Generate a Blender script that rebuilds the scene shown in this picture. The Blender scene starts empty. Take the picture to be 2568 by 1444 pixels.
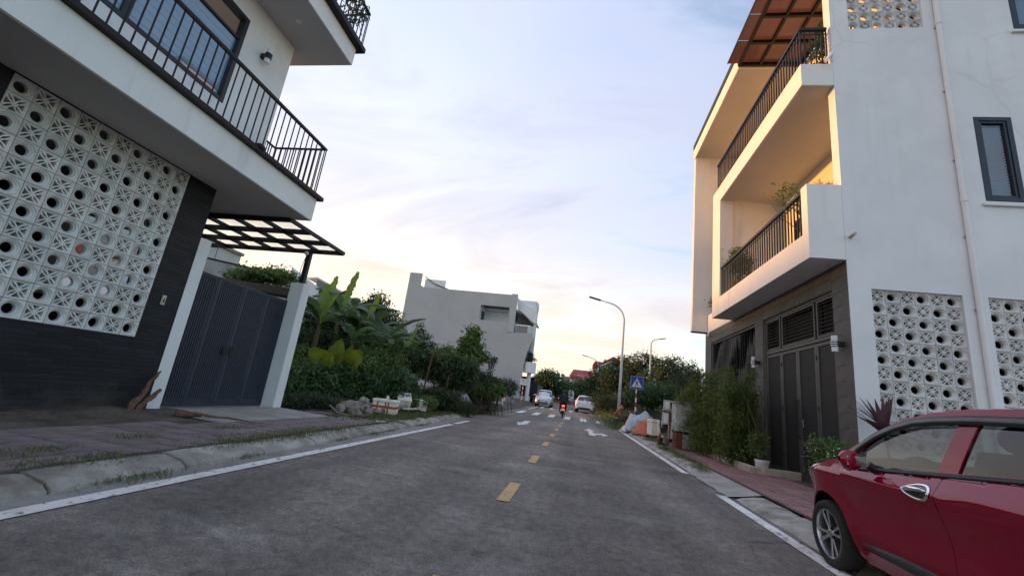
import bpy, bmesh, math, random
import numpy as np
from mathutils import Vector, Matrix
from mathutils.geometry import delaunay_2d_cdt
PI = math.pi
random.seed(7)
S = bpy.context.scene
COL = S.collection

# ------------------------------------------------------------------ camera, sky, sun, exposure
CAM_H = 1.1
FPX, YAW, PITCH, ROLL = 1058.44, -0.180222, 0.244430, 0.130126
_f = Vector((math.sin(YAW)*math.cos(PITCH), math.cos(YAW)*math.cos(PITCH), math.sin(PITCH)))
_r0 = Vector((math.cos(YAW), -math.sin(YAW), 0)); _u0 = _r0.cross(_f)
RV = _r0*math.cos(ROLL) + _u0*math.sin(ROLL); UV = _u0*math.cos(ROLL) - _r0*math.sin(ROLL); FV = _f
cd = bpy.data.cameras.new('camera'); cam = bpy.data.objects.new('camera', cd); COL.objects.link(cam)
cd.sensor_width = 36; cd.lens = 36*FPX/2568; cd.clip_end = 3000; cd.clip_start = 0.05
M = Matrix((RV, UV, -FV)).transposed().to_4x4(); M.translation = (0, 0, CAM_H)
cam.matrix_world = M
S.camera = cam

SUN_EL, SUN_AZ = math.radians(7.5), math.radians(-79)      # azimuth from +Y, negative towards -X
SUND = Vector((math.sin(SUN_AZ)*math.cos(SUN_EL), math.cos(SUN_AZ)*math.cos(SUN_EL), math.sin(SUN_EL)))
w = bpy.data.worlds.new('World'); S.world = w; w.use_nodes = True
nt = w.node_tree; nt.nodes.clear()
def N(t, kind, **kw):
    n = t.nodes.new(kind)
    for k, v in kw.items():
        if k == 'ins':
            for i, x in v.items(): n.inputs[i].default_value = x
        else: setattr(n, k, v)
    return n
def ramp(t, stops, src=None):
    n = t.nodes.new('ShaderNodeValToRGB'); e = n.color_ramp.elements
    while len(e) < len(stops): e.new(0.5)
    for el, (p, c) in zip(e, stops):
        el.position = p; el.color = c if len(c) == 4 else (*c, 1)
    if src is not None: t.links.new(src, n.inputs[0])
    return n
L = nt.links.new
sky = N(nt, 'ShaderNodeTexSky', sky_type='NISHITA', sun_disc=False, sun_elevation=SUN_EL,
        sun_rotation=SUN_AZ, altitude=20, air_density=1.0, dust_density=1.2, ozone_density=1.6)
tc = N(nt, 'ShaderNodeTexCoord')
sep = N(nt, 'ShaderNodeSeparateXYZ'); L(tc.outputs['Generated'], sep.inputs[0])
zz = N(nt, 'ShaderNodeMath', operation='MAXIMUM', ins={1: 0.0}); L(sep.outputs[2], zz.inputs[0])
zd = N(nt, 'ShaderNodeMath', operation='ADD', ins={1: 0.22}); L(zz.outputs[0], zd.inputs[0])
dx = N(nt, 'ShaderNodeMath', operation='DIVIDE'); L(sep.outputs[0], dx.inputs[0]); L(zd.outputs[0], dx.inputs[1])
dy = N(nt, 'ShaderNodeMath', operation='DIVIDE'); L(sep.outputs[1], dy.inputs[0]); L(zd.outputs[0], dy.inputs[1])
cv = N(nt, 'ShaderNodeCombineXYZ'); L(dx.outputs[0], cv.inputs[0]); L(dy.outputs[0], cv.inputs[1])
mp = N(nt, 'ShaderNodeMapping'); mp.inputs['Rotation'].default_value = (0, 0, 0.6); mp.inputs['Scale'].default_value = (0.75, 1.5, 1)
mp.inputs['Location'].default_value = (1.7, 0.4, 0)
L(cv.outputs[0], mp.inputs[0])
n1 = N(nt, 'ShaderNodeTexNoise', ins={'Scale': 1.35, 'Detail': 8.0, 'Roughness': 0.58, 'Distortion': 0.7}); L(mp.outputs[0], n1.inputs['Vector'])
n2 = N(nt, 'ShaderNodeTexNoise', ins={'Scale': 0.45, 'Detail': 3.0, 'Roughness': 0.5}); L(mp.outputs[0], n2.inputs['Vector'])
cm = N(nt, 'ShaderNodeMath', operation='MULTIPLY_ADD', ins={1: 0.55}); L(n2.outputs[0], cm.inputs[0])
cm2 = N(nt, 'ShaderNodeMath', operation='MULTIPLY', ins={1: 0.55}); L(n1.outputs[0], cm2.inputs[0]); L(cm2.outputs[0], cm.inputs[2])
# thicker cloud towards the sun's quarter, thinner away from it
dt = N(nt, 'ShaderNodeVectorMath', operation='DOT_PRODUCT'); L(tc.outputs['Generated'], dt.inputs[0]); dt.inputs[1].default_value = SUND
ds = N(nt, 'ShaderNodeMath', operation='MULTIPLY_ADD', ins={1: 0.19}); L(dt.outputs['Value'], ds.inputs[0]); L(cm.outputs[0], ds.inputs[2])
cf = ramp(nt, [(0.425, (0.04,)*3), (0.49, (0.34,)*3), (0.545, (0.76,)*3), (0.615, (1.0,)*3)], ds.outputs[0])
# cloud colour: cool lilac white away from the sun, warm cream low and near it
c1 = N(nt, 'ShaderNodeMath', operation='MULTIPLY_ADD', ins={1: 0.5, 2: 0.5}); L(dt.outputs['Value'], c1.inputs[0])
hz = N(nt, 'ShaderNodeMath', operation='SUBTRACT', ins={0: 1.0}); L(zz.outputs[0], hz.inputs[1])
hz4 = N(nt, 'ShaderNodeMath', operation='POWER', ins={1: 3.0}); L(hz.outputs[0], hz4.inputs[0])
wm = N(nt, 'ShaderNodeMath', operation='MULTIPLY'); L(c1.outputs[0], wm.inputs[0]); L(hz4.outputs[0], wm.inputs[1])
cc = ramp(nt, [(0.0, (0.57, 0.63, 0.84)), (0.16, (0.69, 0.70, 0.82)), (0.36, (0.93, 0.84, 0.74)), (0.62, (1.10, 0.94, 0.66))], wm.outputs[0])
shade = ramp(nt, [(0.34, (1.12,)*3), (0.66, (0.80,)*3)], n1.outputs[0])
ccm = N(nt, 'ShaderNodeMix', data_type='RGBA', blend_type='MULTIPLY', ins={0: 1.0}); L(cc.outputs[0], ccm.inputs[6]); L(shade.outputs[0], ccm.inputs[7])
cs = N(nt, 'ShaderNodeVectorMath', operation='SCALE'); L(ccm.outputs[2], cs.inputs[0])
clb = N(nt, 'ShaderNodeMapRange', ins={1: -1.0, 2: 0.75, 3: 7.0, 4: 7.9}); L(dt.outputs['Value'], clb.inputs[0]); L(clb.outputs[0], cs.inputs['Scale'])
sk = N(nt, 'ShaderNodeVectorMath', operation='SCALE', ins={'Scale': 2.7}); L(sky.outputs[0], sk.inputs[0])
mx = N(nt, 'ShaderNodeMix', data_type='RGBA'); L(cf.outputs[0], mx.inputs[0]); L(sk.outputs[0], mx.inputs[6]); L(cs.outputs[0], mx.inputs[7])
bg = N(nt, 'ShaderNodeBackground', ins={1: 0.12}); L(mx.outputs[2], bg.inputs[0])
wo = N(nt, 'ShaderNodeOutputWorld'); L(bg.outputs[0], wo.inputs[0])
sl = bpy.data.lights.new('sun', 'SUN'); sl.energy = 3.3; sl.angle = math.radians(3.0); sl.color = (1.0, 0.46, 0.11)
so = bpy.data.objects.new('sun', sl); COL.objects.link(so); so.rotation_euler = SUND.to_track_quat('Z', 'Y').to_euler(); so.location = (-20, 10, 20)
S.view_settings.view_transform = 'Standard'; S.view_settings.look = 'None'; S.view_settings.gamma = 1
S.view_settings.use_curve_mapping = False; S.view_settings.exposure = 0.54
S.render.engine = 'CYCLES'

def at(px, py, Y):
    "the place at distance Y up the road that stands at this pixel of the photograph (2568 wide)"
    d = FV + RV*((px-1284)/FPX) - UV*((py-722)/FPX)
    t = Y/d.y
    return Vector((d.x*t, Y, CAM_H + d.z*t))
def gz(y): return 0 if y < 27 else min((y-27)*0.012, 0.6)

# ------------------------------------------------------------------ materials
MATS = {}
def mat(name, c1, c2=None, rough=0.7, scale=6.0, bump=0.0, bscale=60.0, metal=0.0, spec=0.4, coat=0.0,
        detail=5.0, lo=0.35, hi=0.65, streak=None, coord='Object', distort=0.0, island=0.0, rough2=None, bdist=0.01):
    if name in MATS: return MATS[name]
    m = bpy.data.materials.new(name); m.use_nodes = True; t = m.node_tree; t.nodes.clear(); l = t.links.new
    out = N(t, 'ShaderNodeOutputMaterial'); b = N(t, 'ShaderNodeBsdfPrincipled'); l(b.outputs[0], out.inputs[0])
    b.inputs['Roughness'].default_value = rough; b.inputs['Metallic'].default_value = metal
    b.inputs['Specular IOR Level'].default_value = spec
    if coat: b.inputs['Coat Weight'].default_value = coat; b.inputs['Coat Roughness'].default_value = 0.04
    tcn = N(t, 'ShaderNodeTexCoord'); co = tcn.outputs[coord if coord != 'World' else 'Object']
    if coord == 'World':
        g = N(t, 'ShaderNodeNewGeometry'); co = g.outputs['Position']
    c2 = c2 or tuple(x*0.8 for x in c1)
    n = N(t, 'ShaderNodeTexNoise', ins={'Scale': scale, 'Detail': detail, 'Roughness': 0.6, 'Distortion': distort}); l(co, n.inputs['Vector'])
    r = ramp(t, [(lo, c1), (hi, c2)], n.outputs[0]); colr = r.outputs[0]
    if streak:                                            # stains that run down the wall: (colour, amount, width scale)
        sc, amt, ws = streak
        mpn = N(t, 'ShaderNodeMapping'); mpn.inputs['Scale'].default_value = (ws, ws, ws*0.08); l(co, mpn.inputs[0])
        sn = N(t, 'ShaderNodeTexNoise', ins={'Scale': 1.0, 'Detail': 6.0, 'Roughness': 0.65}); l(mpn.outputs[0], sn.inputs['Vector'])
        sr = ramp(t, [(0.52, (0, 0, 0)), (0.75, (amt,)*3)], sn.outputs[0])
        bn = N(t, 'ShaderNodeTexNoise', ins={'Scale': 0.7, 'Detail': 3.0}); l(co, bn.inputs['Vector'])
        br = ramp(t, [(0.42, (0, 0, 0)), (0.62, (1, 1, 1))], bn.outputs[0])
        mm = N(t, 'ShaderNodeMath', operation='MULTIPLY'); l(sr.outputs[0], mm.inputs[0]); l(br.outputs[0], mm.inputs[1])
        mxx = N(t, 'ShaderNodeMix', data_type='RGBA'); l(mm.outputs[0], mxx.inputs[0]); l(colr, mxx.inputs[6]); mxx.inputs[7].default_value = (*sc, 1); colr = mxx.outputs[2]
    if island:
        g2 = N(t, 'ShaderNodeNewGeometry'); oi = N(t, 'ShaderNodeObjectInfo')
        ad = N(t, 'ShaderNodeMath', operation='ADD'); l(g2.outputs['Random Per Island'], ad.inputs[0]); l(oi.outputs['Random'], ad.inputs[1])
        fr = N(t, 'ShaderNodeMath', operation='FRACT'); l(ad.outputs[0], fr.inputs[0])
        hv = N(t, 'ShaderNodeHueSaturation'); mr = N(t, 'ShaderNodeMapRange', ins={3: 1-island, 4: 1+island}); l(fr.outputs[0], mr.inputs[0])
        l(mr.outputs[0], hv.inputs['Value']); l(colr, hv.inputs['Color']); colr = hv.outputs[0]
    l(colr, b.inputs['Base Color'])
    if rough2 is not None:
        rr = N(t, 'ShaderNodeMapRange', ins={1: lo, 2: hi, 3: rough, 4: rough2}); l(n.outputs[0], rr.inputs[0]); l(rr.outputs[0], b.inputs['Roughness'])
    if bump:
        bn2 = N(t, 'ShaderNodeTexNoise', ins={'Scale': bscale, 'Detail': 4.0, 'Roughness': 0.6}); l(co, bn2.inputs['Vector'])
        bp = N(t, 'ShaderNodeBump', ins={'Strength': bump, 'Distance': bdist}); l(bn2.outputs[0], bp.inputs['Height']); l(bp.outputs[0], b.inputs['Normal'])
    MATS[name] = m; return m
def cladding():
    "black split-stone strips: thin courses with open joints, dusty near the pavement"
    m = mat('black_cladding', (0.011, 0.0125, 0.016), (0.016, 0.018, 0.022), rough=0.55, scale=2, spec=0.3); t = m.node_tree; l = t.links.new
    b = [n for n in t.nodes if n.type == 'BSDF_PRINCIPLED'][0]; g = N(t, 'ShaderNodeNewGeometry'); sp = N(t, 'ShaderNodeSeparateXYZ'); l(g.outputs['Position'], sp.inputs[0])
    cb = N(t, 'ShaderNodeCombineXYZ'); l(sp.outputs[1], cb.inputs[0]); l(sp.outputs[2], cb.inputs[1])
    br = N(t, 'ShaderNodeTexBrick', offset=0.37, ins={'Scale': 1.0, 'Mortar Size': 0.004, 'Brick Width': 0.42, 'Row Height': 0.062, 'Color1': (0.7, 0.7, 0.7, 1), 'Color2': (1.35, 1.35, 1.35, 1), 'Mortar': (0.3, 0.3, 0.3, 1)}); l(cb.outputs[0], br.inputs['Vector'])
    src = b.inputs['Base Color'].links[0].from_socket; mu = N(t, 'ShaderNodeMix', data_type='RGBA', blend_type='MULTIPLY', ins={0: 1.0}); l(src, mu.inputs[6]); l(br.outputs[0], mu.inputs[7])
    dn = N(t, 'ShaderNodeTexNoise', ins={'Scale': 3.0, 'Detail': 8.0, 'Roughness': 0.7}); l(g.outputs['Position'], dn.inputs['Vector'])
    dz = N(t, 'ShaderNodeMath', operation='MULTIPLY_ADD', ins={1: -0.55}); l(sp.outputs[2], dz.inputs[0]); l(dn.outputs[0], dz.inputs[2])
    dr = ramp(t, [(0.22, (0,)*3), (0.45, (0.40,)*3)], dz.outputs[0]); mx_ = N(t, 'ShaderNodeMix', data_type='RGBA'); l(dr.outputs[0], mx_.inputs[0]); l(mu.outputs[2], mx_.inputs[6]); mx_.inputs[7].default_value = (0.10, 0.085, 0.07, 1); l(mx_.outputs[2], b.inputs['Base Color'])
    bp = N(t, 'ShaderNodeBump', ins={'Strength': 0.6, 'Distance': 0.012}); l(br.outputs[0], bp.inputs['Height']); l(bp.outputs[0], b.inputs['Normal']); return m
def cracks(m, s, col, amt):
    "hairline cracks and a few grey smudges in the render coat"
    t = m.node_tree; l = t.links.new; b = [n for n in t.nodes if n.type == 'BSDF_PRINCIPLED'][0]; g = N(t, 'ShaderNodeNewGeometry')
    nn = N(t, 'ShaderNodeTexNoise', ins={'Scale': 2.5, 'Detail': 6.0}); l(g.outputs['Position'], nn.inputs['Vector'])
    wv = N(t, 'ShaderNodeMix', data_type='RGBA', ins={0: 0.25}); l(g.outputs['Position'], wv.inputs[6]); l(nn.outputs['Color'], wv.inputs[7])
    vo = N(t, 'ShaderNodeTexVoronoi', feature='DISTANCE_TO_EDGE', ins={'Scale': s}); l(wv.outputs[2], vo.inputs['Vector'])
    cr = ramp(t, [(0.0, (1,)*3), (0.008, (0,)*3)], vo.outputs[0]); bn = N(t, 'ShaderNodeTexNoise', ins={'Scale': 0.55, 'Detail': 3.0}); l(g.outputs['Position'], bn.inputs['Vector'])
    bm = ramp(t, [(0.50, (0,)*3), (0.60, (amt,)*3)], bn.outputs[0]); mu = N(t, 'ShaderNodeMath', operation='MULTIPLY'); l(cr.outputs[0], mu.inputs[0]); l(bm.outputs[0], mu.inputs[1])
    sm = ramp(t, [(0.60, (0,)*3), (0.76, (0.16,)*3)], nn.outputs[0]); ad = N(t, 'ShaderNodeMath', operation='MAXIMUM'); l(mu.outputs[0], ad.inputs[0]); l(sm.outputs[0], ad.inputs[1])
    mx_ = N(t, 'ShaderNodeMix', data_type='RGBA'); l(ad.outputs[0], mx_.inputs[0]); l(b.inputs['Base Color'].links[0].from_socket, mx_.inputs[6]); mx_.inputs[7].default_value = (*col, 1); l(mx_.outputs[2], b.inputs['Base Color'])
def leafmat(name, c1, c2, trans=0.35, scale=1.5, island=0.35, rough=0.5):
    if name in MATS: return MATS[name]
    m = mat(name, c1, c2, rough=rough, scale=scale, island=island, spec=0.35)
    t = m.node_tree; b = [n for n in t.nodes if n.type == 'BSDF_PRINCIPLED'][0]; out = [n for n in t.nodes if n.type == 'OUTPUT_MATERIAL'][0]
    tr = N(t, 'ShaderNodeBsdfTranslucent'); src = b.inputs['Base Color'].links[0].from_socket
    hs = N(t, 'ShaderNodeHueSaturation', ins={'Hue': 0.485, 'Saturation': 1.1, 'Value': 1.5}); t.links.new(src, hs.inputs['Color']); t.links.new(hs.outputs[0], tr.inputs[0])
    ms = N(t, 'ShaderNodeMixShader', ins={0: trans}); t.links.new(b.outputs[0], ms.inputs[1]); t.links.new(tr.outputs[0], ms.inputs[2]); t.links.new(ms.outputs[0], out.inputs[0])
    return m
def glassmat(name, tint, refl=1.0, rough=0.0, ior=1.5):
    if name in MATS: return MATS[name]
    m = bpy.data.materials.new(name); m.use_nodes = True; t = m.node_tree; t.nodes.clear(); l = t.links.new
    out = N(t, 'ShaderNodeOutputMaterial'); tr = N(t, 'ShaderNodeBsdfTransparent', ins={0: (*tint, 1)}); gl = N(t, 'ShaderNodeBsdfGlossy', ins={'Roughness': rough})
    gq = N(t, 'ShaderNodeNewGeometry'); io = N(t, 'ShaderNodeMapRange', ins={3: ior, 4: 1/ior}); l(gq.outputs['Backfacing'], io.inputs[0])
    fr = N(t, 'ShaderNodeFresnel'); l(io.outputs[0], fr.inputs[0]); mu = N(t, 'ShaderNodeMath', operation='MULTIPLY', ins={1: refl}, use_clamp=True); l(fr.outputs[0], mu.inputs[0])
    ms = N(t, 'ShaderNodeMixShader'); l(mu.outputs[0], ms.inputs[0]); l(tr.outputs[0], ms.inputs[1]); l(gl.outputs[0], ms.inputs[2]); l(ms.outputs[0], out.inputs[0])
    MATS[name] = m; return m
def milkmat(name, col, thru):
    "milky sheet that light passes through: translucent plus some clear"
    if name in MATS: return MATS[name]
    m = bpy.data.materials.new(name); m.use_nodes = True; t = m.node_tree; t.nodes.clear(); l = t.links.new
    out = N(t, 'ShaderNodeOutputMaterial'); tl = N(t, 'ShaderNodeBsdfTranslucent', ins={0: (*col, 1)}); tp = N(t, 'ShaderNodeBsdfTransparent', ins={0: (*col, 1)})
    gl = N(t, 'ShaderNodeBsdfGlossy', ins={'Roughness': 0.15})
    tcn = N(t, 'ShaderNodeTexCoord'); nn = N(t, 'ShaderNodeTexNoise', ins={'Scale': 3.0, 'Detail': 4.0}); l(tcn.outputs['Object'], nn.inputs['Vector'])
    mr = N(t, 'ShaderNodeMapRange', ins={1: 0.3, 2: 0.7, 3: thru-0.08, 4: thru+0.08}); l(nn.outputs[0], mr.inputs[0])
    ms = N(t, 'ShaderNodeMixShader'); l(mr.outputs[0], ms.inputs[0]); l(tl.outputs[0], ms.inputs[1]); l(tp.outputs[0], ms.inputs[2])
    m2 = N(t, 'ShaderNodeMixShader', ins={0: 0.05}); l(ms.outputs[0], m2.inputs[1]); l(gl.outputs[0], m2.inputs[2]); l(m2.outputs[0], out.inputs[0])
    MATS[name] = m; return m
def emitmat(name, col, s):
    if name in MATS: return MATS[name]
    m = mat(name, col, col, rough=0.3); b = [n for n in m.node_tree.nodes if n.type == 'BSDF_PRINCIPLED'][0]
    b.inputs['Emission Color'].default_value = (*col, 1); b.inputs['Emission Strength'].default_value = s
    return m

WHITE = mat('white_render', (0.775, 0.785, 0.80), (0.70, 0.71, 0.725), rough=0.85, scale=0.8, bump=0.25, bscale=90, streak=((0.50, 0.48, 0.45), 0.22, 5.0), spec=0.2)
WHITE2 = mat('white_render_clean', (0.80, 0.79, 0.77), (0.75, 0.74, 0.73), rough=0.85, scale=0.8, bump=0.2, bscale=90, streak=((0.38, 0.36, 0.34), 0.4, 3.0), spec=0.2)
SOFFIT = mat('shade_toned_soffit', (0.56, 0.525, 0.485), (0.50, 0.47, 0.43), rough=0.9, scale=0.7, bump=0.1, spec=0.2)  # darker, warmer than the wall white: underside shade put into the colour
cracks(WHITE, 0.36, (0.50, 0.49, 0.47), 0.28)
CLAD = cladding()
STONE = mat('grey_stone_tile', (0.108, 0.100, 0.093), (0.074, 0.069, 0.065), rough=0.6, scale=3.5, bump=0.25, bscale=70, spec=0.35, island=0.10)
GROUT = mat('pale_grout', (0.20, 0.19, 0.18), rough=0.9)
DMETAL = mat('dark_metal', (0.012, 0.011, 0.012), (0.017, 0.015, 0.016), rough=0.5, scale=5, spec=0.3)
COPING = mat('brown_black_coping', (0.017, 0.0135, 0.0145), (0.012, 0.010, 0.011), rough=0.55, scale=3, spec=0.3)
GATEL = mat('blue_grey_gate_paint', (0.038, 0.045, 0.068), (0.028, 0.033, 0.050), rough=0.5, scale=4, bump=0.08, bscale=150)
GATER = mat('brown_grey_gate_paint', (0.085, 0.074, 0.070), (0.068, 0.060, 0.057), rough=0.5, scale=4, bump=0.08, bscale=150)
GATERD = mat('dark_grey_gate_mesh', (0.040, 0.038, 0.037), (0.032, 0.030, 0.030), rough=0.6, scale=6)
BREEZE = mat('white_concrete_block', (0.66, 0.655, 0.64), (0.54, 0.535, 0.52), rough=0.92, scale=5, bump=0.5, bscale=70, island=0.13, spec=0.2, streak=((0.36, 0.34, 0.31), 0.5, 4.0))
GREYW = mat('grey_wall_paint', (0.46, 0.455, 0.44), (0.415, 0.41, 0.395), rough=0.9, scale=0.35, bump=0.1, streak=((0.30, 0.29, 0.28), 0.3, 0.8), spec=0.2)
DARKROOM = mat('dark_room_tone', (0.16, 0.16, 0.15), (0.12, 0.12, 0.115), rough=0.9, scale=1.2)
PANE = glassmat('window_glass', (0.86, 0.90, 0.93), 1.6)
BLIND = mat('window_blind', (0.66, 0.73, 0.80), (0.60, 0.67, 0.74), rough=0.6, scale=3)
NAVY = mat('navy_window_frame', (0.018, 0.024, 0.038), rough=0.4, scale=5)
CONC = mat('pale_concrete', (0.40, 0.375, 0.33), (0.29, 0.27, 0.24), rough=0.95, scale=2.2, bump=0.35, bscale=60, detail=8, spec=0.2)
CONCD = mat('grey_concrete', (0.25, 0.24, 0.225), (0.17, 0.165, 0.155), rough=0.95, scale=2.5, bump=0.4, bscale=60, detail=8, spec=0.2)
KERBM = mat('weathered_kerb_concrete', (0.47, 0.44, 0.39), (0.21, 0.185, 0.155), rough=0.95, scale=2.2, bump=1.0, bscale=26, detail=10, spec=0.2, island=0.12, lo=0.38, hi=0.66, coord='World', bdist=0.02)
PAVER = mat('red_paver', (0.29, 0.155, 0.140), (0.215, 0.125, 0.115), rough=0.9, scale=7, bump=0.5, bscale=45, island=0.16, spec=0.2)
PAVERL = mat('dull_red_paver', (0.255, 0.200, 0.195), (0.180, 0.145, 0.140), rough=0.92, scale=5, bump=0.5, bscale=45, island=0.14, spec=0.2)
SOIL = mat('dry_soil', (0.155, 0.128, 0.104), (0.080, 0.067, 0.055), rough=1.0, scale=2.5, bump=1.0, bscale=14, detail=9, spec=0.1, bdist=0.04)
WOOD = mat('old_wood', (0.16, 0.085, 0.058), (0.09, 0.05, 0.036), rough=0.85, scale=9, bump=0.6, bscale=30)
BARK = mat('grey_bark', (0.13, 0.115, 0.095), (0.075, 0.065, 0.055), rough=0.95, scale=9, bump=0.8, bscale=30)
FOAM = mat('dirty_white_foam', (0.80, 0.78, 0.70), (0.66, 0.62, 0.52), rough=0.8, scale=4, bump=0.15, bscale=120)
TAPE = mat('orange_brown_tape', (0.42, 0.10, 0.035), rough=0.4)
POLEW = mat('galvanised_white_pole', (0.62, 0.62, 0.62), (0.52, 0.52, 0.53), rough=0.45, scale=4)
RUBBER = mat('black_rubber', (0.022, 0.021, 0.020), (0.034, 0.032, 0.030), rough=0.85, scale=8, bump=0.2, bscale=90)
CHROME = mat('chrome', (0.85, 0.85, 0.86), (0.78, 0.78, 0.80), rough=0.08, metal=1.0)
STEEL = mat('machined_alloy', (0.66, 0.66, 0.67), (0.55, 0.55, 0.56), rough=0.28, metal=1.0)
BLACKP = mat('black_plastic', (0.016, 0.016, 0.017), rough=0.5, scale=20)
LAMPG = mat('frosted_lamp_glass', (0.72, 0.74, 0.76), (0.60, 0.62, 0.64), rough=0.2, scale=8)
REDP = mat('red_band_paint', (0.50, 0.022, 0.022), (0.40, 0.03, 0.028), rough=0.5)
WHITEP = mat('white_sign_paint', (0.78, 0.78, 0.77), (0.70, 0.70, 0.69), rough=0.5)
BLUEP = mat('blue_sign_paint', (0.012, 0.075, 0.42), (0.010, 0.065, 0.36), rough=0.35)
SKIN = mat('skin', (0.42, 0.25, 0.17), rough=0.6)

# ------------------------------------------------------------------ mesh helpers
OFF = {}
class MB:
    def __init__(s): s.v = []; s.f = []
    def add(s, vs, fs):
        n = len(s.v); s.v += [tuple(p) for p in vs]; s.f += [tuple(i+n for i in f) for f in fs]; return s
    def box(s, x0, x1, y0, y1, z0, z1):
        if x0 > x1: x0, x1 = x1, x0
        if y0 > y1: y0, y1 = y1, y0
        return s.add([(x0,y0,z0),(x1,y0,z0),(x1,y1,z0),(x0,y1,z0),(x0,y0,z1),(x1,y0,z1),(x1,y1,z1),(x0,y1,z1)],
                     [(3,2,1,0),(4,5,6,7),(0,1,5,4),(1,2,6,5),(2,3,7,6),(3,0,4,7)])
    def obox(s, c, ax, ay, az):
        c, ax, ay, az = map(Vector, (c, ax, ay, az))
        vs = [c+ax*i+ay*j+az*k for k in (-1, 1) for i, j in ((-1,-1),(1,-1),(1,1),(-1,1))]
        return s.add(vs, [(3,2,1,0),(4,5,6,7),(0,1,5,4),(1,2,6,5),(2,3,7,6),(3,0,4,7)])
    def prism(s, poly, vec):
        n = len(poly); vec = Vector(vec); a = [Vector(p) for p in poly]; b = [p+vec for p in a]
        nn = sum(((a[i]-a[0]).cross(a[(i+1) % n]-a[0]) for i in range(1, n)), Vector())
        if nn.dot(vec) > 0: a, b = b, a
        s.add(a+b, [tuple(range(n)), tuple(range(2*n-1, n-1, -1))] + [(i, i+n, (i+1) % n+n, (i+1) % n) for i in range(n)])
        return s
    def bar(s, p0, p1, w, h=None, up=(0, 0, 1)):
        p0, p1 = Vector(p0), Vector(p1); d = (p1-p0); l = d.length; d.normalize(); h = h or w
        x = d.cross(Vector(up))
        if x.length < 1e-4: x = d.cross(Vector((0, 1, 0)))
        x.normalize(); z = x.cross(d)
        return s.obox((p0+p1)/2, x*w/2, d*l/2, z*h/2)
    def tube(s, pts, r, n=8, cap=True):
        pts = [Vector(p) for p in pts]; m = len(pts); rs = r if isinstance(r, (list, tuple)) else [r]*m
        base = len(s.v); up = None
        for i, p in enumerate(pts):
            d = (pts[min(i+1, m-1)]-pts[max(i-1, 0)]).normalized()
            if up is None:
                up = d.orthogonal().normalized()
            up = (up-d*up.dot(d)).normalized(); q = d.cross(up)
            for k in range(n):
                a = 2*PI*k/n; s.v.append(tuple(p+up*(math.cos(a)*rs[i])+q*(math.sin(a)*rs[i])))
        for i in range(m-1):
            for k in range(n):
                a, b = base+i*n+k, base+i*n+(k+1) % n; s.f.append((a, b, b+n, a+n))
        if cap: s.f.append(tuple(base+k for k in range(n-1, -1, -1))); s.f.append(tuple(base+(m-1)*n+k for k in range(n)))
        return s
    def lathe(s, c, prof, n=24, axis='z'):
        c = Vector(c); base = len(s.v)
        for r, h in prof:
            for k in range(n):
                a = 2*PI*k/n; x, y = r*math.cos(a), r*math.sin(a)
                p = {'z': (x, y, h), 'x': (h, x, y), 'y': (y, h, x)}[axis]
                s.v.append(tuple(c+Vector(p)))
        for i in range(len(prof)-1):
            for k in range(n):
                a, b = base+i*n+k, base+i*n+(k+1) % n; s.f.append((a, b, b+n, a+n))
        return s
    def grid(s, rows):
        base = len(s.v); m = len(rows[0])
        for r in rows: s.v += [tuple(p) for p in r]
        for i in range(len(rows)-1):
            for j in range(m-1):
                a = base+i*m+j; s.f.append((a, a+1, a+m+1, a+m))
        return s
    def sphere(s, c, r, n=10, m=7, sq=(1, 1, 1)):
        prof = [(math.sin(PI*i/m)*r, -math.cos(PI*i/m)*r) for i in range(m+1)]
        b = MB().lathe((0, 0, 0), prof, n); c = Vector(c)
        return s.add([(c.x+x*sq[0], c.y+y*sq[1], c.z+z*sq[2]) for x, y, z in b.v], b.f)
    def build(s, name, m, parent=None, smooth=False, bevel=0, kind=None, lab=None, loc=None, local=False, segs=2):
        me = bpy.data.meshes.new(name)
        off = OFF.get(parent.name, Vector()) if parent else Vector(loc or (0, 0, 0))
        v = np.array(s.v, dtype=np.float32).reshape(-1, 3)
        if not local or not parent: v = v-np.array(off, dtype=np.float32)
        me.from_pydata(v.tolist(), [], s.f); me.update()
        if smooth:
            me.polygons.foreach_set('use_smooth', [True]*len(me.polygons))
            if smooth is not True: me.set_sharp_from_angle(angle=math.radians(smooth))
        if m: me.materials.append(m)
        o = bpy.data.objects.new(name, me); COL.objects.link(o)
        if parent: o.parent = parent; OFF[o.name] = off
        else: o.location = off; OFF[o.name] = off
        if kind: o['kind'] = kind
        if lab: o['label'] = lab
        if bevel:
            b = o.modifiers.new('edge', 'BEVEL'); b.width = bevel; b.segments = segs; b.limit_method = 'ANGLE'; b.angle_limit = math.radians(40)
        return o
def tag(o, label, cat, group=None):
    o['label'] = label; o['category'] = cat
    if group: o['group'] = group
    return o
def thing(name, label, cat, loc=(0, 0, 0), group=None):
    o = bpy.data.objects.new(name, None); COL.objects.link(o); o.location = loc; o.empty_display_size = 0.2
    OFF[o.name] = Vector(loc); return tag(o, label, cat, group)
def inst(src, name, parent, loc, rot=(0, 0, 0), scale=None):
    "another object on the same mesh, placed at a world point under a parent that is not rotated"
    o = bpy.data.objects.new(name, src.data); COL.objects.link(o); o.parent = parent
    off = OFF.get(parent.name, Vector()); o.location = Vector(loc)-off; o.rotation_euler = rot; OFF[o.name] = off
    if scale: o.scale = scale
    return o
def kids(o): return [c for c in bpy.data.objects if c.parent == o]
def copy_tree(o, parent=None):
    c = o.copy(); COL.objects.link(c)
    if parent: c.parent = parent
    for ch in list(o.children): copy_tree(ch, c)
    return c
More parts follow.
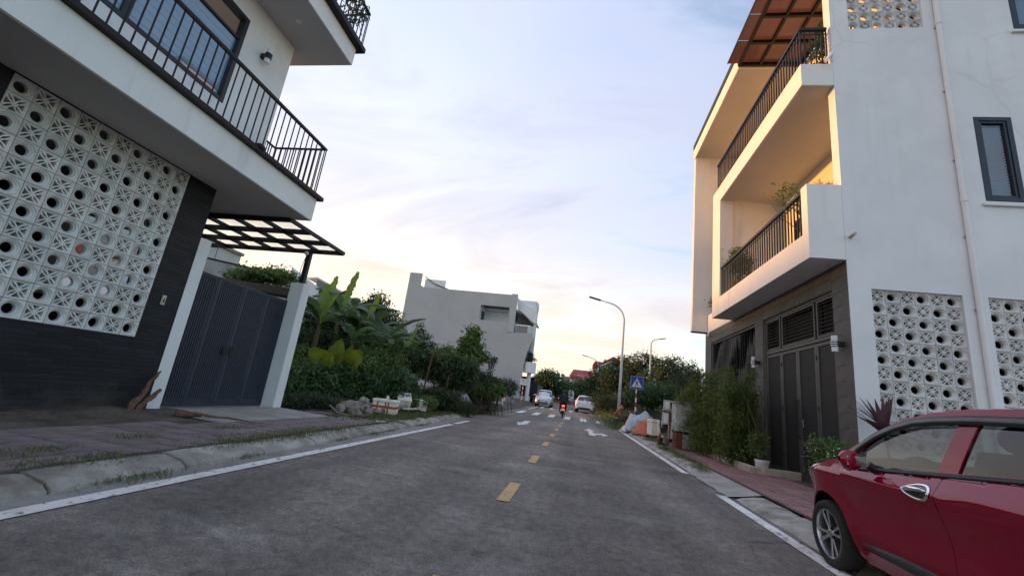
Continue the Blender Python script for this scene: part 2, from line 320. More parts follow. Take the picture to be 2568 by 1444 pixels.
def raw(name, verts, faces4, m, parent=None, loc=None, smooth=False, kind=None):
    "fast mesh from numpy quads"
    me = bpy.data.meshes.new(name); nv, nf = len(verts), len(faces4)
    off = np.array(OFF.get(parent.name, Vector()) if parent else Vector(loc or (0, 0, 0)), dtype=np.float32)
    me.vertices.add(nv); me.vertices.foreach_set('co', (verts.astype(np.float32)-off).ravel())
    k = faces4.shape[1]
    me.loops.add(nf*k); me.loops.foreach_set('vertex_index', faces4.astype(np.int32).ravel())
    me.polygons.add(nf); me.polygons.foreach_set('loop_start', np.arange(0, nf*k, k, dtype=np.int32))
    me.update(calc_edges=True); me.validate()
    if smooth: me.polygons.foreach_set('use_smooth', [True]*nf)
    me.materials.append(m); o = bpy.data.objects.new(name, me); COL.objects.link(o)
    if parent: o.parent = parent
    else: o.location = off
    OFF[o.name] = Vector(off)
    if kind: o['kind'] = kind
    return o

# walls with openings: the wall lies in the plane of the axes (a, z); openings are (a0, a1, z0, z1)
def wall_cells(a0, a1, z0, z1, holes):
    A = sorted({a0, a1, *[min(max(h[i], a0), a1) for h in holes for i in (0, 1)]}); out = []
    for i in range(len(A)-1):
        l, r = A[i], A[i+1]; m = (l+r)/2
        cuts = sorted([(max(h[2], z0), min(h[3], z1)) for h in holes if h[0] < m < h[1]])
        z = z0
        for c0, c1 in cuts:
            if c0 > z: out.append([l, r, z, c0])
            z = max(z, c1)
        if z < z1: out.append([l, r, z, z1])
    mg = []
    for c in out:
        for d in mg:
            if abs(d[1]-c[0]) < 1e-6 and abs(d[2]-c[2]) < 1e-6 and abs(d[3]-c[3]) < 1e-6: d[1] = c[1]; break
        else: mg.append(c)
    return mg
def wall_x(mb, x0, x1, ya, yb, z0, z1, holes=()):
    for l, r, b, t in wall_cells(ya, yb, z0, z1, holes): mb.box(x0, x1, l, r, b, t)
    return mb
def wall_y(mb, y0, y1, xa, xb, z0, z1, holes=()):
    for l, r, b, t in wall_cells(xa, xb, z0, z1, holes): mb.box(l, r, y0, y1, b, t)
    return mb
def ring_frame(mb, axis, p0, p1, a0, a1, z0, z1, t):
    "a rectangular frame of bar width t between depths p0..p1"
    f = wall_x if axis == 'x' else wall_y
    return f(mb, p0, p1, a0, a1, z0, z1, [(a0+t, a1-t, z0+t, z1-t)])

# ------------------------------------------------------------------ leaves
RNG = np.random.default_rng(11)
def rand_dirs(n):
    d = RNG.normal(size=(n, 3)); return d/np.linalg.norm(d, axis=1)[:, None]
def leaf_quads(pos, nrm, length, width, droop=0.0, fold=0.12, along=None):
    n = len(pos)
    a = rand_dirs(n) if along is None else along
    a = a-nrm*np.sum(a*nrm, 1)[:, None]; a /= (np.linalg.norm(a, axis=1)[:, None]+1e-9)
    a[:, 2] -= droop; a /= np.linalg.norm(a, axis=1)[:, None]
    b = np.cross(nrm, a); b /= (np.linalg.norm(b, axis=1)[:, None]+1e-9)
    Ls = length*(0.65+0.7*RNG.random(n))[:, None]; W = width*(0.65+0.7*RNG.random(n))[:, None]
    v = np.empty((n, 4, 3)); v[:, 0] = pos; v[:, 1] = pos+a*Ls*0.45+b*W*0.5+nrm*Ls*fold; v[:, 2] = pos+a*Ls; v[:, 2, 2] -= (Ls[:, 0]*droop*0.3); v[:, 3] = pos+a*Ls*0.45-b*W*0.5+nrm*Ls*fold
    return v.reshape(-1, 3), np.arange(n*4).reshape(n, 4)
def cloud(blobs, n, size, width=None, clump=14, spread=0.9, shell=0.55, droop=0.25, up=0.5):
    "leaves in clumps through the outer volume of a set of ellipsoids [(centre, radii)]"
    width = width or size*0.5
    vol = np.array([(b[1][0]*b[1][1]*b[1][2])**0.75 for b in blobs]); vol /= vol.sum()
    nc = max(1, n//clump); idx = RNG.choice(len(blobs), nc, p=vol)
    C = np.array([b[0] for b in blobs])[idx]; R = np.array([b[1] for b in blobs])[idx]
    d = rand_dirs(nc); rr = (shell+(1.04-shell)*RNG.random(nc)**0.6)[:, None]
    cc = C+d*R*rr
    cs = np.repeat(cc, clump, 0); cn = np.repeat(d, clump, 0); m = len(cs)
    p = cs+RNG.normal(size=(m, 3))*size*spread*np.array([1, 1, 0.7])
    nr = cn*0.6+rand_dirs(m)*0.9; nr[:, 2] += up; nr /= np.linalg.norm(nr, axis=1)[:, None]
    return leaf_quads(p, nr, size, width, droop)
def trunk(mb, base, h, r, lean=(0, 0), limbs=5, reach=0.6, seed=0):
    rnd = random.Random(seed); base = Vector(base); pts = []; rs = []
    for i in range(7):
        t = i/6; pts.append(base+Vector((lean[0]*t+rnd.uniform(-1, 1)*r*0.5*t, lean[1]*t+rnd.uniform(-1, 1)*r*0.5*t, h*t))); rs.append(r*(1-0.62*t)*(1.25 if i == 0 else 1))
    mb.tube(pts, rs, 8)
    for k in range(limbs):
        t = 0.4+0.55*k/max(1, limbs-1); i = int(t*6); p = pts[i]; a = k*2.4+rnd.uniform(-.5, .5); q = p.copy(); lp = [p]; lr = [rs[i]*0.6]
        for j in range(4):
            q = q+Vector((math.cos(a)*reach*0.3, math.sin(a)*reach*0.3, reach*(0.16+0.1*rnd.random()))); a += rnd.uniform(-.5, .5); lp.append(q.copy()); lr.append(rs[i]*0.6*(1-0.22*(j+1)))
        mb.tube(lp, lr, 6)
    return mb
def tree(name, label, base, h, crown, n, size, leaf, r=0.14, group=None, limbs=6, width=None, droop=0.25, cat='tree', shell=0.5, reach=None):
    t = thing(name, label, cat, base, group)
    trunk(MB(), base, h*0.75, r, limbs=limbs, reach=reach or h*0.3, seed=len(bpy.data.objects)).build('trunk', BARK, t, smooth=True)
    bl = [(Vector(base)+Vector(c), rr) for c, rr in crown]
    v, f = cloud(bl, n, size, width, droop=droop, shell=shell); raw('crown', v, f, leaf, t)
    return t
LEAF_D = leafmat('dark_green_leaf', (0.034, 0.058, 0.027), (0.062, 0.096, 0.038))
LEAF_M = leafmat('mid_green_leaf', (0.078, 0.136, 0.038), (0.130, 0.190, 0.054))
LEAF_Y = leafmat('yellow_green_leaf', (0.10, 0.135, 0.026), (0.065, 0.105, 0.026))
LEAF_B = leafmat('blue_green_leaf', (0.050, 0.100, 0.038), (0.088, 0.145, 0.052))
LEAF_O = leafmat('olive_leaf', (0.056, 0.080, 0.034), (0.038, 0.058, 0.028))
LEAF_BAN = leafmat('banana_leaf', (0.092, 0.142, 0.056), (0.060, 0.105, 0.046), trans=0.4, scale=3, island=0.2)
LEAF_BANY = leafmat('young_banana_leaf', (0.17, 0.25, 0.050), (0.12, 0.20, 0.042), trans=0.45, scale=3, island=0.15)
LEAF_TARO = leafmat('taro_leaf', (0.21, 0.25, 0.030), (0.10, 0.16, 0.028), trans=0.4, scale=4, island=0.2)
LEAF_RED = leafmat('dark_red_leaf', (0.055, 0.016, 0.022), (0.085, 0.024, 0.028), trans=0.2, island=0.3)
GRASS = leafmat('grass_blade', (0.085, 0.125, 0.034), (0.125, 0.140, 0.050), trans=0.25, scale=2)
DRYL = leafmat('dry_leaf', (0.12, 0.075, 0.045), (0.07, 0.045, 0.032), trans=0.1)
# ------------------------------------------------------------------ road, kerbs, pavements
def asphalt():
    m = bpy.data.materials.new('worn_asphalt'); m.use_nodes = True; t = m.node_tree; t.nodes.clear(); l = t.links.new
    out = N(t, 'ShaderNodeOutputMaterial'); b = N(t, 'ShaderNodeBsdfPrincipled', ins={'Roughness': 0.85, 'Specular IOR Level': 0.3}); l(b.outputs[0], out.inputs[0])
    g = N(t, 'ShaderNodeNewGeometry'); co = g.outputs['Position']
    big = N(t, 'ShaderNodeTexNoise', ins={'Scale': 0.7, 'Detail': 6.0, 'Roughness': 0.65}); l(co, big.inputs['Vector'])
    base = ramp(t, [(0.3, (0.118, 0.104, 0.091)), (0.48, (0.180, 0.158, 0.136)), (0.68, (0.255, 0.221, 0.188))], big.outputs[0])
    gr = N(t, 'ShaderNodeTexNoise', ins={'Scale': 62.0, 'Detail': 4.0, 'Roughness': 0.8}); l(co, gr.inputs['Vector'])
    grr = ramp(t, [(0.3, (0.45,)*3), (0.7, (1.55,)*3)], gr.outputs[0])
    m1 = N(t, 'ShaderNodeMix', data_type='RGBA', blend_type='MULTIPLY', ins={0: 1.0}); l(base.outputs[0], m1.inputs[6]); l(grr.outputs[0], m1.inputs[7])
    md = N(t, 'ShaderNodeTexNoise', ins={'Scale': 11.0, 'Detail': 8.0, 'Roughness': 0.78}); l(co, md.inputs['Vector'])
    mdr = ramp(t, [(0.32, (0.50,)*3), (0.52, (0.95,)*3), (0.72, (1.55,)*3)], md.outputs[0])
    m1b = N(t, 'ShaderNodeMix', data_type='RGBA', blend_type='MULTIPLY', ins={0: 1.0}); l(m1.outputs[2], m1b.inputs[6]); l(mdr.outputs[0], m1b.inputs[7])
    # dusty scuffs, stretched across the road
    mpn = N(t, 'ShaderNodeMapping'); mpn.inputs['Scale'].default_value = (0.5, 1.35, 1); mpn.inputs['Rotation'].default_value = (0, 0, 0.12); l(co, mpn.inputs[0])
    du = N(t, 'ShaderNodeTexNoise', ins={'Scale': 1.0, 'Detail': 9.0, 'Roughness': 0.72, 'Distortion': 0.4}); l(mpn.outputs[0], du.inputs['Vector'])
    dur = ramp(t, [(0.53, (0, 0, 0)), (0.61, (0.45,)*3), (0.70, (0.95,)*3)], du.outputs[0])
    gd = ramp(t, [(0.42, (0.1,)*3), (0.62, (1, 1, 1))], gr.outputs[0])
    dm = N(t, 'ShaderNodeMath', operation='MULTIPLY'); l(dur.outputs[0], dm.inputs[0]); l(gd.outputs[0], dm.inputs[1])
    m2 = N(t, 'ShaderNodeMix', data_type='RGBA'); l(dm.outputs[0], m2.inputs[0]); l(m1b.outputs[2], m2.inputs[6]); m2.inputs[7].default_value = (0.42, 0.385, 0.345, 1)
    # tan dirt dragged across the road from the vacant lot, and a pale band of old concrete
    sp = N(t, 'ShaderNodeSeparateXYZ'); l(co, sp.inputs[0])
    ya = N(t, 'ShaderNodeMath', operation='MULTIPLY_ADD', ins={1: -0.35}); l(sp.outputs[0], ya.inputs[0]); l(sp.outputs[1], ya.inputs[2])
    wv = N(t, 'ShaderNodeTexNoise', ins={'Scale': 0.8, 'Detail': 6.0}); l(co, wv.inputs['Vector'])
    yb = N(t, 'ShaderNodeMath', operation='MULTIPLY_ADD', ins={1: 2.2}); l(wv.outputs[0], yb.inputs[0]); l(ya.outputs[0], yb.inputs[2])
    band = N(t, 'ShaderNodeMapRange', ins={1: 14, 2: 30}); l(yb.outputs[0], band.inputs[0])
    br = ramp(t, [(0.0, (0,)*3), (0.10, (0,)*3), (0.13, (0.75,)*3), (0.17, (0.1,)*3), (0.34, (0.0,)*3), (0.46, (0.75,)*3), (0.55, (0.45,)*3), (0.62, (0.0,)*3)], band.outputs[0])
    bm2 = N(t, 'ShaderNodeMath', operation='MULTIPLY'); l(br.outputs[0], bm2.inputs[0]); mdb = ramp(t, [(0.35, (0.25,)*3), (0.6, (1,)*3)], md.outputs[0]); l(mdb.outputs[0], bm2.inputs[1])
    m3 = N(t, 'ShaderNodeMix', data_type='RGBA'); l(bm2.outputs[0], m3.inputs[0]); l(m2.outputs[2], m3.inputs[6]); m3.inputs[7].default_value = (0.27, 0.225, 0.18, 1)
    # fine cracks
    vo = N(t, 'ShaderNodeTexVoronoi', feature='DISTANCE_TO_EDGE', ins={'Scale': 0.55}); 
    wn = N(t, 'ShaderNodeMix', data_type='RGBA', ins={0: 0.12}); l(co, wn.inputs[6]); l(md.outputs['Color'], wn.inputs[7]); l(wn.outputs[2], vo.inputs['Vector'])
    cr = ramp(t, [(0.0, (1, 1, 1)), (0.010, (0, 0, 0))], vo.outputs[0])
    cmk = ramp(t, [(0.50, (0,)*3), (0.58, (0.6,)*3)], big.outputs[0]); cmm = N(t, 'ShaderNodeMath', operation='MULTIPLY'); l(cr.outputs[0], cmm.inputs[0]); l(cmk.outputs[0], cmm.inputs[1])
    m4 = N(t, 'ShaderNodeMix', data_type='RGBA'); l(cmm.outputs[0], m4.inputs[0]); l(m3.outputs[2], m4.inputs[6]); m4.inputs[7].default_value = (0.045, 0.042, 0.04, 1)
    # lanes polished by tyres, and darker squares of newer asphalt
    lm = N(t, 'ShaderNodeMapping'); lm.inputs['Scale'].default_value = (1.15, 0.035, 1); l(co, lm.inputs[0]); ln = N(t, 'ShaderNodeTexNoise', ins={'Scale': 1.0, 'Detail': 2.0}); l(lm.outputs[0], ln.inputs['Vector'])
    lr = ramp(t, [(0.38, (0.80,)*3), (0.62, (1.16,)*3)], ln.outputs[0])
    m5 = N(t, 'ShaderNodeMix', data_type='RGBA', blend_type='MULTIPLY', ins={0: 1.0}); l(m4.outputs[2], m5.inputs[6]); l(lr.outputs[0], m5.inputs[7])
    vc = N(t, 'ShaderNodeTexVoronoi', distance='CHEBYCHEV', ins={'Scale': 0.24, 'Randomness': 0.8}); l(wn.outputs[2], vc.inputs['Vector']); pr_ = ramp(t, [(0.30, (0.84, 0.84, 0.85)), (0.32, (1, 1, 1))], vc.outputs['Distance'])
    m6 = N(t, 'ShaderNodeMix', data_type='RGBA', blend_type='MULTIPLY', ins={0: 0.8}); l(m5.outputs[2], m6.inputs[6]); l(pr_.outputs[0], m6.inputs[7])
    l(m6.outputs[2], b.inputs['Base Color'])
    bp = N(t, 'ShaderNodeBump', ins={'Strength': 0.75, 'Distance': 0.008}); l(gr.outputs[0], bp.inputs['Height']); l(bp.outputs[0], b.inputs['Normal'])
    MATS['asphalt'] = m; return m
ASPH = asphalt()
def wornpaint(name, col, wear):
    m = bpy.data.materials.new(name); m.use_nodes = True; t = m.node_tree; t.nodes.clear(); l = t.links.new
    out = N(t, 'ShaderNodeOutputMaterial'); b = N(t, 'ShaderNodeBsdfPrincipled', ins={'Roughness': 0.75, 'Specular IOR Level': 0.3}); l(b.outputs[0], out.inputs[0])
    g = N(t, 'ShaderNodeNewGeometry'); co = g.outputs['Position']
    n = N(t, 'ShaderNodeTexNoise', ins={'Scale': 9.0, 'Detail': 9.0, 'Roughness': 0.75}); l(co, n.inputs['Vector'])
    r = ramp(t, [(wear, (0.17, 0.16, 0.15)), (wear+0.07, col)], n.outputs[0])
    d = N(t, 'ShaderNodeTexNoise', ins={'Scale': 2.2, 'Detail': 6.0}); l(co, d.inputs['Vector']); dr = ramp(t, [(0.3, (0.80, 0.77, 0.73)), (0.65, (1, 1, 1))], d.outputs[0])
    mm = N(t, 'ShaderNodeMix', data_type='RGBA', blend_type='MULTIPLY', ins={0: 1.0}); l(r.outputs[0], mm.inputs[6]); l(dr.outputs[0], mm.inputs[7]); l(mm.outputs[2], b.inputs['Base Color'])
    gr = N(t, 'ShaderNodeTexNoise', ins={'Scale': 95.0, 'Detail': 3.0}); l(co, gr.inputs['Vector'])
    bp = N(t, 'ShaderNodeBump', ins={'Strength': 0.5, 'Distance': 0.006}); l(gr.outputs[0], bp.inputs['Height']); l(bp.outputs[0], b.inputs['Normal'])
    return m
PWHITE = wornpaint('worn_white_road_paint', (0.84, 0.81, 0.77), 0.385)
PYELL = wornpaint('worn_yellow_road_paint', (0.60, 0.41, 0.18), 0.37)

def strip(name, xl, xr, ys, z, m, kind='structure', parent=None):
    mb = MB(); mb.grid([[(xl(y), y, gz(y)+z), (xr(y), y, gz(y)+z)] for y in ys])
    mb.f = [tuple(reversed(f)) if Vector(mb.v[f[1]]).x < Vector(mb.v[f[0]]).x else f for f in mb.f]
    return mb.build(name, m, parent, kind=kind)
def frange(a, b, st):
    out = [a]
    while out[-1]+st < b-1e-6: out.append(out[-1]+st)
    return out+[b]
def xk(y): return -3.60-0.045*(min(y, 20)-2.5)                        # foot of the left kerb
ys = frange(-30, 27, 3)+frange(29, 80, 3)
SOILG = mat('dull_grassy_ground', (0.080, 0.078, 0.048), (0.055, 0.050, 0.036), rough=1.0, scale=0.6, bump=0.6, bscale=8, coord='World', detail=9, spec=0.1)
gm = MB(); gm.grid([[(x, y, gz(y)-0.06) for x in (-900, -60, 0, 60, 900)] for y in [-300, -30, 0, 27, 50, 77, 900]]); gm.build('ground', SOILG, kind='structure')
strip('road', lambda y: xk(y)-0.05, lambda y: 2.62, ys, 0.0, ASPH)
strip('gutter', lambda y: xk(y)-0.02, lambda y: xk(y)+0.27+0.02*math.sin(y*3), frange(-6, 16.5, 0.4), 0.004, mat('gutter_concrete', (0.30, 0.285, 0.26), (0.19, 0.18, 0.165), rough=0.95, scale=3, bump=0.5, bscale=50, coord='World', detail=9))
def xl(y): return -3.36-0.026*(y-2.3)
mk = MB()
def seg(a, b, xa, xb): mk.grid([[(xa(y), y, gz(y)+0.008), (xb(y), y, gz(y)+0.008)] for y in frange(a, b, 1.0)])
road_lines = []
for a, b, xa, xb in ((-6, 12.9, lambda y: xl(y)-.075, lambda y: xl(y)+.075), (13.3, 15.2, lambda y: xl(y)-.075, lambda y: xl(y)+.075),
                     (36, 44, lambda y: -3.9, lambda y: -3.75)):
    road_lines.append((a, b, xa, xb))
for a, b, xa, xb in ((-6, 7.5, lambda y: 2.215, lambda y: 2.365), (9.6, 24.5, lambda y: 2.20, lambda y: 2.35), (33, 45, lambda y: 2.15, lambda y: 2.3)):
    road_lines.append((a, b, xa, xb))
markings = thing('road_marking', 'worn white and yellow painted markings along the asphalt road', 'road markings', (0, 0, 0)); markings['kind'] = 'structure'
del markings['category']
for a, b, xa, xb in road_lines:
    strip('edge_line', xa, xb, frange(a, b, 1.0), 0.008, PWHITE, parent=markings, kind=None)
for k in range(9):
    y0 = 1.84+2.98*k
    strip('centre_dash', lambda y: -0.755, lambda y: -0.615, [y0, y0+(1.04 if k else .94)], 0.008, PYELL, parent=markings, kind=None)
for k in range(6): strip('crossing_stripe', lambda y, k=k: -3.86+k*1.04, lambda y, k=k: -3.47+k*1.04, frange(28, 31.6, 1.2), 0.008, PWHITE, parent=markings, kind=None)
for k in range(6): strip('crossing_stripe', lambda y, k=k: -3.55+k*0.95, lambda y, k=k: -3.2+k*0.95, frange(42.5, 45.6, 1.0), 0.008, PWHITE, parent=markings, kind=None)
def flat(name, pts, z, m, parent=None, kind=None):
    mb = MB(); n = len(pts); mb.v = [(x, y, gz(y)+z) for x, y in pts]; mb.f = [tuple(range(n))]
    a = sum(pts[i][0]*pts[(i+1) % n][1]-pts[(i+1) % n][0]*pts[i][1] for i in range(n))
    if a < 0: mb.f = [tuple(range(n-1, -1, -1))]
    return mb.build(name, m, parent, kind=kind)
flat('lane_arrow', [(-2.13, 16.7), (-2.42, 18.5), (-2.24, 18.45), (-2.30, 20.4), (-2.02, 20.4), (-1.98, 18.4), (-1.86, 18.4)], 0.008, PWHITE, markings)
flat('lane_arrow', [(0.55, 16.8), (0.56, 19.4), (0.40, 19.4), (0.64, 21.0), (0.89, 19.4), (0.74, 19.4), (0.74, 18.2), (1.06, 18.45), (1.06, 19.0), (1.33, 18.0), (1.08, 17.2), (1.07, 17.85), (0.80, 17.5), (0.78, 16.8)], 0.008, PWHITE, markings)

# left kerb: sloping stones
lk = MB(); lk.grid([[(xk(y)-0.34, y, gz(y)-0.05), (xk(y), y, gz(y)-0.03)] for y in frange(-6, 60, 3)]); kerbL = lk.build('kerb', KERBM, kind='structure')
def kerb_stone(name, y0, y1, dz=0.0, tilt=0.0, par=kerbL, right=False):
    mb = MB(); rows = []
    n = 5
    for i in range(n+1):
        y = y0+(y1-y0)*i/n; z = gz(y)+dz+tilt*(i/n-0.5); j = random.uniform(-.006, .006)
        if right: pr = [(2.43+j, -0.05), (2.45+j, 0.012), (2.58, 0.055+j), (2.74, 0.085+j*2), (2.88, 0.10+j), (2.88, -0.05)]
        else: pr = [(xk(y)+j, -0.05), (xk(y)-0.012+j, 0.035), (xk(y)-0.075+j, 0.075), (xk(y)-0.28, 0.115+j), (xk(y)-0.34, 0.11), (xk(y)-0.36, -0.05)]
        if i in (0, n): pr = [(a, b-0.008) for a, b in pr]
        rows.append([(a, y, z+b) for a, b in pr])
    if not right: rows = rows[::-1]
    mb.grid(rows)
    for r, fl in ((rows[0], True), (rows[-1], False)):
        b0 = len(mb.v); mb.v += [tuple(p) for p in r]; idx = list(range(b0, b0+len(r))); mb.f.append(tuple(idx if fl else idx[::-1]))
    if right: mb.f = [tuple(reversed(f)) for f in mb.f]
    o = mb.build(name, KERBM, par, smooth=30); return o
y = -3.0; k = 0
while y < 18:
    ln = 1.15 if y < 9 else random.uniform(0.55, 0.8)
    kerb_stone('kerb_stone', y+0.012, y+ln-0.012, random.uniform(-.008, .008) if y < 9 else random.uniform(-.02, .015), random.uniform(-.012, .012) if y < 9 else random.uniform(-.05, .05)); y += ln
lp = MB(); lp.grid([[(xk(y)-0.34, y, gz(y)+0.06), (xk(y)-0.02, y, gz(y)+0.05)] for y in frange(18, 60, 3)])
kerbR = MB().grid([[(2.44, y, gz(y)-0.05), (2.88, y, gz(y)-0.04)] for y in frange(-6, 60, 3)]).build('kerb', KERBM, kind='structure')
for ya, yb, n in ((-1.0, 7.44, 7), (9.96, 26.5, 14)):
    for k in range(n): kerb_stone('kerb_stone', ya+(yb-ya)*k/n+0.012, ya+(yb-ya)*(k+1)/n-0.012, random.uniform(-.015, .015), random.uniform(-.02, .02), kerbR, True)
# right concrete ramp from the road up to the pavement
rm = MB(); rows = []
for i in range(13):
    y = 7.45+2.5*i/12; e = 0.06*math.sin(i*1.7)
    sp = 3.35 if y > 8.2 else 2.75+0.75*(y-7.45)
    rows.append([(2.36+0.02*math.sin(i*2.3)+0.02*(i % 2), y, 0.012), (2.6, y, 0.05), (2.86, y, 0.104), (max(2.9, sp-.1+e+0.12*math.sin(i*0.8)), y+0.25*(i/12)*0, 0.120)])
rm.grid(rows); rm.build('ramp', CONC, kind='structure', smooth=True)

# pavements: a bed with single pavers on it
def pavement(name, x0, x1, ya, yb, z, xf=None, m=CONCD):
    mb = MB(); mb.grid([[((xf(y) if xf else x0), y, z(y, x0)), (x1, y, z(y, x1))] for y in frange(ya, yb, 1.5)])
    mb.f = [tuple(reversed(f)) if mb.v[f[1]][0] < mb.v[f[0]][0] else f for f in mb.f]
    return mb.build(name, m, kind='structure')
BED = mat('dark_paver_bed', (0.10, 0.075, 0.066), (0.065, 0.055, 0.046), rough=1.0, scale=6)
pvR = pavement('pavement', 2.86, 5.0, -8, 17.6, lambda y, x: 0.112, m=BED)
tile = MB().box(-.145, .145, -.145, .145, 0, 0.02).build('paver', PAVER, pvR, bevel=0.006, local=True, segs=1)
tile.location = (3.03, 3.3, 0.112); first = True
for j in range(39):
    for i in range(6):
        x, yy = 3.03+0.304*i, 3.3+0.304*j
        if (i == 5 and 9.0 < yy < 12.4) or yy > 15.0: continue
        if x > 3.75 and yy > 10.9: continue
        if first: first = False; continue
        inst(tile, 'paver', pvR, (x, yy, 0.112+random.uniform(-.003, .004)), (random.uniform(-.012, .012), random.uniform(-.012, .012), random.uniform(-.012, .012)))
def zl(y, x): return 0.105+0.02*max(0, min(1, (-4.2-x)/2.2))
pvL = pavement('pavement', -6.6, -3.9, -8, 11.5, lambda y, x: zl(y, x), xf=None, m=BED)
for v in pvL.data.vertices:
    if v.co.x > -4.5: v.co.x = xk(v.co.y)-0.33
tl = MB().box(-.145, .145, -.145, .145, 0, 0.014).build('paver', PAVERL, pvL, bevel=0.005, local=True, segs=1)
tl.location = (-4.25, 2.2, zl(0, -4.25)); first = True
for j in range(28):
    for i in range(6):
        yy = 2.2+0.304*j; x = xk(yy)-0.55-0.304*i
        if x < -6.2 or (x < -5.35 and 5.5 < yy < 9.2) or (x < -5.5 and yy < 5.6 and random.random() < 0.75): continue
        if yy > 9.5 and random.random() < 0.35+0.2*(yy-9.5): continue
        if first: first = False; tl.location = (x, yy, zl(yy, x)); continue
        inst(tl, 'paver', pvL, (x, yy, zl(yy, x)+random.uniform(-.006, .004)), (random.uniform(-.02, .02), random.uniform(-.02, .02), random.uniform(-.015, .015)))
# the concrete apron before the left gate: four cast slabs
apr = MB().grid([[(-6.62, y, 0.142), (-5.28, y, 0.112)] for y in (5.95, 9.0)]).build('driveway', BED, kind='structure')
apr.data.flip_normals() if apr.data.polygons[0].normal.z < 0 else None
for k in range(4):
    y0 = 6.0+0.74*k
    MB().prism([(-6.60, y0+0.01, 0.146), (-5.32, y0+0.01, 0.118), (-5.32, y0+0.73, 0.118), (-6.60, y0+0.73, 0.146)], (0, 0, 0.022)).build('slab', CONC, apr, bevel=0.006)
# soil: a bed by the dark wall, the vacant lot, the verges
def mound(name, x0, x1, y0, y1, zf, m, st=0.5):
    X = frange(x0, x1, st); mb = MB(); mb.grid([[(x, y, zf(x, y)) for x in X] for y in frange(y0, y1, st)])
    return mb.build(name, m, kind='structure', smooth=True)
from mathutils import noise as NO
def nz(x, y, s=1.0): return NO.noise(Vector((x*s, y*s, 3.3)))
mound('soil', -6.55, -5.55, 0.5, 6.2, lambda x, y: 0.135+0.05*nz(x, y, 1.7)+0.03*nz(x, y, 6)+(0.06 if x < -6 else 0)-(0.08 if x > -5.7 else 0)-0.03*max(0, y-5.6), SOIL, 0.12)
mound('vacant_lot', -34, -4.35, 9.1, 51.5, lambda x, y: gz(y)+0.10+0.12*nz(x, y, .5)+0.07*nz(x, y, 2)-(0.14 if x > -4.9 else 0)+max(0, min(.35, (-5.2-x)*0.25))*min(1, max(0, (y-9.0)/1.5))-(0.12 if y < 9.5 else 0), SOIL, 0.45)
mound('verge', 2.9, 14, 17.9, 70, lambda x, y: gz(y)+0.10+0.05*nz(x, y, 1.1)+0.04*nz(x, y, 3)+min(0.25, max(0, (x-3.0)*0.2)), SOILG, 0.5)
strip('yard', lambda y: 5.0, lambda y: 22, [-12, 0, 8.5], 0.10, CONCD)
strip('yard', lambda y: -22, lambda y: -6.5, [-6, 3, 9.3], 0.10, CONCD)
# ------------------------------------------------------------------ breeze blocks
def disc_loop(n, r, cx=0, cy=0, ph=0): return [(cx+r*math.cos(2*PI*i/n+ph), cy+r*math.sin(2*PI*i/n+ph)) for i in range(n)]
def ring_block_mesh(sx, sz, d):
    "block with a deep round hole behind a stepped dish; the front faces +X (local y = across, z = up)"
    mb = MB(); n = 20; hx, hz = sx/2-.003, sz/2-.003
    def loop(r, x): return [(x, r*math.cos(2*PI*i/n+PI/n)*sx, r*math.sin(2*PI*i/n+PI/n)*sz) for i in range(n)]
    def sq(x):
        o = []
        for i in range(n):
            a = 2*PI*i/n+PI/n; c, s = math.cos(a), math.sin(a); k = 1/max(abs(c), abs(s)); o.append((x, c*k*hx, s*k*hz))
        return o
    prof = [sq(0), loop(.455, 0), loop(.425, -.012), loop(.37, -.016), loop(.34, -.030), loop(.285, -.040), loop(.285, -d), sq(-d), sq(0)]
    for L_ in prof: mb.v += L_
    for i in range(len(prof)-1):
        for k in range(n):
            a, b = i*n+k, i*n+(k+1) % n; mb.f.append((a, b, b+n, a+n))
    return mb
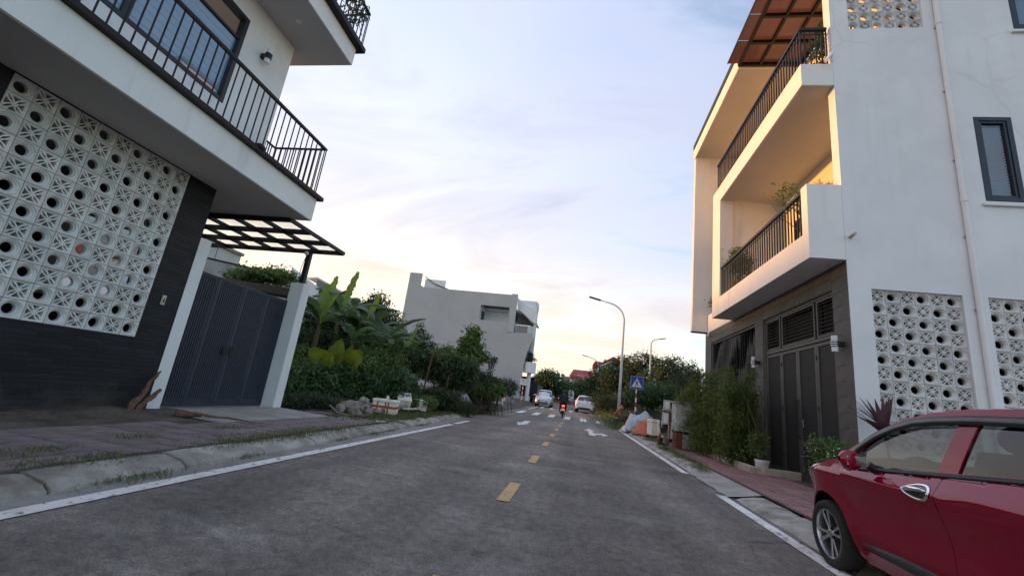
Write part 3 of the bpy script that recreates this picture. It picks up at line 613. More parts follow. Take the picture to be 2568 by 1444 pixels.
def star_block_mesh(sx, sz, d):
    "block pierced by four slits along the diagonals and four wedges between them"
    holes = []
    for q in range(4):
        a = PI/4+q*PI/2
        def P(r, o, a=a): return (r*math.cos(a)-o*math.sin(a), r*math.sin(a)+o*math.cos(a))
        holes.append([P(.075, 0), P(.25, -.055), P(.50, -.014), P(.50, .014), P(.25, .055)])
        a2 = q*PI/2
        def Q(r, o, a=a2): return (r*math.cos(a)-o*math.sin(a), r*math.sin(a)+o*math.cos(a))
        holes.append([Q(.125, 0), Q(.375, -.175), Q(.375, .175)])
    loops = [[(-.485, -.485), (.485, -.485), (.485, .485), (-.485, .485)]]+holes
    pts = []; edges = []
    for lp_ in loops:
        b = len(pts); pts += [Vector(p) for p in lp_]; edges += [(b+i, b+(i+1) % len(lp_)) for i in range(len(lp_))]
    vs, es, fs, *_ = delaunay_2d_cdt(pts, edges, [], 0, 1e-6)
    def inside(p, poly):
        c = False; n = len(poly)
        for i in range(n):
            (x1, y1), (x2, y2) = poly[i], poly[(i+1) % n]
            if (y1 > p[1]) != (y2 > p[1]) and p[0] < (x2-x1)*(p[1]-y1)/(y2-y1)+x1: c = not c
        return c
    mb = MB(); n = len(vs); F = []
    for f in fs:
        c = sum((vs[i] for i in f), Vector((0, 0)))/len(f)
        if not any(inside(c, h) for h in holes): F.append(tuple(f))
    # slightly dished front
    def fx(v): return -0.014 if max(abs(v.x), abs(v.y)) < .47 else 0
    mb.v = [(fx(v), v.x*sx, v.y*sz) for v in vs]+[(-d, v.x*sx, v.y*sz) for v in vs]
    for f in F:
        a, b, c = (vs[i] for i in f[:3])
        if (b-a).cross(c-a) < 0: f = f[::-1]
        mb.f.append(f); mb.f.append(tuple(i+n for i in f[::-1]))
    cnt = {}
    for f in F:
        a, b, c = (vs[i] for i in f[:3])
        if (b-a).cross(c-a) < 0: f = f[::-1]
        for i in range(len(f)): cnt[(f[i], f[(i+1) % len(f)])] = 1
    for (a, b) in cnt:
        if (b, a) not in cnt: mb.f.append((b, a, a+n, b+n))
    return mb
def breeze_panel(parent, axis, p, a0, z0, nc, nr, sx, sz, star_first, name='breeze_panel', d=0.09):
    "screen of pierced blocks; axis 'x': in a plane of constant X looking +X, 'y': constant Y looking -Y"
    pr = bpy.data.objects.new(name, None); COL.objects.link(pr); pr.parent = parent; OFF[pr.name] = OFF.get(parent.name, Vector())
    rot = (0, 0, 0) if axis == 'x' else (0, 0, -PI/2)
    protos = {}
    for j in range(nr):
        for i in range(nc):
            star = ((i+(nr-1-j)) % 2 == 0) == star_first
            a = a0+sx*(i+.5); z = z0+sz*(j+.5); q = random.uniform(-.002, .002)
            loc = (p+q, a, z) if axis == 'x' else (a, p+q, z)
            if star not in protos:
                o = (star_block_mesh if star else ring_block_mesh)(sx, sz, d).build('breeze_block', BREEZE, pr, local=True, smooth=False if star else 35)
                o.location = Vector(loc)-OFF[pr.name]; o.rotation_euler = rot; protos[star] = o
            else: inst(protos[star], 'breeze_block', pr, loc, rot)
    return pr
def railing(parent, axis, p, a0, a1, z0, z1, step, r=0.008, rail=0.045, lower=True, post_every=0, name='railing', square=True, m=DMETAL, low_off=0.10):
    pr = bpy.data.objects.new(name, None); COL.objects.link(pr); pr.parent = parent; OFF[pr.name] = OFF.get(parent.name, Vector())
    def bx(mb, a, b, c, d, w): return mb.box(p-w, p+w, a, b, c, d) if axis == 'x' else mb.box(a, b, p-w, p+w, c, d)
    bx(MB(), a0, a1, z1-rail, z1, rail*0.55).build('top_rail', m, pr, bevel=0.006)
    if lower: bx(MB(), a0, a1, z1-rail-low_off, z1-rail-low_off+0.022, 0.011).build('rail', m, pr)
    if lower == 2: bx(MB(), a0, a1, z0+0.07, z0+0.092, 0.011).build('rail', m, pr)
    n = max(1, round((a1-a0)/step)); b0 = None
    for i in range(n+1):
        a = a0+(a1-a0)*i/n
        a = min(max(a, a0+0.012), a1-0.012)
        if b0 is None:
            mb = MB(); 
            if axis == 'x': mb.box(-r, r, -r, r, 0, z1-rail-z0)
            else: mb.box(-r, r, -r, r, 0, z1-rail-z0)
            b0 = mb.build('baluster', m, pr, local=True); b0.location = Vector((p, a, z0) if axis == 'x' else (a, p, z0))-OFF[pr.name]
        else:
            o = inst(b0, 'baluster', pr, (p, a, z0) if axis == 'x' else (a, p, z0))
            if post_every and i % post_every == 0: o.scale = (1.9, 1.9, 1)
    return pr
def wall_lamp(label, loc, out, group=None, s=1.0, banded=True):
    "up-and-down cylinder wall lamp; out = unit direction away from the wall"
    t = thing('wall_lamp', label, 'wall lamp', loc, group); o = Vector(out); c = Vector(loc)
    MB().bar(c, c+o*0.10*s, 0.075*s, 0.075*s).build('bracket', BLACKP, t, bevel=0.006)
    q = c+o*0.125*s
    mb = MB().lathe(q, [(0.0, -.05*s), (.055*s, -.05*s), (.055*s, .05*s), (0, .05*s)], 16)
    mb.build('body', BLACKP, t, smooth=40)
    if banded:
        for dz in (-.034, 0, .034): MB().lathe(q, [(.056*s, dz*s-.009*s), (.061*s, dz*s), (.056*s, dz*s+.009*s)], 16).build('band', STEEL, t, smooth=True)
    for sg in (-1, 1):
        MB().lathe(q, [(.046*s, sg*.05*s), (.046*s, sg*.125*s), (0, sg*.128*s)], 16).build('lamp_glass', LAMPG, t, smooth=40)
    return t

# ------------------------------------------------------------------ left house
XW = -6.5
HL = thing('white_house', 'white house with black cladding, pierced block screen and overhanging railed balcony', 'house', (XW, 4.0, 0.1))
mb = MB(); wall_x(mb, XW-0.16, XW, -2.0, 5.85, 0.0, 3.885, [(3.075, 5.33, 1.212, 3.875)]); mb.build('ground_wall', CLAD, HL)
breeze_panel(HL, 'x', XW-0.004, 3.075, 1.212, 10, 12, 0.2255, 0.2219, False)
MB().box(XW-0.02, XW+0.012, 3.05, 5.36, 3.868, 3.886).build('lintel', CLAD, HL)
# inside of the ground floor, open at the far end
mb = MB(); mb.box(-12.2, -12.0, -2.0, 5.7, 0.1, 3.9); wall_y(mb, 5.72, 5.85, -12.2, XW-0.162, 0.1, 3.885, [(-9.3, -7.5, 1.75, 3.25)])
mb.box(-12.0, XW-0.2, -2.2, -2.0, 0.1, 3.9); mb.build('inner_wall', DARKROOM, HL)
mb = MB().box(-12.2, -5.45, -2.2, 7.04, 3.89, 4.345); mb.build('balcony_slab', WHITE2, HL, bevel=0.008)
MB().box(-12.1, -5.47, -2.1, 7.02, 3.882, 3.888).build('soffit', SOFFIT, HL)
MB().box(-5.60, -5.365, -2.2, 7.125, 4.345, 4.425).build('coping', COPING, HL, bevel=0.008)
MB().box(-7.4, -5.602, 6.96, 7.125, 4.345, 4.425).build('coping', COPING, HL, bevel=0.008)
railing(HL, 'x', -5.415, -1.5, 6.86, 4.425, 5.40, 0.133, r=0.0075, rail=0.05, lower=False)
railing(HL, 'y', 6.88, -6.56, -5.39, 4.425, 5.40, 0.12, r=0.0075, rail=0.035, lower=False)
railing(HL, 'x', -6.58, 6.2, 6.9, 4.425, 5.40, 0.12, r=0.0075, rail=0.035, lower=False)
MB().sphere((-5.385, 5.35, 4.44), 0.055, sq=(1, 1.7, 1)).build('drain_cap', COPING, HL, smooth=True)
# upper storey
mb = MB(); wall_x(mb, XW-0.2, XW, -2.0, 6.55, 4.35, 7.57, [(1.6, 5.44, 5.33, 7.10)]); mb.box(-12.2, XW-0.202, 6.35, 6.55, 4.35, 7.57); mb.build('upper_wall', WHITE, HL)
wn = MB(); ring_frame(wn, 'x', XW-0.13, XW+0.012, 1.6, 5.44, 5.33, 7.10, 0.075); window = wn.build('window', NAVY, HL, bevel=0.004)
MB().box(XW-0.1, XW-0.02, 3.72, 3.82, 5.40, 7.03).build('mullion', NAVY, window)
MB().box(XW-0.1, XW-0.03, 1.68, 5.36, 6.62, 6.66).build('transom', NAVY, window)
MB().box(XW-0.060, XW-0.052, 1.68, 5.36, 6.66, 7.02).build('pane', PANE, window)
sh = MB().box(XW-0.12, XW-0.10, 1.68, 5.36, 5.40, 6.62).build('shutter', mat('blue_grey_shutter', (0.46, 0.52, 0.61), (0.40, 0.46, 0.55), rough=0.45, scale=30), window)
s0 = None
for k in range(10):
    z = 5.405+0.1215*k
    if s0 is None: s0 = MB().box(-.012, .012, -1.84, 1.84, 0, 0.114).build('slat', MATS['blue_grey_shutter'], window, bevel=0.004, local=True, segs=1); s0.location = Vector((XW-0.086, 3.52, z))-OFF[window.name]
    else: inst(s0, 'slat', window, (XW-0.086, 3.52, z))
MB().box(XW-0.062, XW-0.056, 1.68, 5.36, 5.40, 6.62).build('pane', PANE, window)
MB().box(-12.2, -5.45, -2.2, 7.04, 7.57, 7.985).build('roof_slab', WHITE2, HL, bevel=0.008)
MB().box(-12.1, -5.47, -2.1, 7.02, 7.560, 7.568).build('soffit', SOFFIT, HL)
MB().box(-5.62, -5.30, -2.2, 7.16, 7.985, 8.10).build('coping', COPING, HL, bevel=0.008)
MB().box(-8.5, -5.622, 6.90, 7.16, 7.985, 8.10).build('coping', COPING, HL, bevel=0.008)
railing(HL, 'x', -5.36, -1.5, 7.05, 8.10, 9.0, 0.13, r=0.0075, rail=0.045, lower=False)
railing(HL, 'y', 7.07, -7.4, -5.34, 8.10, 9.0, 0.12, r=0.0075, rail=0.035, lower=False)
MB().lathe((-5.95, 5.9, 7.553), [(0, 0), (.055, 0), (.06, .008)], 14).build('downlight', LAMPG, HL)
MB().lathe((-5.95, 4.2, 7.553), [(0, 0), (.055, 0), (.06, .008)], 14).build('downlight', LAMPG, HL)
pl = MB().box(XW+0.001, XW+0.022, 5.525, 5.585, 1.755, 1.905).build('doorbell', mat('cream_plastic', (0.55, 0.50, 0.40), rough=0.5), HL, bevel=0.004)
MB().box(XW+0.0225, XW+0.027, 5.545, 5.565, 1.79, 1.85).build('button', BLACKP, pl)
wall_lamp('cylinder wall lamp on the white wall beside the shuttered upper window', (XW, 6.12-0.24, 6.72), (1, 0, 0), s=1.15, banded=False)
# vines over the top railing
v, f = cloud([(Vector((-5.45, 6.4, 8.85)), (.12, .5, .22)), (Vector((-5.75, 7.0, 8.88)), (.35, .10, .16)), (Vector((-5.45, 5.0, 8.85)), (.15, 1.0, .3))], 1500, 0.09, 0.05, droop=.6, shell=.3)
t = thing('climbing_vine', 'dark vine hanging over the topmost left railing', 'vine', (-5.4, 6.5, 8.1)); raw('foliage', v, f, LEAF_D, t)
mb = MB()
for k in range(5): mb.tube([(-5.38+.04*k, 5.0+.45*k, 8.12), (-5.4, 5.05+.45*k, 8.5), (-5.36, 5.2+.45*k, 8.85)], .008, 5)
mb.build('stem', BARK, t)

# ------------------------------------------------------------------ left gate, its pillars and the canopy
t = thing('gate_pillar', 'white gate pillar joined to the black clad wall, wood stump at its foot', 'pillar', (XW-.1, 5.97, 0.1)); MB().box(XW-0.30, XW-0.006, 5.852, 6.08, 0.06, 3.0).build('shaft', WHITE, t, bevel=0.006)
t = thing('gate_pillar', 'free standing grey-white gate pillar beside the weedy vacant lot', 'pillar', (XW-.15, 8.82, 0.1))
MB().box(XW-0.34, XW, 8.69, 8.95, 0.05, 2.98).build('shaft', WHITE, t, bevel=0.008)
MG = thing('metal_gate', 'blue-grey four leaf folding metal gate between two white pillars', 'gate', (XW-0.30, 7.4, 0.17))
GX = XW-0.32; b0 = None
for k in range(4):
    y0 = 6.085+k*0.651; y1 = y0+0.645
    lf = MB(); ring_frame(lf, 'x', GX-0.02, GX+0.02, y0, y1, 0.17, 2.53, 0.062); ring_frame(lf, 'x', GX-0.012, GX+0.026, y0+.006, y1-.006, 0.172, 2.528, 0.03)
    leaf = lf.build('gate_leaf', GATEL, MG, bevel=0.004)
    MB().box(GX-.008, GX+.012, y0+.062, y1-.062, 0.22, 0.30).build('kick_plate', GATEL, leaf)
    for i in range(11):
        yy = y0+.085+(y1-y0-.17)*i/10
        if b0 is None: b0 = MB().box(-.010, .010, -.0145, .0145, 0.30, 2.47).build('bar', GATEL, leaf, local=True); b0.location = Vector((GX, yy, 0))-OFF[leaf.name]
        else: inst(b0, 'bar', leaf, (GX, yy, 0))
    MB().box(GX-0.016, GX-0.012, y0+.06, y1-.06, 0.25, 2.48).build('back_sheet', GATERD, leaf)
    if k in (0, 2):
        for z in (0.45, 1.35, 2.25): MB().tube([(GX+.03, y1+.003, z), (GX+.03, y1+.003, z+.09)], .013, 8).build('hinge', GATEL, leaf)
for yy in (7.30, 7.47):
    MB().box(GX+0.022, GX+0.04, yy-.05, yy+.05, 1.12, 1.30).build('lock_plate', BLACKP, MG, bevel=.004)
    MB().tube([(GX+.07, yy, 1.15), (GX+.07, yy, 1.27)], .008, 6).build('handle', DMETAL, MG)
CN = thing('glazed_canopy', 'black framed flat canopy with milky panes above the driveway', 'canopy', (-7.6, 8.8, 2.98))
CZ = 3.83; XA, XB, YA, YB = -11.05, -5.84, 6.94, 8.92
def cz(x): return CZ+0.012*(x-XA)-0.04
for i in range(4):
    yy = YA+(YB-YA)*i/3
    MB().bar((XA, yy, cz(XA)), (XB, yy, cz(XB)), 0.06, 0.10).build('beam', DMETAL, CN)
NR = 8
for i in range(NR+1):
    x = XA+(XB-XA)*i/NR
    MB().box(x-.028, x+.028, YA-.03, YB+.03, cz(x)-.034, cz(x)+.040).build('rafter', DMETAL, CN)
MILK = milkmat('milky_pane', (0.97, 0.97, 0.95), 0.90); p0 = None
for i in range(NR):
    for j in range(3):
        x = XA+(XB-XA)*(i+.5)/NR; yy = YA+(YB-YA)*(j+.5)/3
        if p0 is None: p0 = MB().box(-(XB-XA)/NR/2+.004, (XB-XA)/NR/2-.004, -.325, .325, 0, .006).build('pane', MILK, CN, local=True); p0.location = Vector((x, yy, cz(x)+.044))-OFF[CN.name]
        else: inst(p0, 'pane', CN, (x, yy, cz(x)+.044), (0, -.012, 0))
MB().box(XW-0.20, XW-0.10, 8.77, 8.87, 2.98, cz(XW)-.05).build('post', DMETAL, CN)
MB().tube([(XW-0.15, 8.72, 3.0), (XW-0.20, 8.70, 3.3), (XW-0.16, 8.72, 3.62), (XW-.1, 8.7, 3.72)], .007, 5).build('cable', BLACKP, CN)
MB().sphere((XW-0.14, 8.70, 3.72), .05).build('lamp', LAMPG, CN, smooth=True)
# stump of old wood against the pillar, and split pieces by it
for lab, pts, r in (('reddish split branch leaning on the white pillar foot', [(-6.15, 5.25, .16), (-6.3, 5.52, .38), (-6.40, 5.72, .62), (-6.43, 5.84, .76)], [.055, .045, .032, .012]),
                    ('shorter forked wood piece at the pillar foot', [(-6.12, 5.35, .17), (-6.25, 5.6, .32), (-6.34, 5.84, .48)], [.045, .04, .032]),
                    ('fallen wood chunk lying where soil meets the apron', [(-5.95, 5.85, .18), (-5.75, 6.1, .17)], [.06, .045]),
                    ('thin dead branch lying across the pavement edge', [(-5.75, 6.0, .19), (-5.5, 6.25, .17), (-5.25, 6.4, .15), (-5.0, 6.38, .145)], [.02, .016, .012, .006])):
    P2 = []; R2 = []
    for a_, b_, ra, rb in zip(pts, pts[1:], r, r[1:]):
        for q_ in range(4):
            P2.append(Vector(a_).lerp(Vector(b_), q_/4)+Vector((random.uniform(-.012, .012), random.uniform(-.012, .012), random.uniform(-.008, .008)))); R2.append((ra+(rb-ra)*q_/4)*random.uniform(.72, 1.15))
    P2.append(Vector(pts[-1])); R2.append(r[-1]*.8)
    b = MB().tube(P2, R2, 7).build('wood_piece', WOOD, None, smooth=50, loc=pts[0]); tag(b, lab, 'wood', 'wood scraps by the gate')
# ------------------------------------------------------------------ right house
XF, YS = 4.85, 8.547                       # facade plane, side wall plane
HR = thing('white_house', 'tall white house with brown-grey stone ground floor and stacked railed balconies', 'house', (9, 13, 0.1))
# side wall towards the camera
mb = MB(); wall_y(mb, YS, YS+0.24, XF, 15.0, 0.05, 14.5, [(5.235, 6.70, 0.99, 3.853), (7.095, 8.56, 0.99, 3.853), (5.215, 6.665, 9.83, 11.30), (7.30, 7.945, 5.76, 7.61), (8.285, 8.95, 9.74, 11.6)])
mb.build('side_wall', WHITE, HR)
breeze_panel(HR, 'y', YS+0.045, 5.238, 0.993, 6, 12, 0.2436, 0.2383, True)
breeze_panel(HR, 'y', YS+0.045, 7.098, 0.993, 4, 12, 0.2436, 0.2383, True)
breeze_panel(HR, 'y', YS+0.045, 5.218, 9.833, 6, 6, 0.2411, 0.2444, True)
def side_window(x0, x1, z0, z1):
    f = MB(); ring_frame(f, 'y', YS-0.006, YS+0.12, x0+.003, x1-.003, z0+.003, z1-.003, 0.085); w_ = f.build('window', NAVY, HR, bevel=.005)
    f = MB(); ring_frame(f, 'y', YS+0.012, YS+0.10, x0+.09, x1-.09, z0+.09, z1-.09, 0.045); f.build('sash', NAVY, w_, bevel=.004)
    MB().box(x0+.13, x1-.13, YS+.05, YS+.056, z0+.13, z1-.13).build('pane', PANE, w_)
    b0 = None; n = int((z1-z0-.27)/0.062)
    for k in range(n):
        z = z0+.15+.062*k
        if b0 is None: b0 = MB().obox((0, 0, 0), ((x1-x0)/2-.135, 0, 0), (0, .024, -.012), (0, .0006, .0012)).build('blind_slat', BLIND, w_, local=True); b0.location = Vector(((x0+x1)/2, YS+.11, z))-OFF[w_.name]
        else: inst(b0, 'blind_slat', w_, ((x0+x1)/2, YS+.11, z))
    MB().box(x0-.07, x1+.09, YS-.055, YS-.001, z0-.105, z0-.045).build('sill', WHITE, w_, bevel=.006)
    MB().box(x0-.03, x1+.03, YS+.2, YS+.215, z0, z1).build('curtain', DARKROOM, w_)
side_window(7.30, 7.945, 5.76, 7.61); side_window(8.285, 8.95, 9.74, 11.6)
# rooms behind so that the openings have depth
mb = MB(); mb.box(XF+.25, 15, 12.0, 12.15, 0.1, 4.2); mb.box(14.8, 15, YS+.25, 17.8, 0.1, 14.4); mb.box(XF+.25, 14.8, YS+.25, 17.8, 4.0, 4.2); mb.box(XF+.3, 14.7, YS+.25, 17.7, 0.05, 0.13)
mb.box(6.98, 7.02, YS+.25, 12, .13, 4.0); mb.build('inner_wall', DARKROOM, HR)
# facade, ground floor
GY0, GY1 = 9.08, 12.36
mb = MB(); wall_x(mb, XF+0.012, XF+0.25, YS+0.241, 17.8, 0.05, 4.395, [(GY0, GY1, 0.05, 3.92), (12.92, 17.03, 0.85, 3.93)]); mb.build('facade_wall', GROUT, HR)
def tiles(y0, y1, z0, z1, ny, nzr):
    global TILE0
    sy, sz = (y1-y0)/ny, (z1-z0)/nzr
    me = MB().box(-.012, .002, -sy/2+.003, sy/2-.003, -sz/2+.003, sz/2-.003).build('stone_tile', STONE, HR, bevel=.003, local=True, segs=1)
    first = True
    for j in range(nzr):
        for i in range(ny):
            loc = (XF+random.uniform(0, .003), y0+sy*(i+.5), z0+sz*(j+.5))
            if first: me.location = Vector(loc)-OFF[HR.name]; first = False
            else: inst(me, 'stone_tile', HR, loc)
tiles(YS+0.004, GY0-.01, 0.12, 4.39, 1, 15)
tiles(GY1+.01, 12.91, 0.12, 4.39, 1, 15)
tiles(17.04, 17.8, 0.12, 4.39, 1, 15)
tiles(GY0-.004, GY1+.004, 3.93, 4.39, 5, 2)
tiles(12.92, 17.03, 3.94, 4.39, 6, 2)
tiles(12.92, 17.03, 0.12, 0.84, 6, 3)
# gate with four leaves, louvres above
RG = thing('metal_gate', 'brown-grey four leaf gate with louvred transom in stone facade', 'gate', (XF+.12, 10.7, 0.14))
mb = MB(); ring_frame(mb, 'x', XF+.04, XF+.12, GY0, GY1, 0.10, 3.915, 0.05); mb.box(XF+.03, XF+.12, GY0+.05, GY1-.05, 2.97, 3.04); mb.build('frame', GATER, RG, bevel=.004)
b0 = None; ys_ = [GY0+.052, 9.865, 10.665, 11.465, GY1-.052]
for k in range(4):
    y0, y1 = ys_[k]+.003, ys_[k+1]-.003
    lf = MB(); ring_frame(lf, 'x', XF+.05, XF+.10, y0, y1, 0.15, 2.955, 0.075); leaf = lf.build('gate_leaf', GATER, RG, bevel=.004)
    n = 17
    for i in range(n):
        yy = y0+.085+(y1-y0-.17)*i/(n-1)
        if b0 is None: b0 = MB().box(-.006, .010, -.011, .011, 0.225, 2.88).build('bar', GATERD, leaf, local=True); b0.location = Vector((XF+.075, yy, 0))-OFF[leaf.name]
        else: inst(b0, 'bar', leaf, (XF+.075, yy, 0))
    MB().box(XF+.088, XF+.092, y0+.07, y1-.07, 0.22, 2.89).build('back_sheet', GATERD, leaf)
    if k in (0, 2):
        for z in (0.5, 1.55, 2.6): MB().tube([(XF+.045, y1+.003, z), (XF+.045, y1+.003, z+.10)], .014, 8).build('hinge', BLACKP, leaf)
for yy in (10.63, 10.72): MB().tube([(XF+.05, yy, .98), (XF-.005, yy, .98), (XF-.005, yy, 1.78), (XF+.05, yy, 1.78)], .013, 8).build('pull_handle', BLACKP, RG)
MB().box(XF+.035, XF+.052, 10.50, 10.58, 1.20, 1.36).build('lock_plate', STEEL, RG, bevel=.004)
l0 = None
for y0, y1 in ((GY0+.055, 9.80), (9.88, 11.42), (11.50, GY1-.055)):
    lf = MB(); ring_frame(lf, 'x', XF+.05, XF+.11, y0, y1, 3.055, 3.86, 0.045); fr = lf.build('louvre_panel', GATER, RG, bevel=.003)
    MB().box(XF+.20, XF+.205, y0, y1, 3.05, 3.87).build('back_sheet', BLACKP, fr)
    for k in range(9):
        z = 3.13+.0815*k
        MB().obox((XF+.085, (y0+y1)/2, z), (.028, 0, .020), (0, (y1-y0)/2-.04, 0), (.002, 0, -.003)).build('louvre_slat', GATER, fr)
# window of twisted upright slats
SW = MB(); ring_frame(SW, 'x', XF+.03, XF+.12, 12.93, 17.02, 0.86, 3.92, 0.05); sw = SW.build('slatted_screen', GATER, HR, bevel=.004)
for i in range(24):
    yy = 13.04+3.87*i/23; mbb = MB(); rows = []
    tw = random.uniform(-.4, .4)
    for j in range(13):
        z = 0.91+2.96*j/12; a = tw+0.9*math.sin(j*0.55+i*0.35); h = .06
        rows.append([(XF+.085-h*math.sin(a)*.8, yy-h*math.cos(a), z), (XF+.085+h*math.sin(a)*.8, yy+h*math.cos(a), z)])
    mbb.grid(rows); o = mbb.build('slat', GATERD, sw); so_ = o.modifiers.new('thick', 'SOLIDIFY'); so_.thickness = .012
MB().box(XF+.2, XF+.205, 12.93, 17.02, .86, 3.92).build('back_sheet', BLACKP, sw)
# balcony one: end pier, slab, frame
XB = 4.21
WB = WHITE2
mb = MB(); mb.box(XB, XF-.002, YS, YS+0.235, 4.395, 5.985); mb.box(XB, XF-.002, YS+.235, 14.79, 4.395, 4.95); mb.box(XF-.002, 6.1, YS+.24, 17.8, 4.397, 4.945); mb.build('balcony_slab', WB, HR, bevel=.006)
mb = MB(); mb.box(XB, 4.62, 14.02, 14.79, 4.952, 8.355); mb.box(4.62, 6.3, 14.10, 14.79, 4.948, 8.355); mb.build('balcony_cheek', WB, HR, bevel=.006)
mb = MB(); mb.box(XB, XF-.002, YS, 14.79, 8.358, 8.905); mb.box(XF-.002, 6.1, YS+.24, 14.79, 8.362, 8.90); mb.build('balcony_slab', WB, HR, bevel=.006)
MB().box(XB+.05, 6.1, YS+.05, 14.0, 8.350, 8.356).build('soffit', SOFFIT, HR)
mb = MB(); wall_x(mb, 6.1, 6.3, YS+.24, 14.1, 4.95, 8.355, [(9.7, 11.5, 4.95, 7.35), (12.4, 13.2, 5.8, 7.3)]); mb.build('back_wall', mat('cream_wall_paint', (.80, .71, .55), (.76, .67, .51), rough=.85, scale=1), HR)  # golden sun glow of the balcony recess put into the wall colour
dr = MB(); ring_frame(dr, 'x', 6.12, 6.2, 9.7, 11.5, 4.95, 7.35, .08); dr.box(6.13, 6.19, 10.56, 10.64, 5.0, 7.28); door = dr.build('door', NAVY, HR)
MB().box(6.17, 6.18, 9.78, 11.42, 5.0, 7.27).build('pane', mat('dark_pane', (.03, .035, .04), rough=.1, spec=.6), door)
wq = MB(); ring_frame(wq, 'x', 6.12, 6.2, 12.4, 13.2, 5.8, 7.3, .07); wq = wq.build('window', NAVY, HR); MB().box(6.17, 6.18, 12.46, 13.14, 5.86, 7.24).build('pane', MATS['dark_pane'], wq)
railing(HR, 'x', XB+.055, 8.79, 13.98, 4.955, 5.95, 0.135, r=.012, rail=.07, lower=True)
railing(HR, 'x', XB+.055, 8.62, 14.45, 8.91, 9.93, 0.135, r=.012, rail=.07, lower=True)
railing(HR, 'y', YS+.075, XB+.03, 4.80, 8.91, 9.93, 0.11, r=.012, rail=.07, lower=True)
for x, y, z in ((5.14, 9.52, 8.348), (5.17, 11.46, 8.348), (5.15, 13.38, 8.348), (4.83, 13.39, 12.196), (4.84, 15.9, 12.196)):
    MB().lathe((x, y, z), [(0, .004), (.05, .004), (.062, -.004), (.07, .002)], 14).build('downlight', LAMPG, HR)
# second floor: tall frame at the far end, roof slab, pergola
mb = MB(); mb.box(4.26, XF-.002, 17.58, 17.80, 4.43, 12.2); mb.box(XF-.002, 6.3, 17.58, 17.80, 4.4, 12.2); mb.build('fin_wall', WB, HR, bevel=.006)
MB().box(4.26, XF+.002, 17.575, 17.805, 4.40, 4.43).build('drip', COPING, HR)
mb = MB(); mb.box(XF-.01, XF+.12, 14.795, 17.575, 4.40, 5.10); mb.build('parapet', WB, HR, bevel=.005)
mb = MB(); mb.box(4.23, 6.3, 12.32, 17.80, 12.205, 12.72); mb.build('roof_slab', WB, HR, bevel=.006)
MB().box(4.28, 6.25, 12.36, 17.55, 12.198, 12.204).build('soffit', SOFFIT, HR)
MB().box(4.205, 6.3, 12.30, 17.83, 12.722, 12.95).build('coping', COPING, HR, bevel=.006)
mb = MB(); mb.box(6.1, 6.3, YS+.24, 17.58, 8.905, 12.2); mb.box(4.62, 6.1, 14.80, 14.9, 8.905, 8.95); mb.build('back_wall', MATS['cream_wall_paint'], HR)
mb = MB(); mb.box(6.3, 14.8, YS+.3, 17.8, 12.3, 12.5); mb.build('roof', CONCD, HR)
PG = MB(); 
for x in (4.24, 4.86, 5.48, 6.06): PG.box(x-.035, x+.035, YS+.02, 12.315, 12.255, 12.355)
for y in (8.62, 9.55, 10.47, 11.39, 12.27): PG.box(4.20, 6.1, y-.04, y+.04, 12.25, 12.36)
pg = PG.build('pergola', DMETAL, HR)
BROWN = milkmat('brown_sheet', (0.40, 0.215, 0.150), 0.40); p0 = None
for i, (xa, xb) in enumerate(((3.90, 4.235), (4.255, 4.85), (4.87, 5.47), (5.49, 6.05))):
    for ya, yb in ((8.55, 9.54), (9.56, 10.46), (10.48, 11.38), (11.40, 12.30)):
        MB().box(xa, xb, ya, yb, 12.365, 12.375).build('roof_sheet', BROWN, pg)
MB().box(3.885, 3.90, 8.5, 12.31, 12.34, 12.40).build('edge_trim', DMETAL, pg)
# pipes
mb = MB(); mb.tube([(6.9, YS-.055, 0.12), (6.9, YS-.055, 14.4)], .046, 12); mb.lathe((6.9, YS-.055, 5.75), [(.047, -.05), (.056, -.05), (.056, .05), (.047, .05)], 12); mb.lathe((6.9, YS-.055, 9.9), [(.047, -.05), (.056, -.05), (.056, .05), (.047, .05)], 12)
dp = mb.build('downpipe', WHITE2, HR, smooth=40)
for z in (1.8, 3.6, 5.0, 6.6, 8.2, 9.8): MB().box(6.84, 6.96, YS-.03, YS-.001, z-.015, z+.015).build('pipe_clip', STEEL, dp)
PVC = mat('grey_pvc', (.42, .41, .38), (.33, .32, .30), rough=.5)
MB().tube([(4.94, YS+.02, 4.86), (4.94, YS-.16, 4.88)], .032, 10).build('drain_spout', PVC, HR, smooth=40)
MB().tube([(4.86, YS+.02, 9.22), (4.62, YS-.17, 8.82)], .034, 10).build('drain_spout', WHITE2, HR, smooth=40)
MB().box(XF-.022, XF-.001, 12.66, 12.74, 1.84, 2.0).build('doorbell', mat('white_plastic', (.7, .69, .66), rough=.4), HR, bevel=.004)
wall_lamp('banded cylinder lamp on the stone pier nearest the white corner', (XF-.003, 8.80, 2.79), (-1, 0, 0), 'banded lamps on the stone facade', s=1.2)
wall_lamp('banded cylinder lamp on the stone pier between gate and slatted window', (XF-.003, 12.64, 2.79), (-1, 0, 0), 'banded lamps on the stone facade', s=1.2)
wall_lamp('banded cylinder lamp at the far end of the stone facade above bushes', (XF-.003, 17.55, 2.45), (-1, 0, 0), 'banded lamps on the stone facade', s=1.2)
t = thing('security_camera', 'small white security camera under the far corner of the facade', 'camera', (4.80, 17.3, 4.30))
MB().tube([(4.82, 17.35, 4.39), (4.82, 17.35, 4.31)], .03, 8).build('mount', WHITEP, t); MB().tube([(4.80, 17.4, 4.28), (4.74, 17.1, 4.24)], .045, 10).build('body', WHITEP, t, smooth=40)
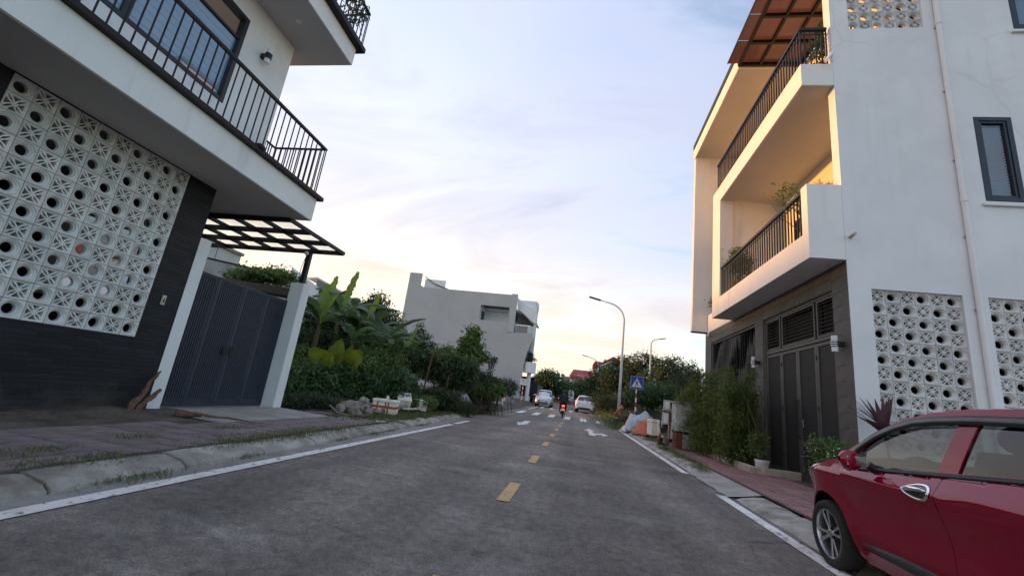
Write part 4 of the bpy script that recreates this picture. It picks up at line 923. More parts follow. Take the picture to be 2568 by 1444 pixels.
# planting on the balconies
def bush(name, label, blobs, n, size, leaf, base, width=None, cat='plant', droop=.3, stems=5, group=None, shell=.35, sr=.01):
    t = thing(name, label, cat, base, group); b = Vector(base)
    v, f = cloud([(Vector(c), r) for c, r in blobs], n, size, width, droop=droop, shell=shell); raw('foliage', v, f, leaf, t)
    mb = MB()
    for k in range(stems):
        c, r = blobs[k % len(blobs)]; c = Vector(c); e = c+Vector((random.uniform(-.6, .6)*r[0], random.uniform(-.6, .6)*r[1], random.uniform(-.2, .6)*r[2]))
        mid = (b+e)/2+Vector((random.uniform(-.08, .08), random.uniform(-.08, .08), 0)); mb.tube([b+Vector((random.uniform(-.05, .05), random.uniform(-.05, .05), 0)), mid, e], [sr, sr*.8, sr*.4], 5)
    mb.build('stem', BARK, t); return t
def pot(c, r, h, m, parent=None):
    return MB().lathe(c, [(0, .01), (r*.72, .01), (r, h), (r*.9, h), (r*.88, h-.03), (0, h-.03)], 16)
t = bush('potted_shrub', 'leafy shrub at the far end of the first balcony behind the railing', [((4.55, 13.4, 5.95), (.22, .42, .42)), ((4.6, 13.0, 5.7), (.2, .3, .3))], 1300, .09, LEAF_M, (4.6, 13.3, 5.25))
pot((4.6, 13.3, 4.952), .2, .32, CONCD).build('pot', CONCD, t, smooth=40)
t = bush('potted_shrub', 'green pot plant leaning over the first balcony rail', [((4.3, 9.75, 6.42), (.12, .30, .10)), ((4.25, 10.2, 6.28), (.06, .2, .10)), ((4.5, 9.5, 6.1), (.12, .2, .2))], 150, .13, LEAF_M, (4.6, 9.4, 5.25), .06, droop=.5, stems=3)
pot((4.6, 9.4, 4.952), .17, .32, CONCD).build('pot', CONCD, t, smooth=40)
t = thing('bare_shrub', 'bare branched bonsai shrub behind the end pier of the first balcony', 'plant', (4.75, 8.98, 4.95)); mb = MB(); rnd = random.Random(5)
def branch(mb, p, d, l, r, dep):
    q = p+d*l; mb.tube([p, (p+q)/2+Vector((rnd.uniform(-.03, .03),)*3)*l*2, q], [r, r*.85, r*.65], 5, cap=False)
    if dep:
        for _ in range(3 if dep > 2 else 2):
            e = (d+Vector((rnd.uniform(-.8, .8), rnd.uniform(-.8, .8), rnd.uniform(-.2, .7)))).normalized(); branch(mb, q, e, l*.72, r*.62, dep-1)
for bx_, by_ in ((4.75, 9.0), (4.6, 9.25), (4.9, 9.1)): branch(mb, Vector((bx_, by_, 5.25)), Vector((0, 0.05, 1)), .36, .016, 5)
mb.build('branches', BARK, t)
v, f = cloud([(Vector((4.7, 9.0, 6.1)), (.32, .30, .16))], 420, .045, .02, shell=.2); raw('foliage', v, f, LEAF_O, t); pot((4.75, 9.0, 4.952), .2, .34, CONCD).build('pot', CONCD, t, smooth=40)
t = bush('potted_shrub', 'dark bushy plant under the brown pergola by the upper rail', [((5.3, 9.3, 9.85), (.3, .35, .75)), ((5.0, 9.2, 10.3), (.18, .2, .5))], 1200, .11, LEAF_D, (5.3, 9.3, 9.2))
pot((5.3, 9.3, 8.905), .2, .34, CONCD).build('pot', CONCD, t, smooth=40)
bush('potted_shrub', 'small shrub on the parapet by the tall far fin', [((4.75, 16.3, 5.35), (.16, .45, .3))], 500, .07, LEAF_M, (4.9, 16.3, 5.1))
# ------------------------------------------------------------------ the red hatchback
PAINT = mat('red_car_paint', (0.265, 0.0030, 0.026), (0.245, 0.0027, 0.023), rough=0.6, coat=1.0, spec=0.0, metal=0.0, scale=300)
CGLASS = glassmat('car_glass', (0.42, 0.47, 0.45), 1.6)
CGLASSD = mat('dark_visor', (0.035, 0.036, 0.038), rough=0.28, spec=0.5)
CAR = thing('parked_car', 'dark red hatchback parked half on the pavement at the right', 'car', (0, 0, 0), None)
def lerp_pts(p, x):
    for (a, b), (c, d) in zip(p, p[1:]):
        if (a <= x <= c) or (a >= x >= c):
            t = (x-a)/(c-a) if c != a else 0; t2 = t*t*(3-2*t)*.3+t*.7; return b+(d-b)*t2
    return p[0][1] if abs(x-p[0][0]) < abs(x-p[-1][0]) else p[-1][1]
TOP = [(0.72, 0.58), (0.64, 0.67), (0.52, 0.748), (0.30, 0.832), (0.05, 0.905), (-0.18, 0.965), (-0.34, 1.08), (-0.59, 1.245), (-0.84, 1.352), (-1.08, 1.408), (-1.36, 1.437), (-1.75, 1.447), (-2.2, 1.432), (-2.6, 1.385), (-2.80, 1.32), (-2.90, 1.18), (-3.00, 1.0), (-3.05, 0.7), (-3.03, 0.3)]
def top(u):
    return lerp_pts(TOP, u)
def belt(u): return 0.925-0.088*(u+0.64) if u < -0.1 else 0.925-0.088*0.54
def crease(u): return 0.835-0.022*(u) if u < 0.2 else 0.83-0.25*(u-.2)
def plan(u):
    if u > -0.05: return 0.83-0.34*max(0, (u+.05)/.77)**2.3
    if u < -2.3: return 0.83-0.16*((-2.3-u)/.75)**2
    return 0.83
def wid(u, z):
    b = belt(u); c = crease(u); w0 = plan(u)
    zz_ = min(z, b); t = zz_-c
    if t > 0: d = -(0.82*t+0.2*t*t)
    else: d = -(0.085*-t+0.10*t*t) - (0.35*max(0, 0.30-zz_)**1.0)*0.6
    # a shallow hollow along the doors, swelling again low down
    d += -0.014*math.exp(-((zz_-0.62)/0.13)**2)+0.012*math.exp(-((zz_-0.40)/0.09)**2)
    if z > b: g = z-b; d -= 0.012+0.30*g+0.16*g*g
    # fender swell over the wheels
    for uc in (0.0, -2.425):
        r = math.hypot(u-uc, z-.285); d += 0.020*math.exp(-((r-.36)/.10)**2)
    return max(w0+d, 0.05)
def pip(p, poly):
    c = False; n = len(poly)
    for i in range(n):
        (x1, y1), (x2, y2) = poly[i], poly[(i+1) % n]
        if (y1 > p[1]) != (y2 > p[1]) and p[0] < (x2-x1)*(p[1]-y1)/(y2-y1)+x1: c = not c
    return c
def dens(poly, st):
    o = []
    for i in range(len(poly)):
        a, b = Vector(poly[i]), Vector(poly[(i+1) % len(poly)]); n = max(1, int((b-a).length/st))
        o += [tuple(a+(b-a)*k/n) for k in range(n)]
    return o
def panel(name, poly, m, parent, off=0.0, holes=(), side=1, st=0.035, thick=0.012, lab=None, fn=None):
    "a piece of the car's flank: outline in (u, z), laid on the flank surface, edges turned in"
    fn = fn or wid
    P = dens(poly, st); H = [dens(h, st) for h in holes]
    pts = []; ed = []
    for lp_ in [P]+H:
        b = len(pts); pts += lp_; ed += [(b+i, b+(i+1) % len(lp_)) for i in range(len(lp_))]
    nb = len(pts)
    us = [p[0] for p in P]; zs = [p[1] for p in P]; k = 0
    u = min(us)+st/2
    while u < max(us):
        z = min(zs)+st/2
        while z < max(zs):
            if pip((u, z), P) and not any(pip((u, z), h) for h in H): pts.append((u, z))
            z += st
        u += st
    vs, es, fs, *_ = delaunay_2d_cdt([Vector(p) for p in pts], ed, [], 0, 1e-6)
    mb = MB(); nrm = []
    def p3(u, z, o): return (-(fn(u, z)+o)*side, u, z)
    def n3(u, z):
        e = .004; du = (fn(u+e, z)-fn(u-e, z))/(2*e); dz = (fn(u, z+e)-fn(u, z-e))/(2*e); return Vector((-side, -du, -dz)).normalized()
    for v_ in vs: mb.v.append(p3(v_.x, v_.y, off)); nrm.append(n3(v_.x, v_.y))
    E = set()
    for f in fs:
        c = sum((vs[i] for i in f), Vector((0, 0)))/3
        if pip(c, P) and not any(pip(c, h) for h in H):
            a, b_, c_ = (vs[i] for i in f); ccw = (b_-a).cross(c_-a) > 0
            f = tuple(f) if (ccw == (side < 0)) else tuple(f[::-1])
            mb.f.append(f)
            for i in range(3): E.add((f[i], f[(i+1) % 3]))
    if thick:
        rim = {}
        for a, b_ in list(E):
            if (b_, a) not in E:
                for i in (a, b_):
                    if i not in rim: rim[i] = len(mb.v); mb.v.append(p3(vs[i].x, vs[i].y, off-thick)); nrm.append(nrm[i])
                mb.f.append((b_, a, rim[a], rim[b_]))
    o = mb.build(name, m, parent, smooth=True, local=True, lab=lab)
    o.data.normals_split_custom_set_from_vertices(nrm)
    return o
def arch(uc, r, a0, a1, n=16): return [(uc+r*math.cos(a0+(a1-a0)*i/n), .285+r*math.sin(a0+(a1-a0)*i/n)) for i in range(n+1)]
G = 0.004
def flank(side):
    par = CAR
    AR = 0.362
    s_f = math.asin((0.22-.285)/AR)
    hood_edge = [(u, top(u)) for u in (-0.17, 0.05, 0.2, 0.35, 0.5, 0.6, 0.66)]
    fender = hood_edge+[(0.69, .55), (0.68, .35), (0.62, .22)]+arch(0, AR, s_f+0.0, PI-s_f)+[(-0.42, .20), (-0.44, .30), (-0.37, .55), (-0.31, .80), (-0.30, belt(-.3)+.0)]
    panel('front_wing', fender, PAINT, par, side=side)
    A, B, C = -1.40, -2.30, -3.03
    fd = [(-0.30-G, belt(-.3)), (-0.31-G, .80), (-0.37-G, .55), (-0.44-G, .30), (A-.01+G, .29), (A+G, .6), (A+.065+G, belt(A+.065)), (-1.0, belt(-1.0)), (-.6, belt(-.6))]
    d1 = panel('front_door', fd, PAINT, par, side=side)
    rd = [(A+.065-G, belt(A+.065)), (A-G, .6), (A-.01-G, .29), (-2.05, .29)]+arch(-2.425, AR+.012, math.radians(18), math.radians(60), 6)+[(-2.22, .75), (-2.36, belt(-2.36)), (-2.0, belt(-2.0)), (-1.7, belt(-1.7))]
    d2 = panel('rear_door', rd, PAINT, par, side=side)
    rq = [(-2.36-G, belt(-2.36)), (-2.22-G, .75)]+[p for p in arch(-2.425, AR, math.radians(62), PI-s_f)]+[(-2.80, .22), (-3.0, .25), (-3.04, .6), (-3.0, 1.0), (-2.93, belt(-2.93)), (-2.6, belt(-2.6))]
    panel('rear_wing', rq, PAINT, par, side=side)
    sill = [(-0.43, .285), (-0.41, .175), (-2.08, .175), (-2.06, .285), (-1.5, .285)]
    panel('sill', sill, PAINT, par, side=side, off=-.004)
    wf = [(-.40, .945), (-.44, 1.04), (-.54, 1.135), (-.70, 1.238), (-.88, 1.31), (-1.06, 1.35), (-1.345, 1.372), (-1.262, belt(-1.262)+.025), (-1.0, belt(-1.0)+.022), (-.6, belt(-.6)+.02)]
    wr = [(-1.485, 1.372), (-1.75, 1.382), (-2.1, 1.355), (-2.32, 1.30), (-2.37, 1.2), (-2.34, belt(-2.34)+.03), (-1.9, belt(-1.9)+.027), (-1.415, belt(-1.415)+.026)]
    cab = [(u, top(u)-0.0) for u in (-.185, -.24, -.30, -.42, -.55, -.68, -.80, -.92, -1.05, -1.2, -1.35, -1.55, -1.75, -2.0, -2.2, -2.4, -2.6, -2.72, -2.8, -2.86)]+[(-2.92, belt(-2.92)+.004), (-2.4, belt(-2.4)+.004), (-1.7, belt(-1.7)+.004), (-1.0, belt(-1.0)+.004), (-.4, belt(-.4)+.004), (-.22, belt(-.22)+.004)]
    panel('cab_frame', cab, PAINT, par, side=side, holes=[wf, wr], thick=.03)
    panel('side_window', wf, CGLASS, par, side=side, off=-.012, thick=0)
    panel('side_window', wr, CGLASS, par, side=side, off=-.012, thick=0)
    def rimtrim(pts, wd, m, off, name, par_):                       # a strip along a run of points
        rows = []
        for (u, z) in pts: rows.append([(-(wid(u, z)+off)*side, u, z), (-(wid(u, z+wd)+off+.003)*side, u, z+wd)])
        mb = MB(); mb.grid(rows); 
        if side > 0: mb.f = [f[::-1] for f in mb.f]
        o = mb.build(name, m, par_, smooth=True, local=True); md = o.modifiers.new('thick', 'SOLIDIFY'); md.thickness = .008; md.offset = 0
    rimtrim([(u, belt(u)-.006) for u in np.arange(-.50, -2.35, -.06)], .026, BLACKP, .006, 'belt_moulding', par)
    up = [(-.37, 1.02), (-.46, 1.105), (-.60, 1.20), (-.78, 1.28), (-.96, 1.335), (-1.15, 1.355), (-1.36, 1.368), (-1.5, 1.372), (-1.75, 1.372), (-2.05, 1.355), (-2.30, 1.305)]
    rimtrim([(u, z-.036) for u, z in up], .060, CGLASSD, .016, 'rain_visor', par)
    sail = [(-.26, belt(-.3)+.012), (-.37, 1.045), (-.50, 1.06), (-.50, .945)]
    panel('mirror_triangle', sail, BLACKP, par, side=side, off=.004, thick=.004)
    mo = []
    for i in range(30):
        u = -.47-1.62*i/29; hh = .088*min(1, .12+i/9); zc = .335-.012*i/29; mo.append((u, zc, hh))
    rows = [[(-(wid(u, zc)+.002)*side, u, zc-h/2), (-(wid(u, zc)+.017)*side, u, zc-h*.3), (-(wid(u, zc)+.017)*side, u, zc+h*.3), (-(wid(u, zc)+.002)*side, u, zc+h/2)] for u, zc, h in mo]
    mb = MB(); mb.grid(rows)
    if side > 0: mb.f = [f[::-1] for f in mb.f]
    mb.build('side_moulding', mat('grey_plastic', (.05, .05, .05), (.04, .04, .04), rough=.55, scale=40, bump=.1, bscale=300), par, smooth=60, local=True)
    # headlight swept back over the wing
    hl = [(.10, .882), (.30, .823), (.48, .755), (.60, .69), (.665, .63), (.61, .60), (.52, .64), (.40, .70), (.26, .78)]
    h = panel('headlight', hl, mat('headlight_shell', (.80, .80, .82), (.6, .6, .62), rough=.12, metal=.6, scale=14), par, side=side, off=.005, thick=.01)
    # handles
    for hd, uc, zc in ((d1, -1.20, .862), (d2, -2.14, .892)):
        mb = MB(); n = 26; rr = []
        for i in range(n):
            a = 2*PI*i/n; x = .118*math.cos(a); y = .047*math.sin(a)*(1-.35*math.cos(a)); rr.append((uc+x, zc+y+.05*x*-.6))
        for k in range(8):
            b = 2*PI*k/8; row = []
            for u, z in rr:
                s_ = 1+.085*math.cos(b)*1.0; uu = uc+(u-uc)*s_; zq = zc+(z-zc)*(1+.20*math.cos(b)*.9); row.append((-(wid(uu, zq)+.004+.007*math.sin(b))*side, uu, zq))
            row.append(row[0]); rr2 = row; mb.v += rr2
        m_ = n+1
        for k in range(8):
            for i in range(n):
                a = k*m_+i; b2 = ((k+1) % 8)*m_+i; mb.f.append((a, a+1, b2+1, b2) if side > 0 else (b2, b2+1, a+1, a))
        dh = mb.build('door_handle', CHROME, hd, smooth=True, local=True)
        bowl = [(uc+(u-uc)*.97, zc+(z-zc)*.93) for u, z in rr]
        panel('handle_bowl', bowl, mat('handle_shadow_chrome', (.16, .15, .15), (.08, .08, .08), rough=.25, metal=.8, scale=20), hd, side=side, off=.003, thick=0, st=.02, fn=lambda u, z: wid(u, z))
        pts = [(-(wid(uc+x, zc+.012)+.022*(1-(x/.11)**2)+.008)*side, uc+x, zc+.016-.1*x-.9*x*x) for x in np.linspace(-.105, .105, 9)]
        MB().tube(pts, [.006, .012, .015, .016, .016, .016, .015, .012, .006], 8).build('handle_bar', CHROME, hd, smooth=True, local=True)
    # door mirror
    mb = MB(); c = Vector((-(wid(-.5, .97)+.14)*side, -.655, .985)); rows = []
    for i in range(11):
        t_ = i/10; row = []
        e = math.sin(PI*min(.98, max(.02, t_)))**.55
        x = -(.02+.185*t_)*side
        for k in range(14):
            a = 2*PI*k/14; cy, cz = math.cos(a), math.sin(a); cy = math.copysign(abs(cy)**.7, cy); cz = math.copysign(abs(cz)**.7, cz)
            row.append((c.x+.085*side+x, c.y+.01+(.085*cy if cy > 0 else .055*cy)*e-.03*t_, c.z+.080*cz*e+.012*t_))
        rows.append(row+[row[0]])
    mb.grid(rows)
    if side > 0: mb.f = [f[::-1] for f in mb.f]
    mir = mb.build('door_mirror', PAINT, par, smooth=True, local=True)
    MB().obox((c.x-.012*side, c.y-.052, c.z+.004), (.070, 0, 0), (.0, .004, 0), (0, 0, .036)).build('mirror_glass', CHROME, mir, local=True, bevel=.004)
    MB().tube([(c.x+.10*side, c.y, c.z-.02), (c.x+.17*side, c.y-.02, c.z-.065)], [.03, .035], 8).build('mirror_arm', BLACKP, mir, local=True)
flank(1); flank(-1)
# skins across the car: bonnet, windscreen, roof, tailgate, bumpers
def skin(name, us, m, crown=0.045, bow=0.0, inset=0.0, n=13, zfun=None, lo=0.0, sc=1.0):
    rows = []
    for u in us:
        z = (zfun or top)(u); w0 = wid(u, z)*sc; row = []
        for k in range(n):
            s_ = -1+2*k/(n-1); row.append((-w0*s_, u+bow*(1-s_*s_), z+crown*(1-s_*s_)+lo))
        rows.append(row)
    mb = MB(); mb.grid(rows); mb.f = [f[::-1] if mb_normal_down(mb, f) else f for f in mb.f]
    return mb.build(name, m, CAR, smooth=True, local=True)
def mb_normal_down(mb, f):
    a, b, c = (Vector(mb.v[i]) for i in f[:3]); n_ = (b-a).cross(c-a); return n_.dot((a-Vector((0, -1.2, .5)))) < 0
def ulist(a, b, n): return [a+(b-a)*i/n for i in range(n+1)]
skin('bonnet', ulist(.645, -.17, 14), PAINT, .055, .06)
skin('windscreen', ulist(-.18, -.82, 10), CGLASS, .04, .20)
skin('roof', ulist(-.82, -2.72, 20), PAINT, .045, .06)
skin('tailgate', ulist(-2.72, -3.05, 8), PAINT, .03, -.06)
def nose(name, u0, zs, m, bow):
    rows = []
    for z in zs:
        u = u0 if not callable(u0) else u0(z); w0 = wid(u, z); rows.append([(-w0*s_, u+bow*(1-abs(s_)**2.4), z) for s_ in [-1+2*k/14 for k in range(15)]])
    mb = MB(); mb.grid(rows); mb.f = [f[::-1] if mb_normal_down(mb, f) else f for f in mb.f]
    return mb.build(name, m, CAR, smooth=True, local=True)
nose('front_bumper', lambda z: .69-.10*max(0, z-.55)/.15-.06*max(0, .35-z)/.13, [.22, .28, .35, .45, .55, .62, .70], PAINT, .085)
nose('grille', lambda z: .697, [.40, .52], BLACKP, .09)
nose('rear_bumper', lambda z: -3.04+.05*max(0, .35-z)/.1, [.25, .35, .5, .7, .9, 1.0], PAINT, -.07)
# dark inner shell, arches and floor so gaps read dark
mb = MB(); mb.box(-.68, .68, -2.9, .05, .19, .26); mb.box(-.48, .48, .05, .6, .19, .26); mb.build('underbody', BLACKP, CAR, local=True)
for side in (1, -1):
    mb = MB(); rows = []
    for u in ulist(.6, -2.95, 70):
        rr = min(math.hypot(u, 0), math.hypot(u+2.425, 0)); zb = .18
        for uc in (0, -2.425):
            d_ = abs(u-uc)
            if d_ < .36: zb = max(zb, .285+math.sqrt(.36**2-d_**2))
        zt = min(belt(u), top(u))-.02; zb = min(zb, zt-.01)
        rows.append([(-(wid(u, zb+(zt-zb)*k/6)-.035)*side, u, zb+(zt-zb)*k/6) for k in range(7)])
    mb.grid(rows); mb.build('inner_panel', BLACKP, CAR, local=True)
    for uc in (0, -2.425):
        mb = MB(); mb.grid([[(-x*side, uc+.362*math.cos(a), .285+.362*math.sin(a)) for x in (.50, .70)] for a in ulist(math.radians(-16), math.radians(196), 20)])
        mb.grid([[(-.50*side, uc+r*math.cos(a), .285+r*math.sin(a)) for r in (0, .36)] for a in ulist(math.radians(-16), math.radians(196), 20)])
        mb.build('wheel_arch', BLACKP, CAR, local=True)
# wheels
def wheel(uc, side):
    x0 = -.722*side
    wl = bpy.data.objects.new('wheel', None); COL.objects.link(wl); wl.parent = CAR; OFF[wl.name] = Vector()
    sg = -side
    def P(h): return h*sg
    prof = [(.195, .06), (.20, .075), (.225, .088), (.255, .090), (.275, .078), (.284, .055), (.285, .0), (.285, -.05), (.275, -.085), (.23, -.09), (.195, -.07)]
    def lat(prof, m, name, n=40, sm=True):
        mb = MB().lathe((x0, uc, .285), [(r, P(h)) for r, h in prof], n, 'x')
        if sg < 0: mb.f = [f[::-1] for f in mb.f]
        mb.f = [f[::-1] for f in mb.f]
        return mb.build(name, m, wl, smooth=35, local=True)
    lat(prof, RUBBER, 'tyre')
    for r in (.276, ):
        pass
    rim = lat([(.198, .062), (.205, .078), (.196, .080), (.190, .060), (.184, .02), (.18, -.06)], STEEL, 'rim')
    lat([(.18, .000), (.02, .004), (0, .004)], BLACKP, 'wheel_well')
    mb = MB()
    for k in range(8):
        a = 2*PI*k/8+.2*(k % 2); d = Vector((0, math.cos(a), math.sin(a))); q = Vector((0, -math.sin(a), math.cos(a))); c = Vector((x0, uc, .285))
        p0 = c+d*.03+Vector((P(.058), 0, 0)); p1 = c+d*.192+q*.012*(1 if k % 2 else -1)+Vector((P(.068), 0, 0))
        mb.add([p0+q*.010, p0-q*.010, p1-q*.014, p1+q*.014, p0+q*.010-Vector((P(.03), 0, 0)), p0-q*.010-Vector((P(.03), 0, 0)), p1-q*.014-Vector((P(.03), 0, 0)), p1+q*.014-Vector((P(.03), 0, 0))],
               [(0, 1, 2, 3), (0, 4, 5, 1), (1, 5, 6, 2), (2, 6, 7, 3), (3, 7, 4, 0)])
    mb.build('spoke', STEEL, rim, local=True, bevel=.003)
    lat([(.042, .045), (.042, .066), (.030, .072), (0, .073)], STEEL, 'hub_cap', 20)
    for k in range(4):
        a = 2*PI*k/4+.4; MB().tube([(x0+P(.05), uc+.05*math.cos(a), .285+.05*math.sin(a)), (x0+P(.070), uc+.05*math.cos(a), .285+.05*math.sin(a))], .008, 6).build('wheel_nut', BLACKP, rim, local=True)
for sd in (1, -1):
    for uc in (0, -2.425): wheel(uc, sd)
# interior
SEAT = mat('beige_seat_fabric', (.22, .20, .18), (.15, .14, .125), rough=.9, scale=20, bump=.2, bscale=200)
for x in (-.36, .36):
    for u, nm in ((-1.05, 'front_seat'), (-1.85, 'rear_seat')):
        mb = MB(); rows = []
        for i in range(9):
            t_ = i/8; z = .55+.62*t_; wv = .25-.05*t_**2; row = []
            for k in range(12):
                a = 2*PI*k/12; cx, cy = math.cos(a), math.sin(a); row.append((x+wv*math.copysign(abs(cx)**.5, cx), u-.18-.22*t_+.09*math.copysign(abs(cy)**.6, cy), z))
            rows.append(row+[row[0]])
        mb.grid(rows); mb.box(x-.25, x+.25, u-.2, u+.32, .42, .56)
        s_ = mb.build(nm, SEAT, CAR, smooth=50, local=True)
        MB().sphere((x, u-.43, 1.26), .11, 12, 8, (1.25, .5, .85)).build('headrest', SEAT, s_, smooth=True, local=True)
mb = MB(); rows = []
for u, z in ((-.14, .93), (-.30, .965), (-.48, .955), (-.56, .90), (-.54, .70), (-.5, .45)): rows.append([(xx, u, z) for xx in np.linspace(-.68, .68, 9)])
mb.grid(rows); mb.build('dashboard', BLACKP, CAR, smooth=True, local=True)
mb = MB(); c = Vector((-.36, -.66, .90)); ax = Vector((0, -.9, .45)).normalized(); e1 = Vector((1, 0, 0)); e2 = ax.cross(e1)
mb.tube([c+e1*.175*math.cos(a)+e2*.175*math.sin(a) for a in ulist(0, 2*PI, 24)], .015, 8); mb.obox(c, e1*.17, e2*.03, ax*.012); mb.obox(c-e2*.08, e1*.03, e2*.09, ax*.012); mb.build('steering_wheel', BLACKP, CAR, smooth=50, local=True)
mb = MB(); mb.box(-.72, .72, -2.9, -.2, .27, .40); mb.build('cabin_floor', BLACKP, CAR, local=True)
SC = 0.955
CAR.scale = (SC, SC, SC); CAR.location = (2.30+.80*SC, 4.56, .024); CAR.rotation_euler = (0, math.radians(-2.0), 0)
# ------------------------------------------------------------------ things along the right pavement
def rp(x, y, z=0.13): return Vector((x, y, z))
# planter kerb and the bamboo hedge
t = thing('planter_kerb', 'low cream concrete kerb edging the bamboo hedge bed', 'kerb', (3.85, 12.5, .11))
CREAM = mat('cream_painted_concrete', (.46, .40, .31), (.34, .30, .235), rough=.9, scale=5, bump=.3, bscale=60)
MB().box(3.74, 3.86, 10.35, 14.4, .10, .27).build('curb', CREAM, t, bevel=.01); MB().box(3.862, 4.75, 10.35, 10.47, .10, .27).build('curb', CREAM, t, bevel=.01)
mound('soil', 3.87, 4.84, 10.48, 17.6, lambda x, y: .17+.03*nz(x, y, 3), SOIL, .2)
t = thing('bamboo_hedge', 'bushy olive green bamboo hedge in front of the slatted window', 'hedge', (4.2, 12.6, .15))
bl = []
rnd = random.Random(3)
for i in range(26):
    y = 11.15+3.75*(i/25); zt = 1.62+.75*rnd.random()+(.15 if 11.6 < y < 13.6 else 0)-(.40 if y < 11.2 else 0)
    x = 4.02+rnd.uniform(-.34, .2)-(.2 if y > 13.3 else 0)
    for z in (.45, .8, 1.15, 1.5, 1.8):
        if z < zt: bl.append((Vector((x+rnd.uniform(-.12, .12)-.1*(1-abs(z-1)), y, z+rnd.uniform(-.1, .1))), (.30, .21, .20)))
    bl.append((Vector((x, y, zt-.12)), (.20, .16, .26)))
LEAF_BB = leafmat('bamboo_leaf', (.066, .100, .024), (.102, .138, .034), trans=.4, island=.45)
v, f = cloud(bl, 32000, .12, .021, clump=34, spread=.75, droop=.35, shell=.6, up=.4); raw('foliage', v, f, LEAF_BB, t)
v, f = cloud(bl, 7000, .09, .016, clump=10, spread=.6, droop=.3, shell=.8, up=.5); raw('foliage', v, f, leafmat('bamboo_tip_leaf', (.13, .155, .035), (.17, .185, .045), trans=.45), t)
mb = MB()
for i in range(46):
    y = 10.6+4.2*rnd.random(); x = 4.2+rnd.uniform(-.25, .3); h = 1.3+.7*rnd.random(); mb.tube([(x, y, .15), (x+rnd.uniform(-.1, .1), y+rnd.uniform(-.1, .1), h*.6), (x+rnd.uniform(-.3, .15), y+rnd.uniform(-.25, .25), h)], [.010, .008, .004], 5)
mb.build('stem', mat('bamboo_cane', (.10, .11, .035), (.07, .075, .03), rough=.6), t)
t = bush('potted_shrub', 'small green shrub in a white ribbed pot beside the gate', [((4.0, 10.62, .82), (.17, .17, .22)), ((3.95, 10.55, .62), (.15, .14, .12))], 700, .06, LEAF_M, (4.02, 10.62, .3), cat='potted plant', sr=.006)
mb = MB(); rows = []
for j in range(9):
    h = j/8; r = .095+.05*h; rows.append([(4.02+(r+.004*math.cos(18*a+h*3.2))*math.cos(a), 10.45+(r+.004*math.cos(18*a+h*3.2))*math.sin(a), .13+.29*h) for a in ulist(0, 2*PI, 90)])
rows.append([(4.02+.12*math.cos(a), 10.45+.12*math.sin(a), .40) for a in ulist(0, 2*PI, 90)]); rows.append([(4.02, 10.45, .39)]*91); mb.grid(rows)
mb.build('pot', mat('white_ribbed_pot', (.62, .60, .56), (.42, .40, .36), rough=.6, scale=12), t, smooth=True)
# white flowered bush and the red cordyline by the wall
bl = [((4.55, 8.75, .55), (.22, .32, .3)), ((4.5, 8.55, .85), (.22, .28, .22)), ((4.45, 8.95, .9), (.2, .2, .2)), ((4.6, 8.35, .45), (.2, .25, .28)), ((4.5, 9.15, .6), (.2, .2, .25))]
t = bush('flowering_bush', 'low leafy bush dotted with white flowers before the gate', bl, 2600, .06, LEAF_M, (4.6, 8.7, .13), .034, cat='bush', sr=.008)
v, f = cloud([(Vector(c), r) for c, r in bl], 90, .035, .03, clump=3, shell=.92, spread=1.2); raw('flowers', v, f, mat('white_petal', (.75, .76, .66), (.68, .70, .58), rough=.7), t)
t = thing('cordyline', 'dark red strappy cordyline against the white wall behind the car', 'plant', (5.05, 8.1, .12))
MB().tube([(5.05, 8.1, .12), (5.05, 8.12, .7), (5.0, 8.14, 1.30)], [.025, .02, .016], 6).build('stem', BARK, t); lf0 = None
for k in range(44):
    a = k*2.4; el = .15+1.15*((k*.618) % 1); ln = .42+.28*((k*.37) % 1); mb = MB(); rows = []; d = Vector((math.cos(a)*math.cos(el), math.sin(a)*math.cos(el)*.8, math.sin(el))); q = d.cross(Vector((0, 0, 1))).normalized(); p = Vector((5.0, 8.14, 1.22+.12*((k*.77) % 1)))
    for j in range(6):
        s_ = j/5; c = p+d*ln*s_+Vector((0, 0, -.16*s_*s_*(1.3-el))); ww = .040*math.sin(PI*(.12+.88*s_)**.8)+.002; rows.append([tuple(c-q*ww), tuple(c+Vector((0, 0, -.006))), tuple(c+q*ww)])
    mb.grid(rows); mb.build('leaf', LEAF_RED, t, smooth=True)
# electrical cabinet on a brick plinth
t = thing('electrical_cabinet', 'grey-white metal electrical cabinet on red brick plinth', 'cabinet', (3.45, 14.5, .12))
CABM = mat('dirty_white_steel', (.50, .50, .47), (.38, .38, .355), rough=.5, scale=3, streak=((.2, .18, .15), .5, 8))
BRK = mat('red_painted_brick', (.23, .055, .048), (.15, .045, .04), rough=.85, scale=14, bump=.5, bscale=40, island=.15)
plm = MB().box(3.10, 3.86, 14.34, 14.86, .10, .60).build('plinth', BED, t); bb = None
for j in range(6):
    for face, n, st in (('y', 4, .19), ('x', 3, .17)):
        for i in range(n):
            z = .142+.083*j; o_ = (st/2 if j % 2 else 0)
            if face == 'y':
                xa = 3.10+st*i-.0+(0); c = (3.195+.19*i, 14.33, z); hx, hy = .091, .012
                if 3.24 < c[0] < 3.72: continue
            else: c = (3.09, 14.425+.17*i, z); hx, hy = .012, .081
            MB().box(c[0]-hx, c[0]+hx, c[1]-hy, c[1]+hy, z-.038, z+.038).build('brick', BRK, plm, bevel=.005, segs=1)
MB().box(3.27, 3.70, 14.300, 14.338, .16, .585).build('hatch', CABM, t, bevel=.006)
MB().box(3.06, 3.90, 14.30, 14.90, .61, .65).build('base_frame', BLACKP, t)
